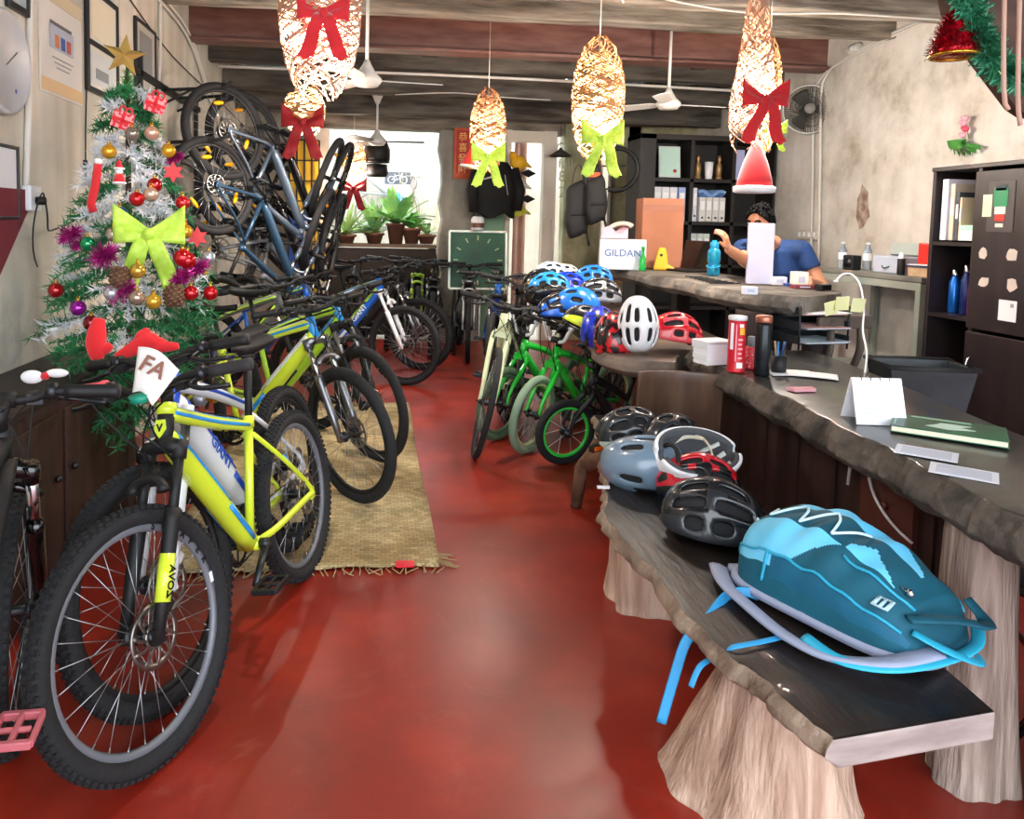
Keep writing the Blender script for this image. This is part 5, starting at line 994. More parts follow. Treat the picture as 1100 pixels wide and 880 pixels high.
# ------------------------------------------------------------------ hanging basket lamps
def twine(n, prof, L, r=.0032, seed=1, turns=1.6):
    rn=random.Random(seed); g=G()
    def rad(t):
        t=min(max(t,0),1)*(len(prof)-1); i=min(int(t),len(prof)-2); f=t-i; f=f*f*(3-2*f); return prof[i]*(1-f)+prof[i+1]*f
    for k in range(n):
        a0=rn.uniform(0,2*PI); w=rn.choice((-1,1))*rn.uniform(.4,turns); t0,t1=rn.uniform(-.05,.45),rn.uniform(.55,1.05); t0=max(0,t0); t1=min(1,t1); wob=rn.uniform(0,6); pts=[]
        for i in range(27):
            s=i/26; t=t0+(t1-t0)*s; R_=rad(t)*(1+rn.uniform(-.01,.01)); a=a0+2*PI*w*s+.25*math.sin(5*s+wob); pts.append((R_*math.cos(a),R_*math.sin(a),L*(1-t)))
        g.tube(pts,r,4,caps=False)
    return g
TW=mat('rattan_twine','a8764a',.8,c2='c2925f',scale=20); TW.node_tree.nodes['Principled BSDF'].inputs['Subsurface Weight'].default_value=0
PEACH=mat('peach_twine','b5856a',.8,c2='c89c80',scale=20); BRT=mat('brown_twine','8a5632',.8,c2='a87044',scale=20)
BULB=glow('warm_bulb','ffe2b0',26); FAIRY=glow('fairy_light','ffd488',14)
EGG=[.25,.62,.84,.95,1.,.99,.95,.86,.7,.42]
TEAR=[.38,.42,.47,.53,.6,.68,.78,.9,1.,.98,.9,.7]
def bow(t,c,loc,w,m,rotz=0,tail=1.,name='bow'):
    g=G(); T=M.Translation(loc)@M.Rotation(rotz,4,'Z')
    for s in (-1,1):
        g.grid(lambda u,v:V((s*(.03+u)*w*.5, -.012-.10*w*math.sin(PI*u)*(1 if v<.5 else -1)*abs(2*v-1)**.2*.9, (w*.30*(.30+.70*u)*(2*v-1))+w*.16*u)),8,8,T=T)
        g.grid(lambda u,v:V((s*(.05+.30*u)*w+ (v-.5)*w*.24*(1+.3*u), -.02-.02*math.sin(6*u), -u*w*.85*tail-(.06*w*u if (v>.2 and v<.8) else 0))),10,5,T=T)
    g.ball((0,-.02,0),(w*.09,w*.07,w*.10),10,8,T=T); return g.build(name,m,t,solid=.003)
REDB=mat('red_felt','d01c26',.8,sheen=.4); LIMB=mat('lime_mesh_ribbon','a9d43c',.6,c2='bfe45c',scale=40); DKRB=mat('dark_red_ribbon','a0121c',.6)
def lamp(label,u,vt,vb,y,wpx,prof,m,n=150,bulbv=.5,bowd=None,energy=9,fair=70,seed=1,ceil=3.2,r=.0034):
    p=at(u,vb,y); q=at(u,vt,y); L=q.z-p.z; R_=wpx/2*(y*1.0)/FPX
    t=thing('basket_lamp',label,'lamp',(p.x,y,p.z),group='woven basket lamps hanging from the ceiling')
    g=twine(int(n*.5),[x*R_ for x in prof],L,r*.8*max(.6,R_/.13),seed); g.build('woven_shade',m,t)
    rn=random.Random(seed+5); g=G()
    def rad(tt): tt*=len(prof)-1; i=min(int(tt),len(prof)-2); return (prof[i]+(prof[i+1]-prof[i])*(tt-i))*R_*.985
    for i in range(fair): tt=rn.uniform(.2,.97); a=rn.uniform(0,2*PI); g.ball((rad(tt)*math.cos(a),rad(tt)*math.sin(a),L*(1-tt)),.0045*max(.8,R_/.13),6,4)
    if fair: g.build('fairy_lights',FAIRY,t)
    g=G(); zb=L*(1-bulbv); g.ball((0,0,zb),.032,14,10); b=g.build('bulb',BULB,t); g=G(); g.cyl((0,0,zb+.03),(0,0,zb+.085),.016,12); g.build('socket',WHT,b)
    g=G(); g.tube([(0,0,zb+.085),(0,0,L)],.0025,5); g.tube([(0,0,L),(0,0,ceil-p.z)],.0028,5); g.build('cord',mat('lamp_cord','c8c2b4',.6),t)
    if bowd: bow(t,None,(bowd[0]*R_,-R_*bowd[3] if len(bowd)>3 else -R_*1.02,L*bowd[1]),bowd[2],bowd[4] if len(bowd)>4 else REDB)
    l=bpy.data.lights.new('bulb_light','POINT'); l.energy=energy*3.7; l.color=(1,.92,.82); l.shadow_soft_size=.05; o=bpy.data.objects.new('bulb_light',l); COL.objects.link(o); o.parent=t; o.location=(0,0,zb-.05)
    return t
lamp('large peach woven lamp with red bow, nearest on the left of the ceiling',343,-95,106,2.75,85,EGG,PEACH,230,.60,(.15,.40,.17,.95,REDB),energy=7,seed=2,r=.0032)
lamp('small woven lamp with dark red bow just behind the large peach one',327,92,146,5.0,43,EGG,TW,110,.5,(.0,.22,.26,.9,DKRB),energy=13,seed=3,ceil=3.2)
lamp('long tan woven lamp with lime bow in the middle of the ceiling',640,38,174,4.3,57,EGG,TW,210,.52,(-.1,.16,.24,1.0,LIMB),energy=14,seed=4)
lamp('slim brown woven lamp with yellow-green bow in front of the back pillar',523,94,185,5.95,39,EGG,BRT,150,.5,(-.1,.16,.26,1.0,LIMB),energy=12,seed=5)
lamp('tear-shaped tan woven lamp with large red bow and hanging felt hat',807,-25,164,3.7,52,TEAR,PEACH,190,.56,(-.05,.28,.24,1.0,REDB),energy=9,seed=6)
lamp('narrow tan woven lamp with small lime bow behind the tear-shaped one',822,38,158,4.6,28,EGG,TW,110,.6,(.2,.14,.15,1.,LIMB),energy=18,seed=7)
lamp('small glowing woven lamp with dark red bow seen against the courtyard',380,150,200,8.6,25,EGG,TW,120,.55,(0,-.05,.28,.6,DKRB),energy=8,seed=8,ceil=2.75)
# felt hats
def felt_hat(label,u,v,y,h,r,rot=0):
    p=at(u,v,y); t=thing('felt_hat',label,'hat',p,(0,rot,0)); g=G(); g.lathe([(r,0),(r*.9,h*.2),(r*.66,h*.5),(r*.35,h*.78),(r*.08,h)],24); g.build('cone',REDB,t); g=G(); g.lathe([(r*1.0,-h*.06),(r*1.12,-h*.04),(r*1.13,h*.05),(r*1.0,h*.07)],24); g.build('white_brim',mat('white_plush','f4f4f6',.9,bump=.4,bscale=80),t); g=G(); g.tube([(0,0,h),(0,0,h+.10)],.002,4); g.build('string',WHT,t); return t
felt_hat('red felt hat with white brim hanging under the tear-shaped lamp',810,204,3.68,.27,.093)
felt_hat('tiny red felt hat with white brim hanging by the slim brown lamp',503,179,5.9,.16,.06,.2)
# ------------------------------------------------------------------ fans
def cfan(label,u,v,y,blades,R_=.5,ceil=3.2,blade='e6e4df',cone=None):
    p=at(u,v,y); t=thing('ceiling_fan',label,'fan',p); g=G(); g.lathe([(0,-.045),(.075,-.04),(.10,-.01),(.10,.01),(.06,.05),(.03,.10),(.018,.13)],24); g.build('motor',mat('fan_white','e4e2dc',.4),t)
    g=G(); g.cyl((0,0,.1),(0,0,ceil-p.z-.05),.012,10); g.lathe([(.02,ceil-p.z-.16),(.07,ceil-p.z-.05),(.07,ceil-p.z)],18); g.build('down_rod',mat('fan_white','e4e2dc'),t)
    for a in blades: g=G(); T=M.Rotation(a,4,'Z')@M.Rotation(.22,4,'X'); g.prism([(.09,-.03),(.16,-.05),(R_,-.062),(R_+.02,0),(R_,.062),(.16,.05),(.09,.03)],-.003,.003,T=T); g.build('blade',mat('fan_blade_'+blade,blade,.5),t)
    return t
cfan('white ceiling fan hanging beside the large peach lamp',394,86,5.1,(.1,2.2,4.3))
cfan('white ceiling fan hanging before the bookcase',718,112,6.0,(.05,2.3,4.2),.48)
cfan('ceiling fan with dark motor and white cup, hanging at the back before the courtyard',405,152,8.2,(-.1,2.0,4.1),.5,2.85,'4a4845')
t=thing('hanging_lantern','black pendant shade hanging before the bright courtyard','lamp',at(405,172,8.7)); g=G(); g.lathe([(.13,-.02),(.15,0),(.15,.12),(.11,.22),(.03,.30)],20); g.build('shade',MBLK,t); g=G(); g.lathe([(.145,-.03),(.15,-.015)],20); g.lathe([(.11,-.19),(.13,-.16),(.12,-.05)],20); g.build('lower_cup',MBLK,t); g=G(); g.cyl((0,0,.3),(0,0,2.55-t.location.z),.004,6); g.build('cord',WHT,t)
p=at(868,118,6.45)
t=thing('wall_fan','round dark wall fan mounted high on the right wall','fan',(p.x,p.y,p.z),(0,0,math.radians(-22))); g=G(); R_=.215
for i in range(64): a=2*PI*i/64; g.tube([(.05*math.cos(a),-.085,.05*math.sin(a)),(R_*.6*math.cos(a),-.08,R_*.6*math.sin(a)),(R_*math.cos(a),-.03,R_*math.sin(a)),(R_*.9*math.cos(a),.05,R_*.9*math.sin(a)),(.06*math.cos(a),.07,.06*math.sin(a))],.0022,4)
for r,y in ((.10,-.086),(.16,-.07)): g.ring((0,y,0),r,.002,40,4)
g.build('cage',mat('fan_cage_grey','4a4843',.6),t); g=G(); g.ring((0,-.03,0),R_,.009,48,6); g.build('rim',mat('fan_rim','c9c8c2',.4),t); g=G(); g.cyl((0,-.092,0),(0,-.085,0),.045,24); g.build('badge',mat('fan_badge','8d8b88',.4),t)
for k in range(3): a=2*PI*k/3; g=G(); g.grid(lambda u,v:((.04+.14*u)*math.cos(a+.9*(v-.5)*(1.2-.3*u)),-.02+.05*(v-.5),(.04+.14*u)*math.sin(a+.9*(v-.5)*(1.2-.3*u))),6,6); g.build('blade',mat('fan_blade_dark','3c3b39',.4),t,solid=.003)
g=G(); g.cyl((0,.02,0),(0,.16,0),.055,20); g.tube([(0,.14,-.02),(.05,.3,-.06),(.1,.44,-.10)],.025,10); g.build('motor',DST,t); g=G(); g.box((.12,.12,-.17),(.05,.04,.06)); g.build('switch_box',mat('purple_switch','4a44a0',.4),t)
# ------------------------------------------------------------------ pictures on the left wall
def wallbox(name,label,cat,u0,v0,u1,v1,fm,fw=.018,inner='e8e6e0',dep=.02):
    um,vm=(u0+u1)/2,(v0+v1)/2; c=atx(um,vm,XL); y0=atx(u0,vm,XL).y; y1=atx(u1,vm,XL).y; z1=atx(um,v0,XL).z; z0=atx(um,v1,XL).z; w=y1-y0; h=z1-z0
    t=thing(name,label,cat,(XL+.002,(y0+y1)/2,z0)); g=G()
    if fm:
        for yy in (-w/2+fw/2,w/2-fw/2): g.box((dep/2,yy,h/2),(dep,fw,h))
        for zz in (fw/2,h-fw/2): g.box((dep/2,0,zz),(dep,w-2*fw,fw))
        g.build('frame',fm,t,bev=.003)
    g=G(); g.box((dep*.3,0,h/2),(dep*.5,w-fw,h-fw)); g.build('print',mat('print_'+inner,inner,.6),t)
    return t,w,h
def patch(t,y,z,w,h,c,x=.012,nm='print_patch',m=None): g=G(); g.box((x,y,z),(.0015,w,h)); return g.build(nm,m or mat('patch_'+c,c,.6),t)
BFR=mat('black_frame','1c1c20',.4)
t,w,h=wallbox('poster','cream and white poster with small colourful picture on the left wall','poster',41,-6,86,105,None,.0,'e8e6e2',.01); patch(t,0,h*.08,w*.98,h*.12,'e6c79a',.009); patch(t,0,h*.93,w*.98,h*.13,'e3d3b4',.009); patch(t,-.01,h*.55,w*.56,h*.22,'b9c3d6',.0095)
for y,c in ((-.1,'d98a5a'),(.0,'4a5fb0'),(.1,'c2584a')): patch(t,y*w*1.4,h*.52,w*.10,h*.12,c,.0105)
patch(t,-.02,h*.68,w*.5,h*.03,'6a6a6c',.0105)
for i in range(3): patch(t,0,h*(.36-.045*i),w*(.5-.1*i),h*.008,'9a9aa0',.0095)
t,w,h=wallbox('picture_frame','tall black picture frame holding two pale prints on the left wall','picture',90,-6,124,104,BFR,.03,'d9d6cc'); patch(t,0,h*.47,w*.9,.03,'1c1c20',.016); patch(t,0,h*.72,w*.7,h*.36,'e3dcc4',.0125); patch(t,0,h*.25,w*.72,h*.3,'d2d6d8',.0125); patch(t,-.02,h*.2,w*.4,h*.10,'8a9094',.0135)
t,w,h=wallbox('picture_frame','small black picture frame behind the gold star of the tree','picture',143,26,165,100,BFR,.022,'b9b8b0'); patch(t,0,h*.55,w*.6,h*.6,'86898a',.0125)
t,w,h=wallbox('picture_frame','dark framed picture cut off at the top left corner','picture',4,-40,28,13,BFR,.03,'a9b6bc')
t,w,h=wallbox('white_board','white board with dark edge at the left end of the wall','board',-30,153,16,236,BFR,.014,'dfe3ea')
p=atx(-1,66,XL); t=thing('wall_clock','round white wall clock cut by the left edge of the view','clock',(XL,p.y,p.z),(0,PI/2,0)); q=atx(25,66,XL); R_=abs(q.y-p.y)
g=G(); g.lathe([(R_,0),(R_,.03),(R_*.93,.04),(R_*.90,.03)],40); g.build('case',mat('grey_case','b9bcc0',.3),t); g=G(); g.cyl((0,0,.0),(0,0,.026),R_*.92,40); f=g.build('face',PAP,t)
g=G()
for i in range(12): a=i*PI/6; g.box((R_*.8*math.cos(a),R_*.8*math.sin(a),.0268),(.02,.006,.001),rot=(0,0,a))
g.build('hour_marks',MBLK,f); g=G(); g.box((R_*.18,R_*.22,.028),(.16,.008,.002),rot=(0,0,.9)); g.build('hand',MBLK,t); g=G(); g.box((-R_*.1,R_*.2,.029),(.12,.006,.002),rot=(0,0,2.2)); g.build('hand',MBLK,t); g=G(); g.ball((-R_*-.5,R_*.35,.028),(.015,.015,.003),10,6); g.build('dial_mark',mat('violet_mark','5a54b8',.4),t)
# maroon cloth, outlet, conduits
p=atx(8,255,XL+.01); g=G(); g.prism([(-.17,-.24),(.22,.16),(.30,.17),(.24,.20),(-.17,.20)],0,.006,T=M.Translation((XL+.01,p.y,p.z))@M.Rotation(PI/2,4,'Z')@M.Rotation(PI/2,4,'X')); tag(g.build('maroon_cloth',mat('maroon_cloth','6e1f2c',.8),solid=.004),'maroon cloth pennant hanging under the white board','cloth')
p=atx(29,213,XL); t=thing('power_socket','white power socket with black plug on the left wall','socket',(XL,p.y,p.z)); g=G(); g.box((.02,0,0),(.04,.11,.11)); g.build('box',WHT,t,bev=.008); g=G(); g.cyl((.04,.0,-.01),(.075,.0,-.01),.018,12); g.build('plug',MBLK,t); g=G(); g.tube(bez((.075,0,-.01),(.1,0,-.14),(.03,.06,-.16),(.03,.25,-.13)),.004,6); g.tube(bez((.07,0,-.01),(.12,-.1,.12),(.05,-.16,-.16),(.03,.02,-.30)),.0035,6); g.build('wire',MBLK,t)
PIPE=mat('white_conduit','d9d6cf',.5)
def wire(label,pts,r=.008,m=PIPE,name='conduit_pipe',cat='pipe',n=1): g=G(); g.tube(spline(pts,4) if n else pts,r,8); return tag(g.build(name,m),label,cat)
wire('white conduit pipe running down to the socket on the left wall',[atx(33,-60,XL+.015),atx(31,100,XL+.015),atx(28,205,XL+.015)],.014)
wire('white conduit pipe dropping beside the small black frame',[atx(172,-10,XL+.015),atx(172,40,XL+.015),atx(171,104,XL+.015)],.012)
for i,(dz,lb) in enumerate([(0,'upper white cable along the top of the left wall'),(-.05,'lower white cable along the top of the left wall')]): wire(lb,[V((XL+.02,3.6,2.98+dz)),V((XL+.02,5.0,2.96+dz)),V((XL+.02,6.2,2.9+dz)),V((XL+.02,7.0,2.55+dz)),V((XL+.03,7.6,2.3+dz))],.012)
wire('thin dark wire sagging along the left wall above the tree',[atx(140,0,XL+.01),atx(185,60,XL+.01),atx(235,108,XL+.01),atx(262,135,XL+.01)],.004,MBLK,'wire','wire')
wire('thin dark wire hanging below the tall picture frame',[atx(93,95,XL+.01),atx(92,140,XL+.01),atx(92,198,XL+.01)],.004,MBLK,'wire','wire')
t=thing('inline_switch','small dark inline switch on the hanging wire','switch',atx(92,177,XL+.012)); g=G(); g.box((0,0,0),(.02,.018,.05)); g.build('body',DST,t,bev=.004); g=G(); g.box((.011,0,0),(.004,.008,.014)); g.build('rocker',MBLK,t)
for i,(o,lb) in enumerate([(0,'left white conduit running down the far right wall'),(8,'right white conduit running down the far right wall')]):
    wire(lb,[atx(1015,16-3*i,XR-.03),atx(960,38-3*i,XR-.03),atx(905,66-2*i,XR-.03),atx(884+o*.4,82,XR-.03),atx(874+o,105,XR-.03),atx(873+o,180,XR-.03),atx(871+o,285,XR-.03)],.012)
t=thing('junction_box','small white junction box on the right wall conduit','junction box',atx(918,52,XR-.04)); g=G(); g.cyl((0,-.06,0),(0,.06,0),.035,14); g.build('body',PIPE,t,bev=.006); g=G(); g.cyl((-.036,0,0),(-.03,0,0),.02,10); g.build('cover',WHT,t)
t=thing('switch_panel','row of small wall switches low on the far right wall','switch',atx(868,252,XR-.02)); g=G(); g.box((0,0,0),(.03,.3,.09)); g.build('plate',mat('switch_cream','d8d2c4',.5),t,bev=.004)
for i in range(4): g=G(); g.box((-.02,-.11+.075*i,0),(.012,.03,.045)); g.build('rocker',WHT,t,bev=.002)
wire('white conduit along the steel beam to the long tan lamp',[V((1.45,4.36,2.74)),V((1.46,4.4,2.83)),V((1.9,4.6,2.835)),V((2.4,4.62,2.80)),V((3.0,4.62,2.83)),V((3.95,4.62,2.82))],.007)
wire('white pipe crossing the ceiling behind the steel beam',[V((-1.4,7.0,2.78)),V((.5,7.0,2.79)),V((1.9,6.98,2.78)),V((3.9,7.0,2.76))],.014)
wire('thin white cable hooked along the back beam',[V((.2,7.64,2.70)),V((.8,7.62,2.74)),V((1.3,7.64,2.72)),V((1.8,7.64,2.71))],.006)
# plaster wound and torn patch, flower on the right wall
p=atx(927,222,XR); g=G(); n=14; rn=random.Random(4)
g.prism([((.06+.05*rn.random())*math.cos(2*PI*k/n),(.13+.07*rn.random())*math.sin(2*PI*k/n)) for k in range(n)],-.004,.004,T=M.Translation(p)@M.Rotation(PI/2,4,'Z')@M.Rotation(PI/2,4,'X')); o=g.build('trim_plaster_patch',mat('bare_brick','8d7268',.9,c2='c0b0a0',scale=16,bump=.5)); o['kind']='structure'
t=thing('artificial_flower','pink artificial flower sprig with green leaves fixed to the right wall','flower',atx(1041,150,XR-.03)); g=G()
for i in range(9): a=-.9+.3*i; g.grid(lambda u,v:(-.02-.05*math.sin(PI*u),.16*u*math.sin(a)+.03*(v-.5)*math.sin(PI*u),-.01-.13*u*math.cos(a)*.7+.03*(v-.5)),6,2)
g.build('leaves',mat('leaf_green','3f8a34',.6),t); g=G(); g.tube([(0,0,0),(-.02,-.0,.07),(-.03,.01,.16)],.003,5); g.build('stem',mat('stem_green','6b8f3e'),t)
for i,(y,z) in enumerate([(.02,.03),(.0,.07),(.02,.11),(.01,.14)]): g=G(); g.ball((-.03,y,z),(.02,.026,.022),10,6); g.ball((-.045,y+.01,z+.008),(.01,.014,.012),8,5); g.build('blossom',mat('pink_petal' if i!=1 else 'rose_petal','e8a8b8' if i!=1 else 'd8506e',.6),t)
# ------------------------------------------------------------------ top right: sloping board, garland, ropes, bell
BRD=mat('dark_red_brown_board','4a3029',.7,c2='5f4338',scale=4,stretch=(1,1,4))
Y=2.3
pl=[at(u,v,Y) for u,v in [(1040,-60),(1052,0),(1080,50),(1125,110),(1140,120),(1190,120),(1190,-60)]]
g=G(); g.prism([(p.x,p.z) for p in pl],0,.05,T=M(((1,0,0,0),(0,0,1,Y+.12),(0,1,0,0),(0,0,0,1)))); struct('trim_sloping_board',g,BRD)
def tinsel(name,label,cat,pts,r,n,m,seed=2,ln=.9,w=.0022,parent=None,group=None):
    rn=random.Random(seed); pts=spline(pts,6); g=G(); g.tube(pts,.004,5)
    for k in range(n):
        f=rn.random()*(len(pts)-1.001); i=int(f); p=pts[i].lerp(pts[i+1],f-i); d=V((rn.gauss(0,1),rn.gauss(0,1),rn.gauss(0,1))).normalized(); L_=r*rn.uniform(.6,1.1)*ln; s=d.cross(V((rn.random(),rn.random(),rn.random()))).normalized()*w
        g.add([p-s,p+s,p+d*L_+s*.5,p+d*L_-s*.5],[(0,1,2,3)],0,False)
    o=g.build(name,m,parent)
    if parent is None: tag(o,label,cat,group)
    return o
GTN=mat('green_tinsel','1d7a52',.3,.5,c2='5ab08a',scale=30); RTN=mat('red_tinsel','d01028',.25,.6,c2='7a0814',scale=40)
tinsel('tinsel_garland','thick green tinsel garland draped at the top right corner','garland',[at(1030,-20,2.15),at(1046,15,2.15),at(1056,48,2.15),at(1075,72,2.15),at(1105,88,2.15),at(1140,80,2.15)],.065,2600,GTN,5,w=.003)
for i,(u0,u1,v1,lb) in enumerate([(1071,1083,118,'pale rope hanging at the top right, left of the other'),(1090,1096,135,'pale rope hanging at the top right corner, right of the other')]): wire(lb,[V((at(u0,-30,2.05).x-.03,2.05,3.2)),at((u0+u1)/2+1,50,2.05),at(u1,v1,2.05)],.0065,mat('pale_rope','c9a392',.8),'rope','rope')
p=at(1025,60,2.2); t=thing('tinsel_bell','red tinsel bell ornament hanging beside the green garland','ornament',p); g=G(); g.lathe([(.068,0),(.066,.02),(.052,.06),(.045,.09),(.028,.125),(.008,.135)],22); b_=g.build('bell_body',RTN,t); rn=random.Random(3); g=G()
for i in range(900): a=rn.uniform(0,2*PI); h=rn.random(); r=.068-.05*h**1.5+.002; q=V((r*math.cos(a),r*math.sin(a),.132*h)); d=(V((math.cos(a),math.sin(a),.2))+V((rn.gauss(0,.5),rn.gauss(0,.5),rn.gauss(0,.5)))).normalized(); s=d.cross(V((0,0,1))).normalized()*.002; g.add([q-s,q+s,q+d*.016+s,q+d*.016-s],[(0,1,2,3)],0,False)
g.build('tinsel_fringe',RTN,t); g=G(); g.ring((0,0,0),.068,.006,30,6,ax=(0,0,1)); g.build('gold_rim',GOLD,t); g=G(); g.tube([(0,0,.13),(0,0,.55)],.002,4); g.build('string',DST,t)
p=V((3.46,2.93,1.816)); p=V((3.50,3.36,1.816)); t=thing('gold_bell','gold ribbed bell ornament standing on top of the dark cabinet','ornament',p); g=G(); g.lathe([(.05,0),(.075,.01),(.08,.04),(.075,.05),(.078,.055),(.068,.085),(.06,.09),(.062,.095),(.045,.125),(.02,.14),(.012,.15)],24); g.build('body',mat('old_gold','b8902e',.25,.9),t); g=G(); g.tube([(-.0,0,.14),(.0,-.02,.18),(.0,0,.215),(.0,.02,.18),(0,0,.14)],.006,6); g.build('loop',DST,t)
# ------------------------------------------------------------------ Christmas tree
TX,TY=-1.06,3.40
def tr_at(u,v,k=1.): 
    z=at(u,v,TY-.2).z; r=trad(z)*k; off=abs(at(u,v,TY).x-TX); d=math.sqrt(max(.0,r*r-off*off)); return at(u,v,TY-max(.04,d))
def trad(z):
    pts=[(0.5,.24),(.75,.30),(.92,.36),(1.0,.40),(1.15,.40),(1.25,.36),(1.4,.27),(1.52,.26),(1.62,.19),(1.75,.17),(1.9,.12),(2.02,.05)]
    if z<=pts[0][0]: return pts[0][1]
    for (a,b),(c,d) in zip(pts,pts[1:]):
        if z<=c: return b+(d-b)*(z-a)/(c-a)
    return .03
t=thing('christmas_tree','artificial green tree with white tinsel, baubles and a gold star by the left wall','tree',(TX,TY,0)); rn=random.Random(9)
g=G(); g.tube([(0,0,.05),(0,0,1.2),(0,0,2.06)],[.022,.016,.008],8); g.build('trunk',mat('tree_trunk','4a3a2a',.8),t)
g=G()
for k in range(3): a=k*2*PI/3; g.tube([(0,0,.12),(.22*math.cos(a),.22*math.sin(a),.01)],.012,8)
g.build('stand',mat('tree_stand','1f4a30',.5),t)
def fuzz(g,a,b,r,n,w=.0035,droop=0.):
    a=V(a); b=V(b); ax=(b-a).normalized()
    for i in range(n):
        f=i/n; p=a.lerp(b,f)+V((0,0,-droop*f*f)); d=(V((rn.gauss(0,1),rn.gauss(0,1),rn.gauss(0,1))).normalized()+ax*.7).normalized(); s=d.cross(V((rn.random()-.5,rn.random()-.5,rn.random()-.5))).normalized()*w; L_=r*rn.uniform(.7,1.15)
        g.add([p-s,p+s,p+d*L_],[(0,1,2)],0,False)
gn=G(); gs=G()
z=.52; k=0
while z<1.98:
    r=trad(z); nb=max(5,int(r*34))
    for i in range(nb):
        a=2*PI*(i+.5*(k%2))/nb+rn.uniform(-.15,.15); rr=r*rn.uniform(.8,1.05); e=V((rr*math.cos(a),rr*math.sin(a),z-.10*rr/.4+rn.uniform(-.03,.03))); s=V((0,0,z+.06))
        white=rn.random()<(.52 if 1.0<z<1.8 else .3) and z>.85
        fuzz(gs if white else gn,s.lerp(e,.25),e,.05 if not white else .045,70)
        for q in (-.5,.5): m=s.lerp(e,.6); e2=m+V((math.cos(a+q*1.3),math.sin(a+q*1.3),-.1))*rr*.36; fuzz(gs if white else gn,m,e2,.042,30)
    z+=.062+.02*(z<1.2); k+=1
gn.build('branches',mat('pine_needles','1f6a3c',.6,c2='2f8a52',scale=8),t); gs.build('white_tinsel',mat('white_tinsel','f6f9fc',.5,c2='d4dbe4',scale=20),t)
g=G(); fuzz(g,(0,0,1.88),(0,0,2.03),.045,220); g.build('top_sprig',mat('bright_needles','3a8f3e',.6),t)
g=G(); q=[]
for i in range(10): a=PI/2+i*PI/5; rr=.092 if i%2==0 else .036; q.append(V((rr*math.cos(a),0,rr*math.sin(a))))
for s in (-1,1):
    c=V((0,s*.022,0))
    for i in range(10): g.add([c,q[i],q[(i+1)%10]],[(0,1,2)],0,False)
st=g.build('star',mat('pale_gold_star','d8b86a',.3,.6),None,loc=V((TX,TY-.04,2.10)),rot=(0,.12,.2)); tag(st,'pale gold five-pointed star on top of the tree','star')
BAU=[(117,163,'e0a92c','gold bauble on the left of the upper tree'),(181,162,'e0a92c','gold bauble on the right of the upper tree'),(163,143,'d9b09a','rose gold bauble below the right plaid present'),(142,144,'8d8478','silver-brown bauble below the left plaid present'),(147,214,'c8161e','shiny red bauble left of the cream one in mid tree'),(162,209,'d8b49c','cream pink bauble in mid tree'),(166,199,'b0141c','red bauble above the cream pink one'),(196,218,'d02028','red bauble at the right edge above the lime bow'),(129,230,'1a6fb8','blue bauble left of the lime bow'),(94,262,'17905a','green bauble at the left of the tree'),(193,238,'c01c34','dark red bauble right of the lime bow'),(199,249,'e0a92c','gold bauble right of the lime bow'),(122,252,'b5aa98','pearl grey bauble under the blue one'),(196,277,'cc1822','large red bauble right below the lime bow'),(201,280,'b8121c','red bauble overlapping the large one'),(224,277,'aab0ba','silver bauble at the far right of the tree'),(60,312,'b01c20','small red bauble at the lower left tip'),(84,331,'9a1e9e','purple bauble low on the left of the tree'),(165,324,'e2b23a','gold bauble at the bottom middle of the tree'),(147,320,'b09a8a','bronze bauble beside the bottom gold one'),(205,315,'c81a22','red bauble hanging low on the right'),(226,315,'c2141c','red bauble hanging lowest at the right edge'),(98,347,'8a1a1c','dark red bauble under the purple one'),(148,291,'c9a040','gold bauble under the lime bow tails'),(120,315,'c4c8cf','silver bauble low in the middle left')]
for i,(u,v,c,lb) in enumerate(BAU):
    p=tr_at(u,v,1.08); r=.030 if 'large' not in lb else .036
    b=thing('bauble',lb,'bauble',p,group='baubles on the tree'); g=G(); g.ball((0,0,0),r,18,12); g.build('ball',mat('bauble_'+c,c,.12,.55,coat=.5),b); g=G(); g.cyl((0,0,r*.95),(0,0,r*1.2),r*.25,10); g.ring((0,0,r*1.35),r*.18,.0015,10,4); g.build('cap',GOLD,b)
PLD=mat('red_plaid','c8283a',.7,c2='e89aa0',scale=60,lo=.48,hi=.52)
for u,v,lb in [(132,129,'left red plaid present hanging on the upper tree'),(167,112,'right red plaid present hanging near the tree top')]: t=thing('present',lb,'ornament',tr_at(u,v,1.15),(.2,.3,.3)); g=G(); g.box((0,0,0),(.08,.04,.07)); g.build('wrapped_box',PLD,t,bev=.003); g=G(); g.box((0,0,0),(.012,.042,.072)); g.box((0,0,0),(.082,.042,.012)); g.build('ribbon',REDB,t); g=G(); g.ring((-.012,0,.042),.012,.004,12,6); g.ring((.012,0,.042),.012,.004,12,6); g.build('bow_loops',REDB,t)
for u,v,lb in [(186,185,'red snowflake-shaped felt ornament right of the upper tree'),(212,255,'red snowflake-shaped felt ornament at the lower right of the tree'),(127,402,'small red present low in the branches')]:
    g=G(); g.prism([((.045 if k%2 else .024)*math.cos(k*PI/6),(.045 if k%2 else .024)*math.sin(k*PI/6)) for k in range(12)],-.006,.006,T=M.Rotation(PI/2,4,'X')); tag(g.build('felt_ornament',mat('coral_felt','d0484e',.8),loc=tr_at(u,v,1.1) if v<330 else V((-.86,3.0,.72))),lb,'ornament')
t=thing('santa_figure','tiny red and white figure ornament on the upper left branches','ornament',tr_at(128,187,1.1)); g=G(); g.lathe([(.022,-.04),(.024,-.03),(.016,0)],12); g.lathe([(.018,.022),(.010,.045),(.002,.06)],12); g.build('red_suit',REDB,t); g=G(); g.ball((0,0,.012),.015,10,8); g.ring((0,0,.022),.017,.005,14,6,ax=(0,0,1)); g.ring((0,0,-.036),.023,.005,14,6,ax=(0,0,1)); g.build('white_trim',PAP,t)
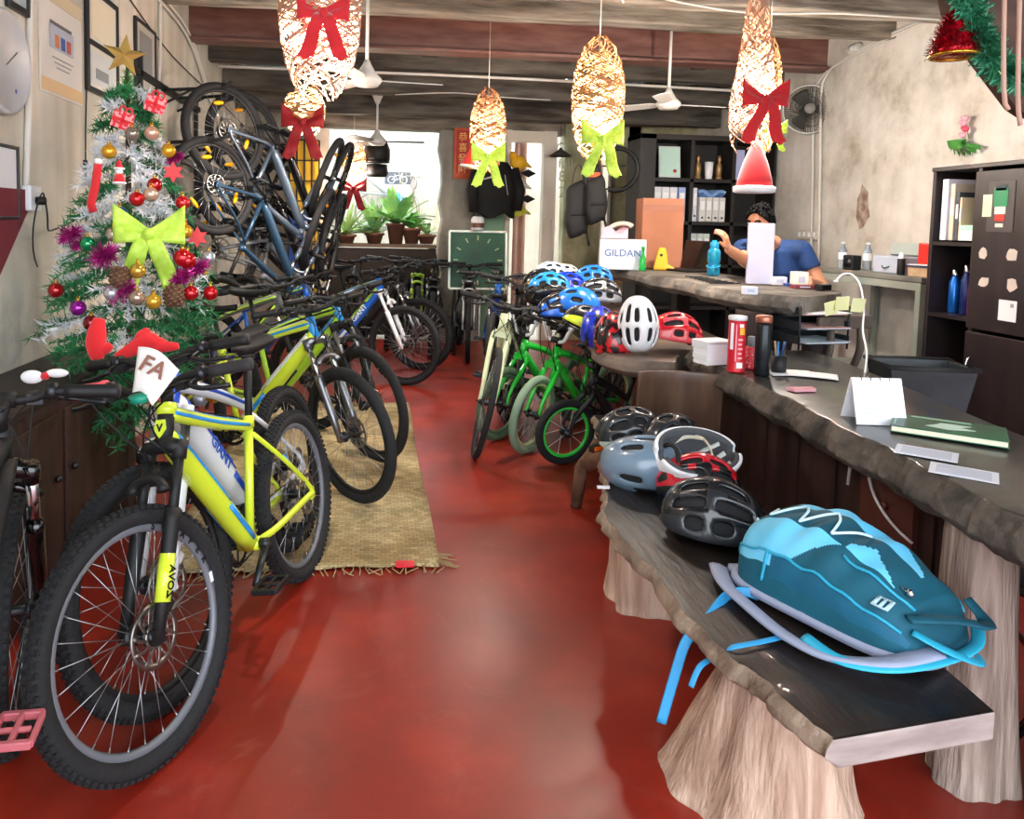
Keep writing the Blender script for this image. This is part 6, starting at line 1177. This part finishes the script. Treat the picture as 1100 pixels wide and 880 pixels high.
t=thing('felt_stocking','long red felt stocking hanging on the left side of the tree','ornament',tr_at(100,200,1.1)); g=G(); g.strip([V((.02,0,.09)),V((.008,0,.0)),V((-.01,0,-.07)),V((-.0,0,-.105))],.035,(0,1,0),.012); g.build('sock',REDB,t); g=G(); g.ball((.02,0,.10),(.018,.012,.012),10,6); g.build('cuff',PAP,t)
# lime bow on the tree
t=thing('ribbon_bow','large lime green mesh ribbon bow on the front of the tree','bow',tr_at(161,252,1.12)); bow(t,None,(0,0,0),.26,LIMB,0.1,1.0,'ribbon')
# red felt antlers
RFL=mat('bright_red_felt','e8252c',.85,sheen=.3)
p=at(112,388,2.75); t=thing('felt_antlers','bright red felt antler decoration resting across the handlebars below the tree','decoration',p)
g=G()
def blobby(pts,rs): g.tube(spline(pts,5),[rs[min(int(i/5),len(rs)-1)]+(rs[min(int(i/5)+1,len(rs)-1)]-rs[min(int(i/5),len(rs)-1)])*(i%5)/5 for i in range(5*(len(pts)-1)+1)],12,flat=.5,up=(0,1,.1))
A=lambda u,v:at(u,v,2.75)-p
blobby([A(105,386),A(103,372),A(104,358),A(107,342)],[.022,.036,.034,.018]); blobby([A(104,378),A(114,374),A(119,370)],[.022,.02,.012]); tag(t,None,None); g.build('left_antler',RFL,t)
g=G(); blobby([A(125,384),A(145,374),A(160,366),A(172,372),A(192,372)],[.014,.028,.034,.024,.012]); blobby([A(150,376),A(152,362),A(160,354)],[.022,.022,.01]); blobby([A(168,374),A(172,363)],[.03,.02]); g.build('right_antler',RFL,t)
# purple tinsel clumps, silver ornament, pine cones
PTN=mat('purple_tinsel','a01a78',.3,.5,c2='d83aa4',scale=30)
for u,v,r,lb in [(75,252,.055,'purple tinsel tuft at the far left of the tree'),(112,275,.065,'purple tinsel tuft left below the lime bow'),(130,312,.06,'purple tinsel tuft in the low middle of the tree'),(213,288,.045,'purple tinsel tuft at the right of the tree'),(195,298,.045,'purple tinsel tuft beside the pine cone'),(86,262,.03,'tiny purple tinsel tuft near the green bauble'),(188,170,.03,'tiny purple tinsel tuft at the upper right of the tree')]:
    p=tr_at(u,v,1.05); tinsel('tinsel_tuft',lb,'tinsel',[p-V((.02,0,.01)),p,p+V((.02,0,.01))],r,420,PTN,int(u),w=.0025,group='purple tinsel on the tree')
PCN=mat('pine_cone_brown','5a3d2c',.8,c2='7a5840',scale=20)
for u,v,lb in [(187,318,'brown pine cone low on the right of the tree'),(129,299,'small dark pine cone in the low left branches')]:
    p=tr_at(u,v,1.05); g=G(); g.ball((0,0,0),(.032,.032,.045),12,8)
    for k in range(60): a=k*2.4; z=.042-.084*k/60; r=.034*math.sqrt(max(0,1-(z/.05)**2)); g.ball((r*math.cos(a),r*math.sin(a),z),(.011,.011,.006),6,4)
    tag(g.build('pine_cone',PCN,loc=p),lb,'pine cone')
t=thing('tinsel_ornament','white bow ornament with red knot resting on the left handlebar','ornament',at(47,405,2.45)); g=G(); g.ball((-.035,0,0),(.035,.015,.022),12,8); g.ball((.04,0,.012),(.035,.012,.014),12,8); g.build('white_bow',PAP,t); g=G(); g.ball((.006,-.004,.004),(.014,.014,.013),10,6); g.build('knot',REDB,t)
for u,v,c,lb in [(215,429,'aeb6c8','silver bauble hanging in the lowest branches'),(229,425,'e0b030','gold bauble hanging in the lowest branches')]:
    b=thing('bauble',lb,'bauble',at(u,v,2.95),group='baubles on the tree'); g=G(); g.ball((0,0,0),.03,16,10); g.build('ball',mat('bauble_'+c,c,.12,.55,coat=.5),b); g=G(); g.cyl((0,0,.028),(0,0,.036),.008,10); g.tube([(0,0,.036),(0,0,.08)],.0012,4); g.build('cap',GOLD,b)
# white plate on the front bicycle's bars
p=at(166,402,2.0); t=thing('number_bib','white cloth bib with brown letters tied to the handlebar of the yellow-green bicycle','bib',p,(math.radians(-25),math.radians(22),math.radians(-14))); g=G(); g.grid(lambda u,v:((-.075+.13*u)*(1-.5*v)+.01*v,-.004-.01*math.sin(PI*u)+.01*v,.045-.11*v+.012*math.sin(4*u)),12,8); g.build('bib',mat('bib_white','e8e4e0',.7),t,solid=.002); text('FA',.062,mat('bib_brown','8a5a4a',.7),t,basis((1,0,-.0),(0,.1,1),(-.005,-.02,.012)),bold=.001); g=G(); g.tube([(-.01,.012,-.06),(.0,.02,-.075)],[.03,.028],12); g.build('teal_band',TEAL,t)
# ------------------------------------------------------------------ back of the shop
YG=mat('yellow_panel','f2b81a',.5,c2='f7cf3a',scale=2)
p0=at(311,150,8.85); p1=at(342,275,8.85); p1.z=0; W_=p1.x-p0.x; H=p0.z-p1.z
t=thing('yellow_grille','yellow panel behind a black bar grille beside the courtyard opening','grille',((p0.x+p1.x)/2,8.85,p1.z)); g=G(); g.box((0,.06,H/2),(W_,.03,H)); g.build('panel',YG,t)
g=G()
for i in range(5): g.box((-W_/2+W_*i/4,0,H/2),(.018,.018,H))
for i in range(11): g.box((0,-.0,H*i/10),(W_,.014,.014))
g.build('bars',MBLK,t)
t=thing('blue_sign','blue and white sign hanging under the hung bicycles','sign',at(322,258,8.0)); g=G(); g.box((0,0,0),(.22,.015,.6)); g.build('board',mat('sign_blue','1f55b0',.5),t); g=G(); g.box((.06,-.009,-.05),(.04,.002,.5)); g.build('white_band',PAP,t)
# red paper sign with characters
p=at(497,165,8.84); t=thing('red_paper_sign','red and gold paper banner with four gold characters on the back pillar','banner',p); g=G(); g.box((0,0,0),(.21,.006,.60)); g.build('paper',mat('red_orange_paper','c03a1c',.6,c2='d05a20',scale=6),t); g=G(); g.box((0,-.004,.02),(.15,.002,.50)); g.build('red_field',mat('deep_red_paper','b01c18',.6),t)
try:
    for i,chs in enumerate('恭喜發財'): text(chs,.11,mat('gold_ink','f0b83a',.4),t,basis((1,0,0),(0,0,1),(0,-.006,.19-.125*i)),.001)
except Exception as e: print('chars',e)
# jacket hanging on the green door
t=thing('green_door','pale green panel standing behind the black jacket','panel',(1.47,9.02,0)); g=G(); g.box((0,0,1.2),(.30,.04,2.4)); g.build('board',mat('pale_green_board','8fb89a',.6),t); g=G(); g.box((.14,-.02,1.2),(.03,.06,2.4)); g.build('edge',DST,t)
p=at(531,205,8.6); t=thing('black_jacket','black jacket hanging in front of the pale green panel','jacket',p)
g=G(); g.grid(lambda u,v:((.27+.03*math.sin(5*v))*math.cos(2*PI*u)*(.55+.45*min(1,v*3))*(1+.06*math.sin(14*PI*u)*v), .10*math.sin(2*PI*u)*(1+.1*math.sin(10*PI*u)), .33-.62*v-.03*math.sin(9*u*PI)*(v>.9)),40,16,cu=True); g.build('body',mat('black_cloth','0d0d10',.8,bump=.4,bscale=7),t); g=G(); g.tube([(-.2,-.03,.25),(-.27,-.06,.0),(-.25,-.08,-.25)],[.075,.07,.05],12); g.build('sleeve',mat('black_cloth','0d0d10'),t); g=G(); g.tube([(.2,-.03,.25),(.28,-.06,.0),(.26,-.08,-.22)],[.075,.075,.055],12); g.build('sleeve',mat('black_cloth','0d0d10'),t); g=G(); g.strip([(-.16,-.11,.12),(-.02,-.115,.16)],.02,(0,1,0),.004); g.strip([(.10,-.11,.18),(.14,-.115,-.05)],.012,(0,1,0),.004); g.build('reflective_trim',mat('silver_trim','b8bcc0',.4),t)
# green chalkboard
p=at(514,293,7.9); t=thing('chalk_board','green board with pale frame and a ring of chalk ticks standing at the back','board',(p.x,7.95,.72),(math.radians(-6),0,0)); w,h=.62,.62; g=G(); g.box((0,0,h/2),(w,.012,h)); g.build('board',mat('board_green','1f4a38',.6,c2='28604a',scale=4),t); g=G()
for x in (-w/2,w/2): g.box((x,-.003,h/2),(.022,.022,h))
for z in (0,h): g.box((0,-.003,z),(w,.022,.022))
g.build('frame',mat('board_frame','b9c2b8',.4,.4),t); g=G()
for i in range(12): a=i*PI/6; g.box((.24*math.sin(a),-.0075,h/2+.24*math.cos(a)),(.012,.002,.05),rot=(0,a,0))
g.build('chalk_ticks',mat('chalk','b9c9a0',.8),t); g=G()
for x in (-.25,.25): g.tube([(x,.02,0),(x,-.02,-.72)],.016,8); g.tube([(x,.02,.02),(x,.30,-.74)],.014,8)
g.build('easel_legs',DST,t)
t=thing('white_canister','white and brown jar standing on top of the green board','jar',(at(513,240,7.96).x,7.96,1.35)); g=G(); g.lathe([(.06,0),(.07,.01),(.07,.12),(.05,.15),(0,.15)],16); g.build('jar',PAP,t); g=G(); g.lathe([(.072,.03),(.072,.08)],16,caps=False); g.build('brown_band',mat('brown_band','6a4a38',.6),t)
# yellow toy birds hanging by the door
t=thing('hanging_mobile','yellow and white bird mobile hanging in the bright doorway','mobile',at(557,175,8.7)); 
for z,c,nm in [(0,'f0b820','bird'),(-.25,'e9e4d8','bird'),(-.55,'d6d84a','bird')]: g=G(); g.ball((0,0,z),(.10,.06,.09),14,8); g.ball((-.07,-.02,z+.08),.05,10,8); g.tube([(.06,0,z),(.16,0,z-.05)],[.04,.008],8); g.build(nm,mat('bird_'+c,c,.6),t)
for z in (-.12,-.42): g=G(); g.prism([(0,-.05),(.09,0),(0,.05),(-.09,0)],-.01,.01,T=M.Translation((.12,0,z))@M.Rotation(1.2,4,'X')); g.build('dark_leaf',MBLK,t)
g=G(); g.tube([(0,0,.3),(0,0,-.5)],.003,4); g.build('string',WHT,t)
t=thing('curtain','pale pink curtain in the bright doorway','curtain',(1.83,9.22,0)); g=G(); g.grid(lambda u,v:(-.09+.16*u,.03*math.sin(14*u),.35+2.1*v),24,6); g.build('fabric',mat('pink_curtain','c9a294',.8),t,solid=.006); g=G(); g.cyl((-.15,0,2.46),(.2,0,2.46),.012,8); g.build('rail',STL,t)
# chalk writing on the back right wall (part of the wall)
for s,u,v,z in (('Q',604,160,.2),('fall',608,176,.17),('8',604,190,.18),('2',604,207,.2)): 
    p=at(u,v,8.97); o=text(s,z,mat('chalk_white','b9bda6',.9),None,basis((1,0,0),(0,0,1),(p.x,8.985,p.z)),.0012,name='trim_chalk_writing'); o['kind']='structure'
t=thing('dark_lamp_shade','small dark conical lamp shade hanging before the mossy back wall','lamp',at(602,168,8.7)); g=G(); g.lathe([(.13,0),(.135,.005),(.02,.08),(.015,.1)],18,caps=False); g.build('shade',mat('shade_dark','3c3a34',.5),t,solid=.004); g=G(); g.tube([(0,0,.09),(0,0,3.2-t.location.z)],.004,5); g.build('cord',MBLK,t)
wire('thin white pole leaning on the mossy back wall',[at(592,236,8.93),at(592,270,8.9),V((at(592,270,8.9).x+.02,8.8,0))],.01,PIPE,'pole','pole')
# black bags hanging by the carton
for u,v,y,s,lb in [(620,225,6.3,(.10,.08,.24),'black bag hanging left of the orange-brown carton'),(640,215,6.2,(.09,.07,.2),'dark grey bag hanging close to the orange-brown carton'),(636,192,6.25,(.08,.06,.10),'black and orange bag hanging above the grey one')]:
    t=thing('hanging_bag',lb,'bag',at(u,v,y)); g=G(); g.ball((0,0,0),(1,1,1),24,16); q_=lambda a:math.copysign(abs(a)**.55,a); g.v=[(q_(x)*s[0]*(1-.22*(z>0)*z+.07*math.sin(9*z+2*x)),q_(y_)*s[1],q_(z)*s[2]+.02*math.sin(5*x)) for x,y_,z in g.v]; g.tube([(-s[0]*.7,-s[1]*1.0,-s[2]*.2),(s[0]*.7,-s[1]*1.02,-s[2]*.15)],.012,6); g.tube([(s[0]*.9,0,-s[2]*.8),(s[0]*1.1,-.02,-s[2]*1.3)],.01,6); g.build('pouch',mat('black_nylon_b','121216',.7,bump=.3),t)
    g=G(); g.tube(bez((-.05,0,s[2]*.9),(-.03,0,s[2]+.2),(.03,0,s[2]+.2),(.05,0,s[2]*.9)),.010,6,flat=.3); g.build('strap',MBLK,t)
    if v==192: g=G(); g.box((0,-.06,.03),(.10,.01,.04)); g.build('orange_flap',mat('orange_nylon','d8501c',.6),t)
t=thing('bag_hook_rail','pale post with hooks holding the black bags','rack',(2.02,6.42,0)); g=G(); g.box((0,0,1.15),(.05,.05,2.3)); g.build('post',mat('pale_post_paint','d6d2c8',.6),t)
for z in (1.75,1.95): g=G(); g.tube([(-.2,-.1,z),(0,-.03,z),(.15,-.12,z)],.008,6); g.build('hook',DST,t)
t=thing('steering_ring','black hoop hanging beside the bookcase above the carton','hoop',at(662,182,6.6)); g=G(); g.ring((0,0,0),.19,.022,40,8,ax=(.5,1,0)); g.build('ring',MBLK,t); g=G(); g.tube([(0,0,.19),(0,0,3.2-t.location.z)],.004,5); g.build('cord',MBLK,t)
# wall rack for the hung bicycles
t=thing('wall_rack','black steel wall rack with brackets holding the hung bicycles','rack',(XL+.03,5.7,0)); g=G()
for z in (2.32,1.86,1.42): g.box((0,0,z),(.03,1.7,.04))
for y in (-.75,.75): g.box((0,y,1.4),(.03,.04,2.1))
g.build('rails',MBLK,t)
for y,z in ((-.25,2.32),(.15,2.33),(-.4,1.94),(-.02,1.92)): g=G(); g.tube(spline([(0.01,y,z-.02),(.25,y,z),(.42,y,z+.02),(.47,y,z+.06)],5),.012,8); g.tube([(.0,y,z-.12),(.2,y,z-.01)],.009,6); g.build('bracket',MBLK,t)
# ------------------------------------------------------------------ courtyard
t=thing('bicycle_sign','white sign with a dark panel showing a white bicycle on the courtyard wall','sign',at(427,198,12.3)); g=G(); g.box((0,0,0),(.46,.02,.44)); g.build('board',PAP,t); g=G(); g.box((0,-.012,.10),(.42,.004,.20)); g.build('dark_panel',mat('sign_grey','6a6e78',.5),t)
g=G()
for x in (-.10,.10): g.ring((x,-.018,.07),.055,.007,24,6)
g.tube([(-.10,-.018,.07),(-.04,-.018,.14),(.07,-.018,.14),(.10,-.018,.07)],.006,6); g.tube([(-.04,-.018,.14),(0,-.018,.07),(.07,-.018,.14)],.006,6); g.tube([(-.10,-.018,.07),(0,-.018,.07)],.006,6); g.tube([(.07,-.018,.14),(.055,-.018,.17),(.09,-.018,.175)],.006,6); g.tube([(-.045,-.018,.14),(-.05,-.018,.165)],.006,6); g.build('bicycle_symbol',PAP,t)
g=G()
for i,x in enumerate((-.15,-.09,-.03,.05,.11,.16)): g.box((x,-.0115,-.11),(.04,.002,.06-.01*(i%2)))
g.build('blurred_print',mat('sign_text_grey','c9ccd4',.6),t)
t=thing('wheel_rim_decor','bare wheel rim hung on the courtyard wall','rim',at(403,228,12.2)); g=G(); g.ring((0,0,0),.32,.018,48,6); g.build('rim',mat('rim_grey','a6a59e',.4,.5),t); g=G()
for k in range(18): a=k*PI/9; g.tube([(0,0,0),(.31*math.cos(a),0,.31*math.sin(a))],.003,4)
g.build('spokes',STL,t)
t=thing('frame_decor','white triangular bicycle frame hung on the courtyard wall','bicycle frame',at(400,195,12.2)); g=G(); A=lambda u,v:at(u,v,12.2)-V(t.location)
g.tube([A(388,185),A(415,208)],.03,8); g.tube([A(388,207),A(415,209)],.022,8); g.tube([A(388,185),A(388,207)],.02,8); g.build('tubes',mat('pale_frame','c3c9c9',.4),t)
t=thing('white_cycle_decor','grey bicycle hung vertically on the courtyard wall','bicycle',at(444,225,11.9)); g=G(); g.ring((0,0,.02),.20,.016,36,6,ax=(.9,.4,0)); g.ring((0,0,.42),.10,.014,30,6,ax=(.9,.4,0)); g.tube([(0,0,0),(.0,-.02,.5)],.022,8); g.tube([(-.12,0,.52),(.12,0,.52)],.014,8); g.tube([(-.06,0,-.2),(.0,0,.3)],.014,8); g.tube([(.12,0,-.3),(.0,0,.3)],.014,8); g.build('body',mat('grey_cycle','a8a29a',.5),t)
t=thing('blue_ball','blue round ornament hanging on the courtyard wall','ornament',at(426,215,12.1)); g=G(); g.ball((0,0,0),.12,16,12); g.build('ball',mat('ball_blue','3fa6dc',.5),t); g=G(); g.tube([(0,.1,.1),(0,0,.12)],.01,6); g.build('hook',STL,t)
def plant(label,u,v,y,n,L_,c,pot=True,seed=1,wd=.05,ph=.24):
    p=at(u,v,y); z0=p.z; t=thing('potted_plant',label,'plant',(p.x,y,z0)); rn=random.Random(seed)
    if pot: g=G(); g.lathe([(.08,0),(.12,ph),(.13,ph),(.13,ph-.03),(.11,ph-.03)],18); g.build('pot',mat('terracotta','6e4434',.8),t)
    g=G()
    for k in range(n):
        a=rn.uniform(0,2*PI); e=rn.uniform(.25,1.2); l=L_*rn.uniform(.7,1.1); ca,sa=math.cos(a),math.sin(a)
        def lf(u_,v_): r=l*u_*math.sin(e); z=ph-.02+l*u_*math.cos(e)-.35*l*u_*u_*math.sin(e); w=wd*math.sin(PI*min(1,u_*.93+.07))**.8*(2*v_-1); return (r*ca-w*sa,r*sa+w*ca,z+abs(2*v_-1)*.012)
        g.grid(lf,8,2)
    g.build('leaves',mat('leaf_'+c,c,.5,c2='a9d67a',scale=5),t); g=G(); g.lathe([(0,ph-.035),(.11,ph-.03)],12,caps=False); g.build('soil',mat('soil','2c211a',.95),t)
SHX=(at(340,262,9.4).x+at(475,262,9.4).x)/2
t=thing('plant_shelf','wooden shelf of potted plants just beyond the opening','shelf',(.05,9.55,0)); zz=at(410,262,9.5).z; g=G(); g.box((0,0,zz-.02),(1.6,.45,.04)); g.build('board',mat('shelf_wood','5d4a3a',.7),t)
for x in (-.7,.7): g=G(); g.box((x,0,(zz-.04)/2),(.06,.4,zz-.04)); g.build('leg',mat('shelf_wood','5d4a3a'),t)
g=G(); g.box((0,-.19,(zz-.05)/2),(1.6,.03,zz-.05)); g.build('front_board',mat('dark_shelf_board','1f1713',.8,c2='2e221b',scale=4),t)
plant('broad-leaved green plant in a brown pot, tallest on the shelf',425,262,9.55,34,.56,'4f9a58',True,3,.07,.26)
plant('green plant in a brown pot right of the tallest one',442,262,9.5,18,.30,'5fae4e',True,4,.055,.2)
plant('pale striped grassy plant at the left end of the shelf',372,262,9.5,44,.46,'9cb878',True,5,.025,.12)
plant('soft green plant left of the tallest one on the shelf',402,262,9.6,40,.52,'7fae80',True,6,.035,.14)
plant('small green plant at the right end of the shelf',458,262,9.5,16,.24,'86b070',True,7,.03,.12)
t=thing('dry_reeds','tall dry reed stalks against the right side of the courtyard','reeds',at(462,262,11.6)); t.location.z=-.03; g=G(); rn=random.Random(4)
for k in range(40): x=rn.uniform(-.45,.3); y=rn.uniform(-.3,.3); h=rn.uniform(1.8,2.6); g.tube([(x,y,0),(x+rn.uniform(-.05,.05),y,h*.5),(x+rn.uniform(-.25,.25),y+rn.uniform(-.1,.1),h)],[.006,.005,.002],4)
g.build('stalks',mat('reed','c9bd8e',.8),t)
# white plaster chips
for i,(u,v,lb) in enumerate([(648,524,'white chip of paper on the bench edge by the branch leg')]): p=atz(u,v,.455); g=G(); g.prism([(-.025,-.01),(.02,-.014),(.028,.008),(-.02,.014)],0,.004); tag(g.build('paper_chip',PAP,loc=p),lb,'paper')
# ------------------------------------------------------------------ bulbs give light; soft daylight comes through the open front and the courtyard
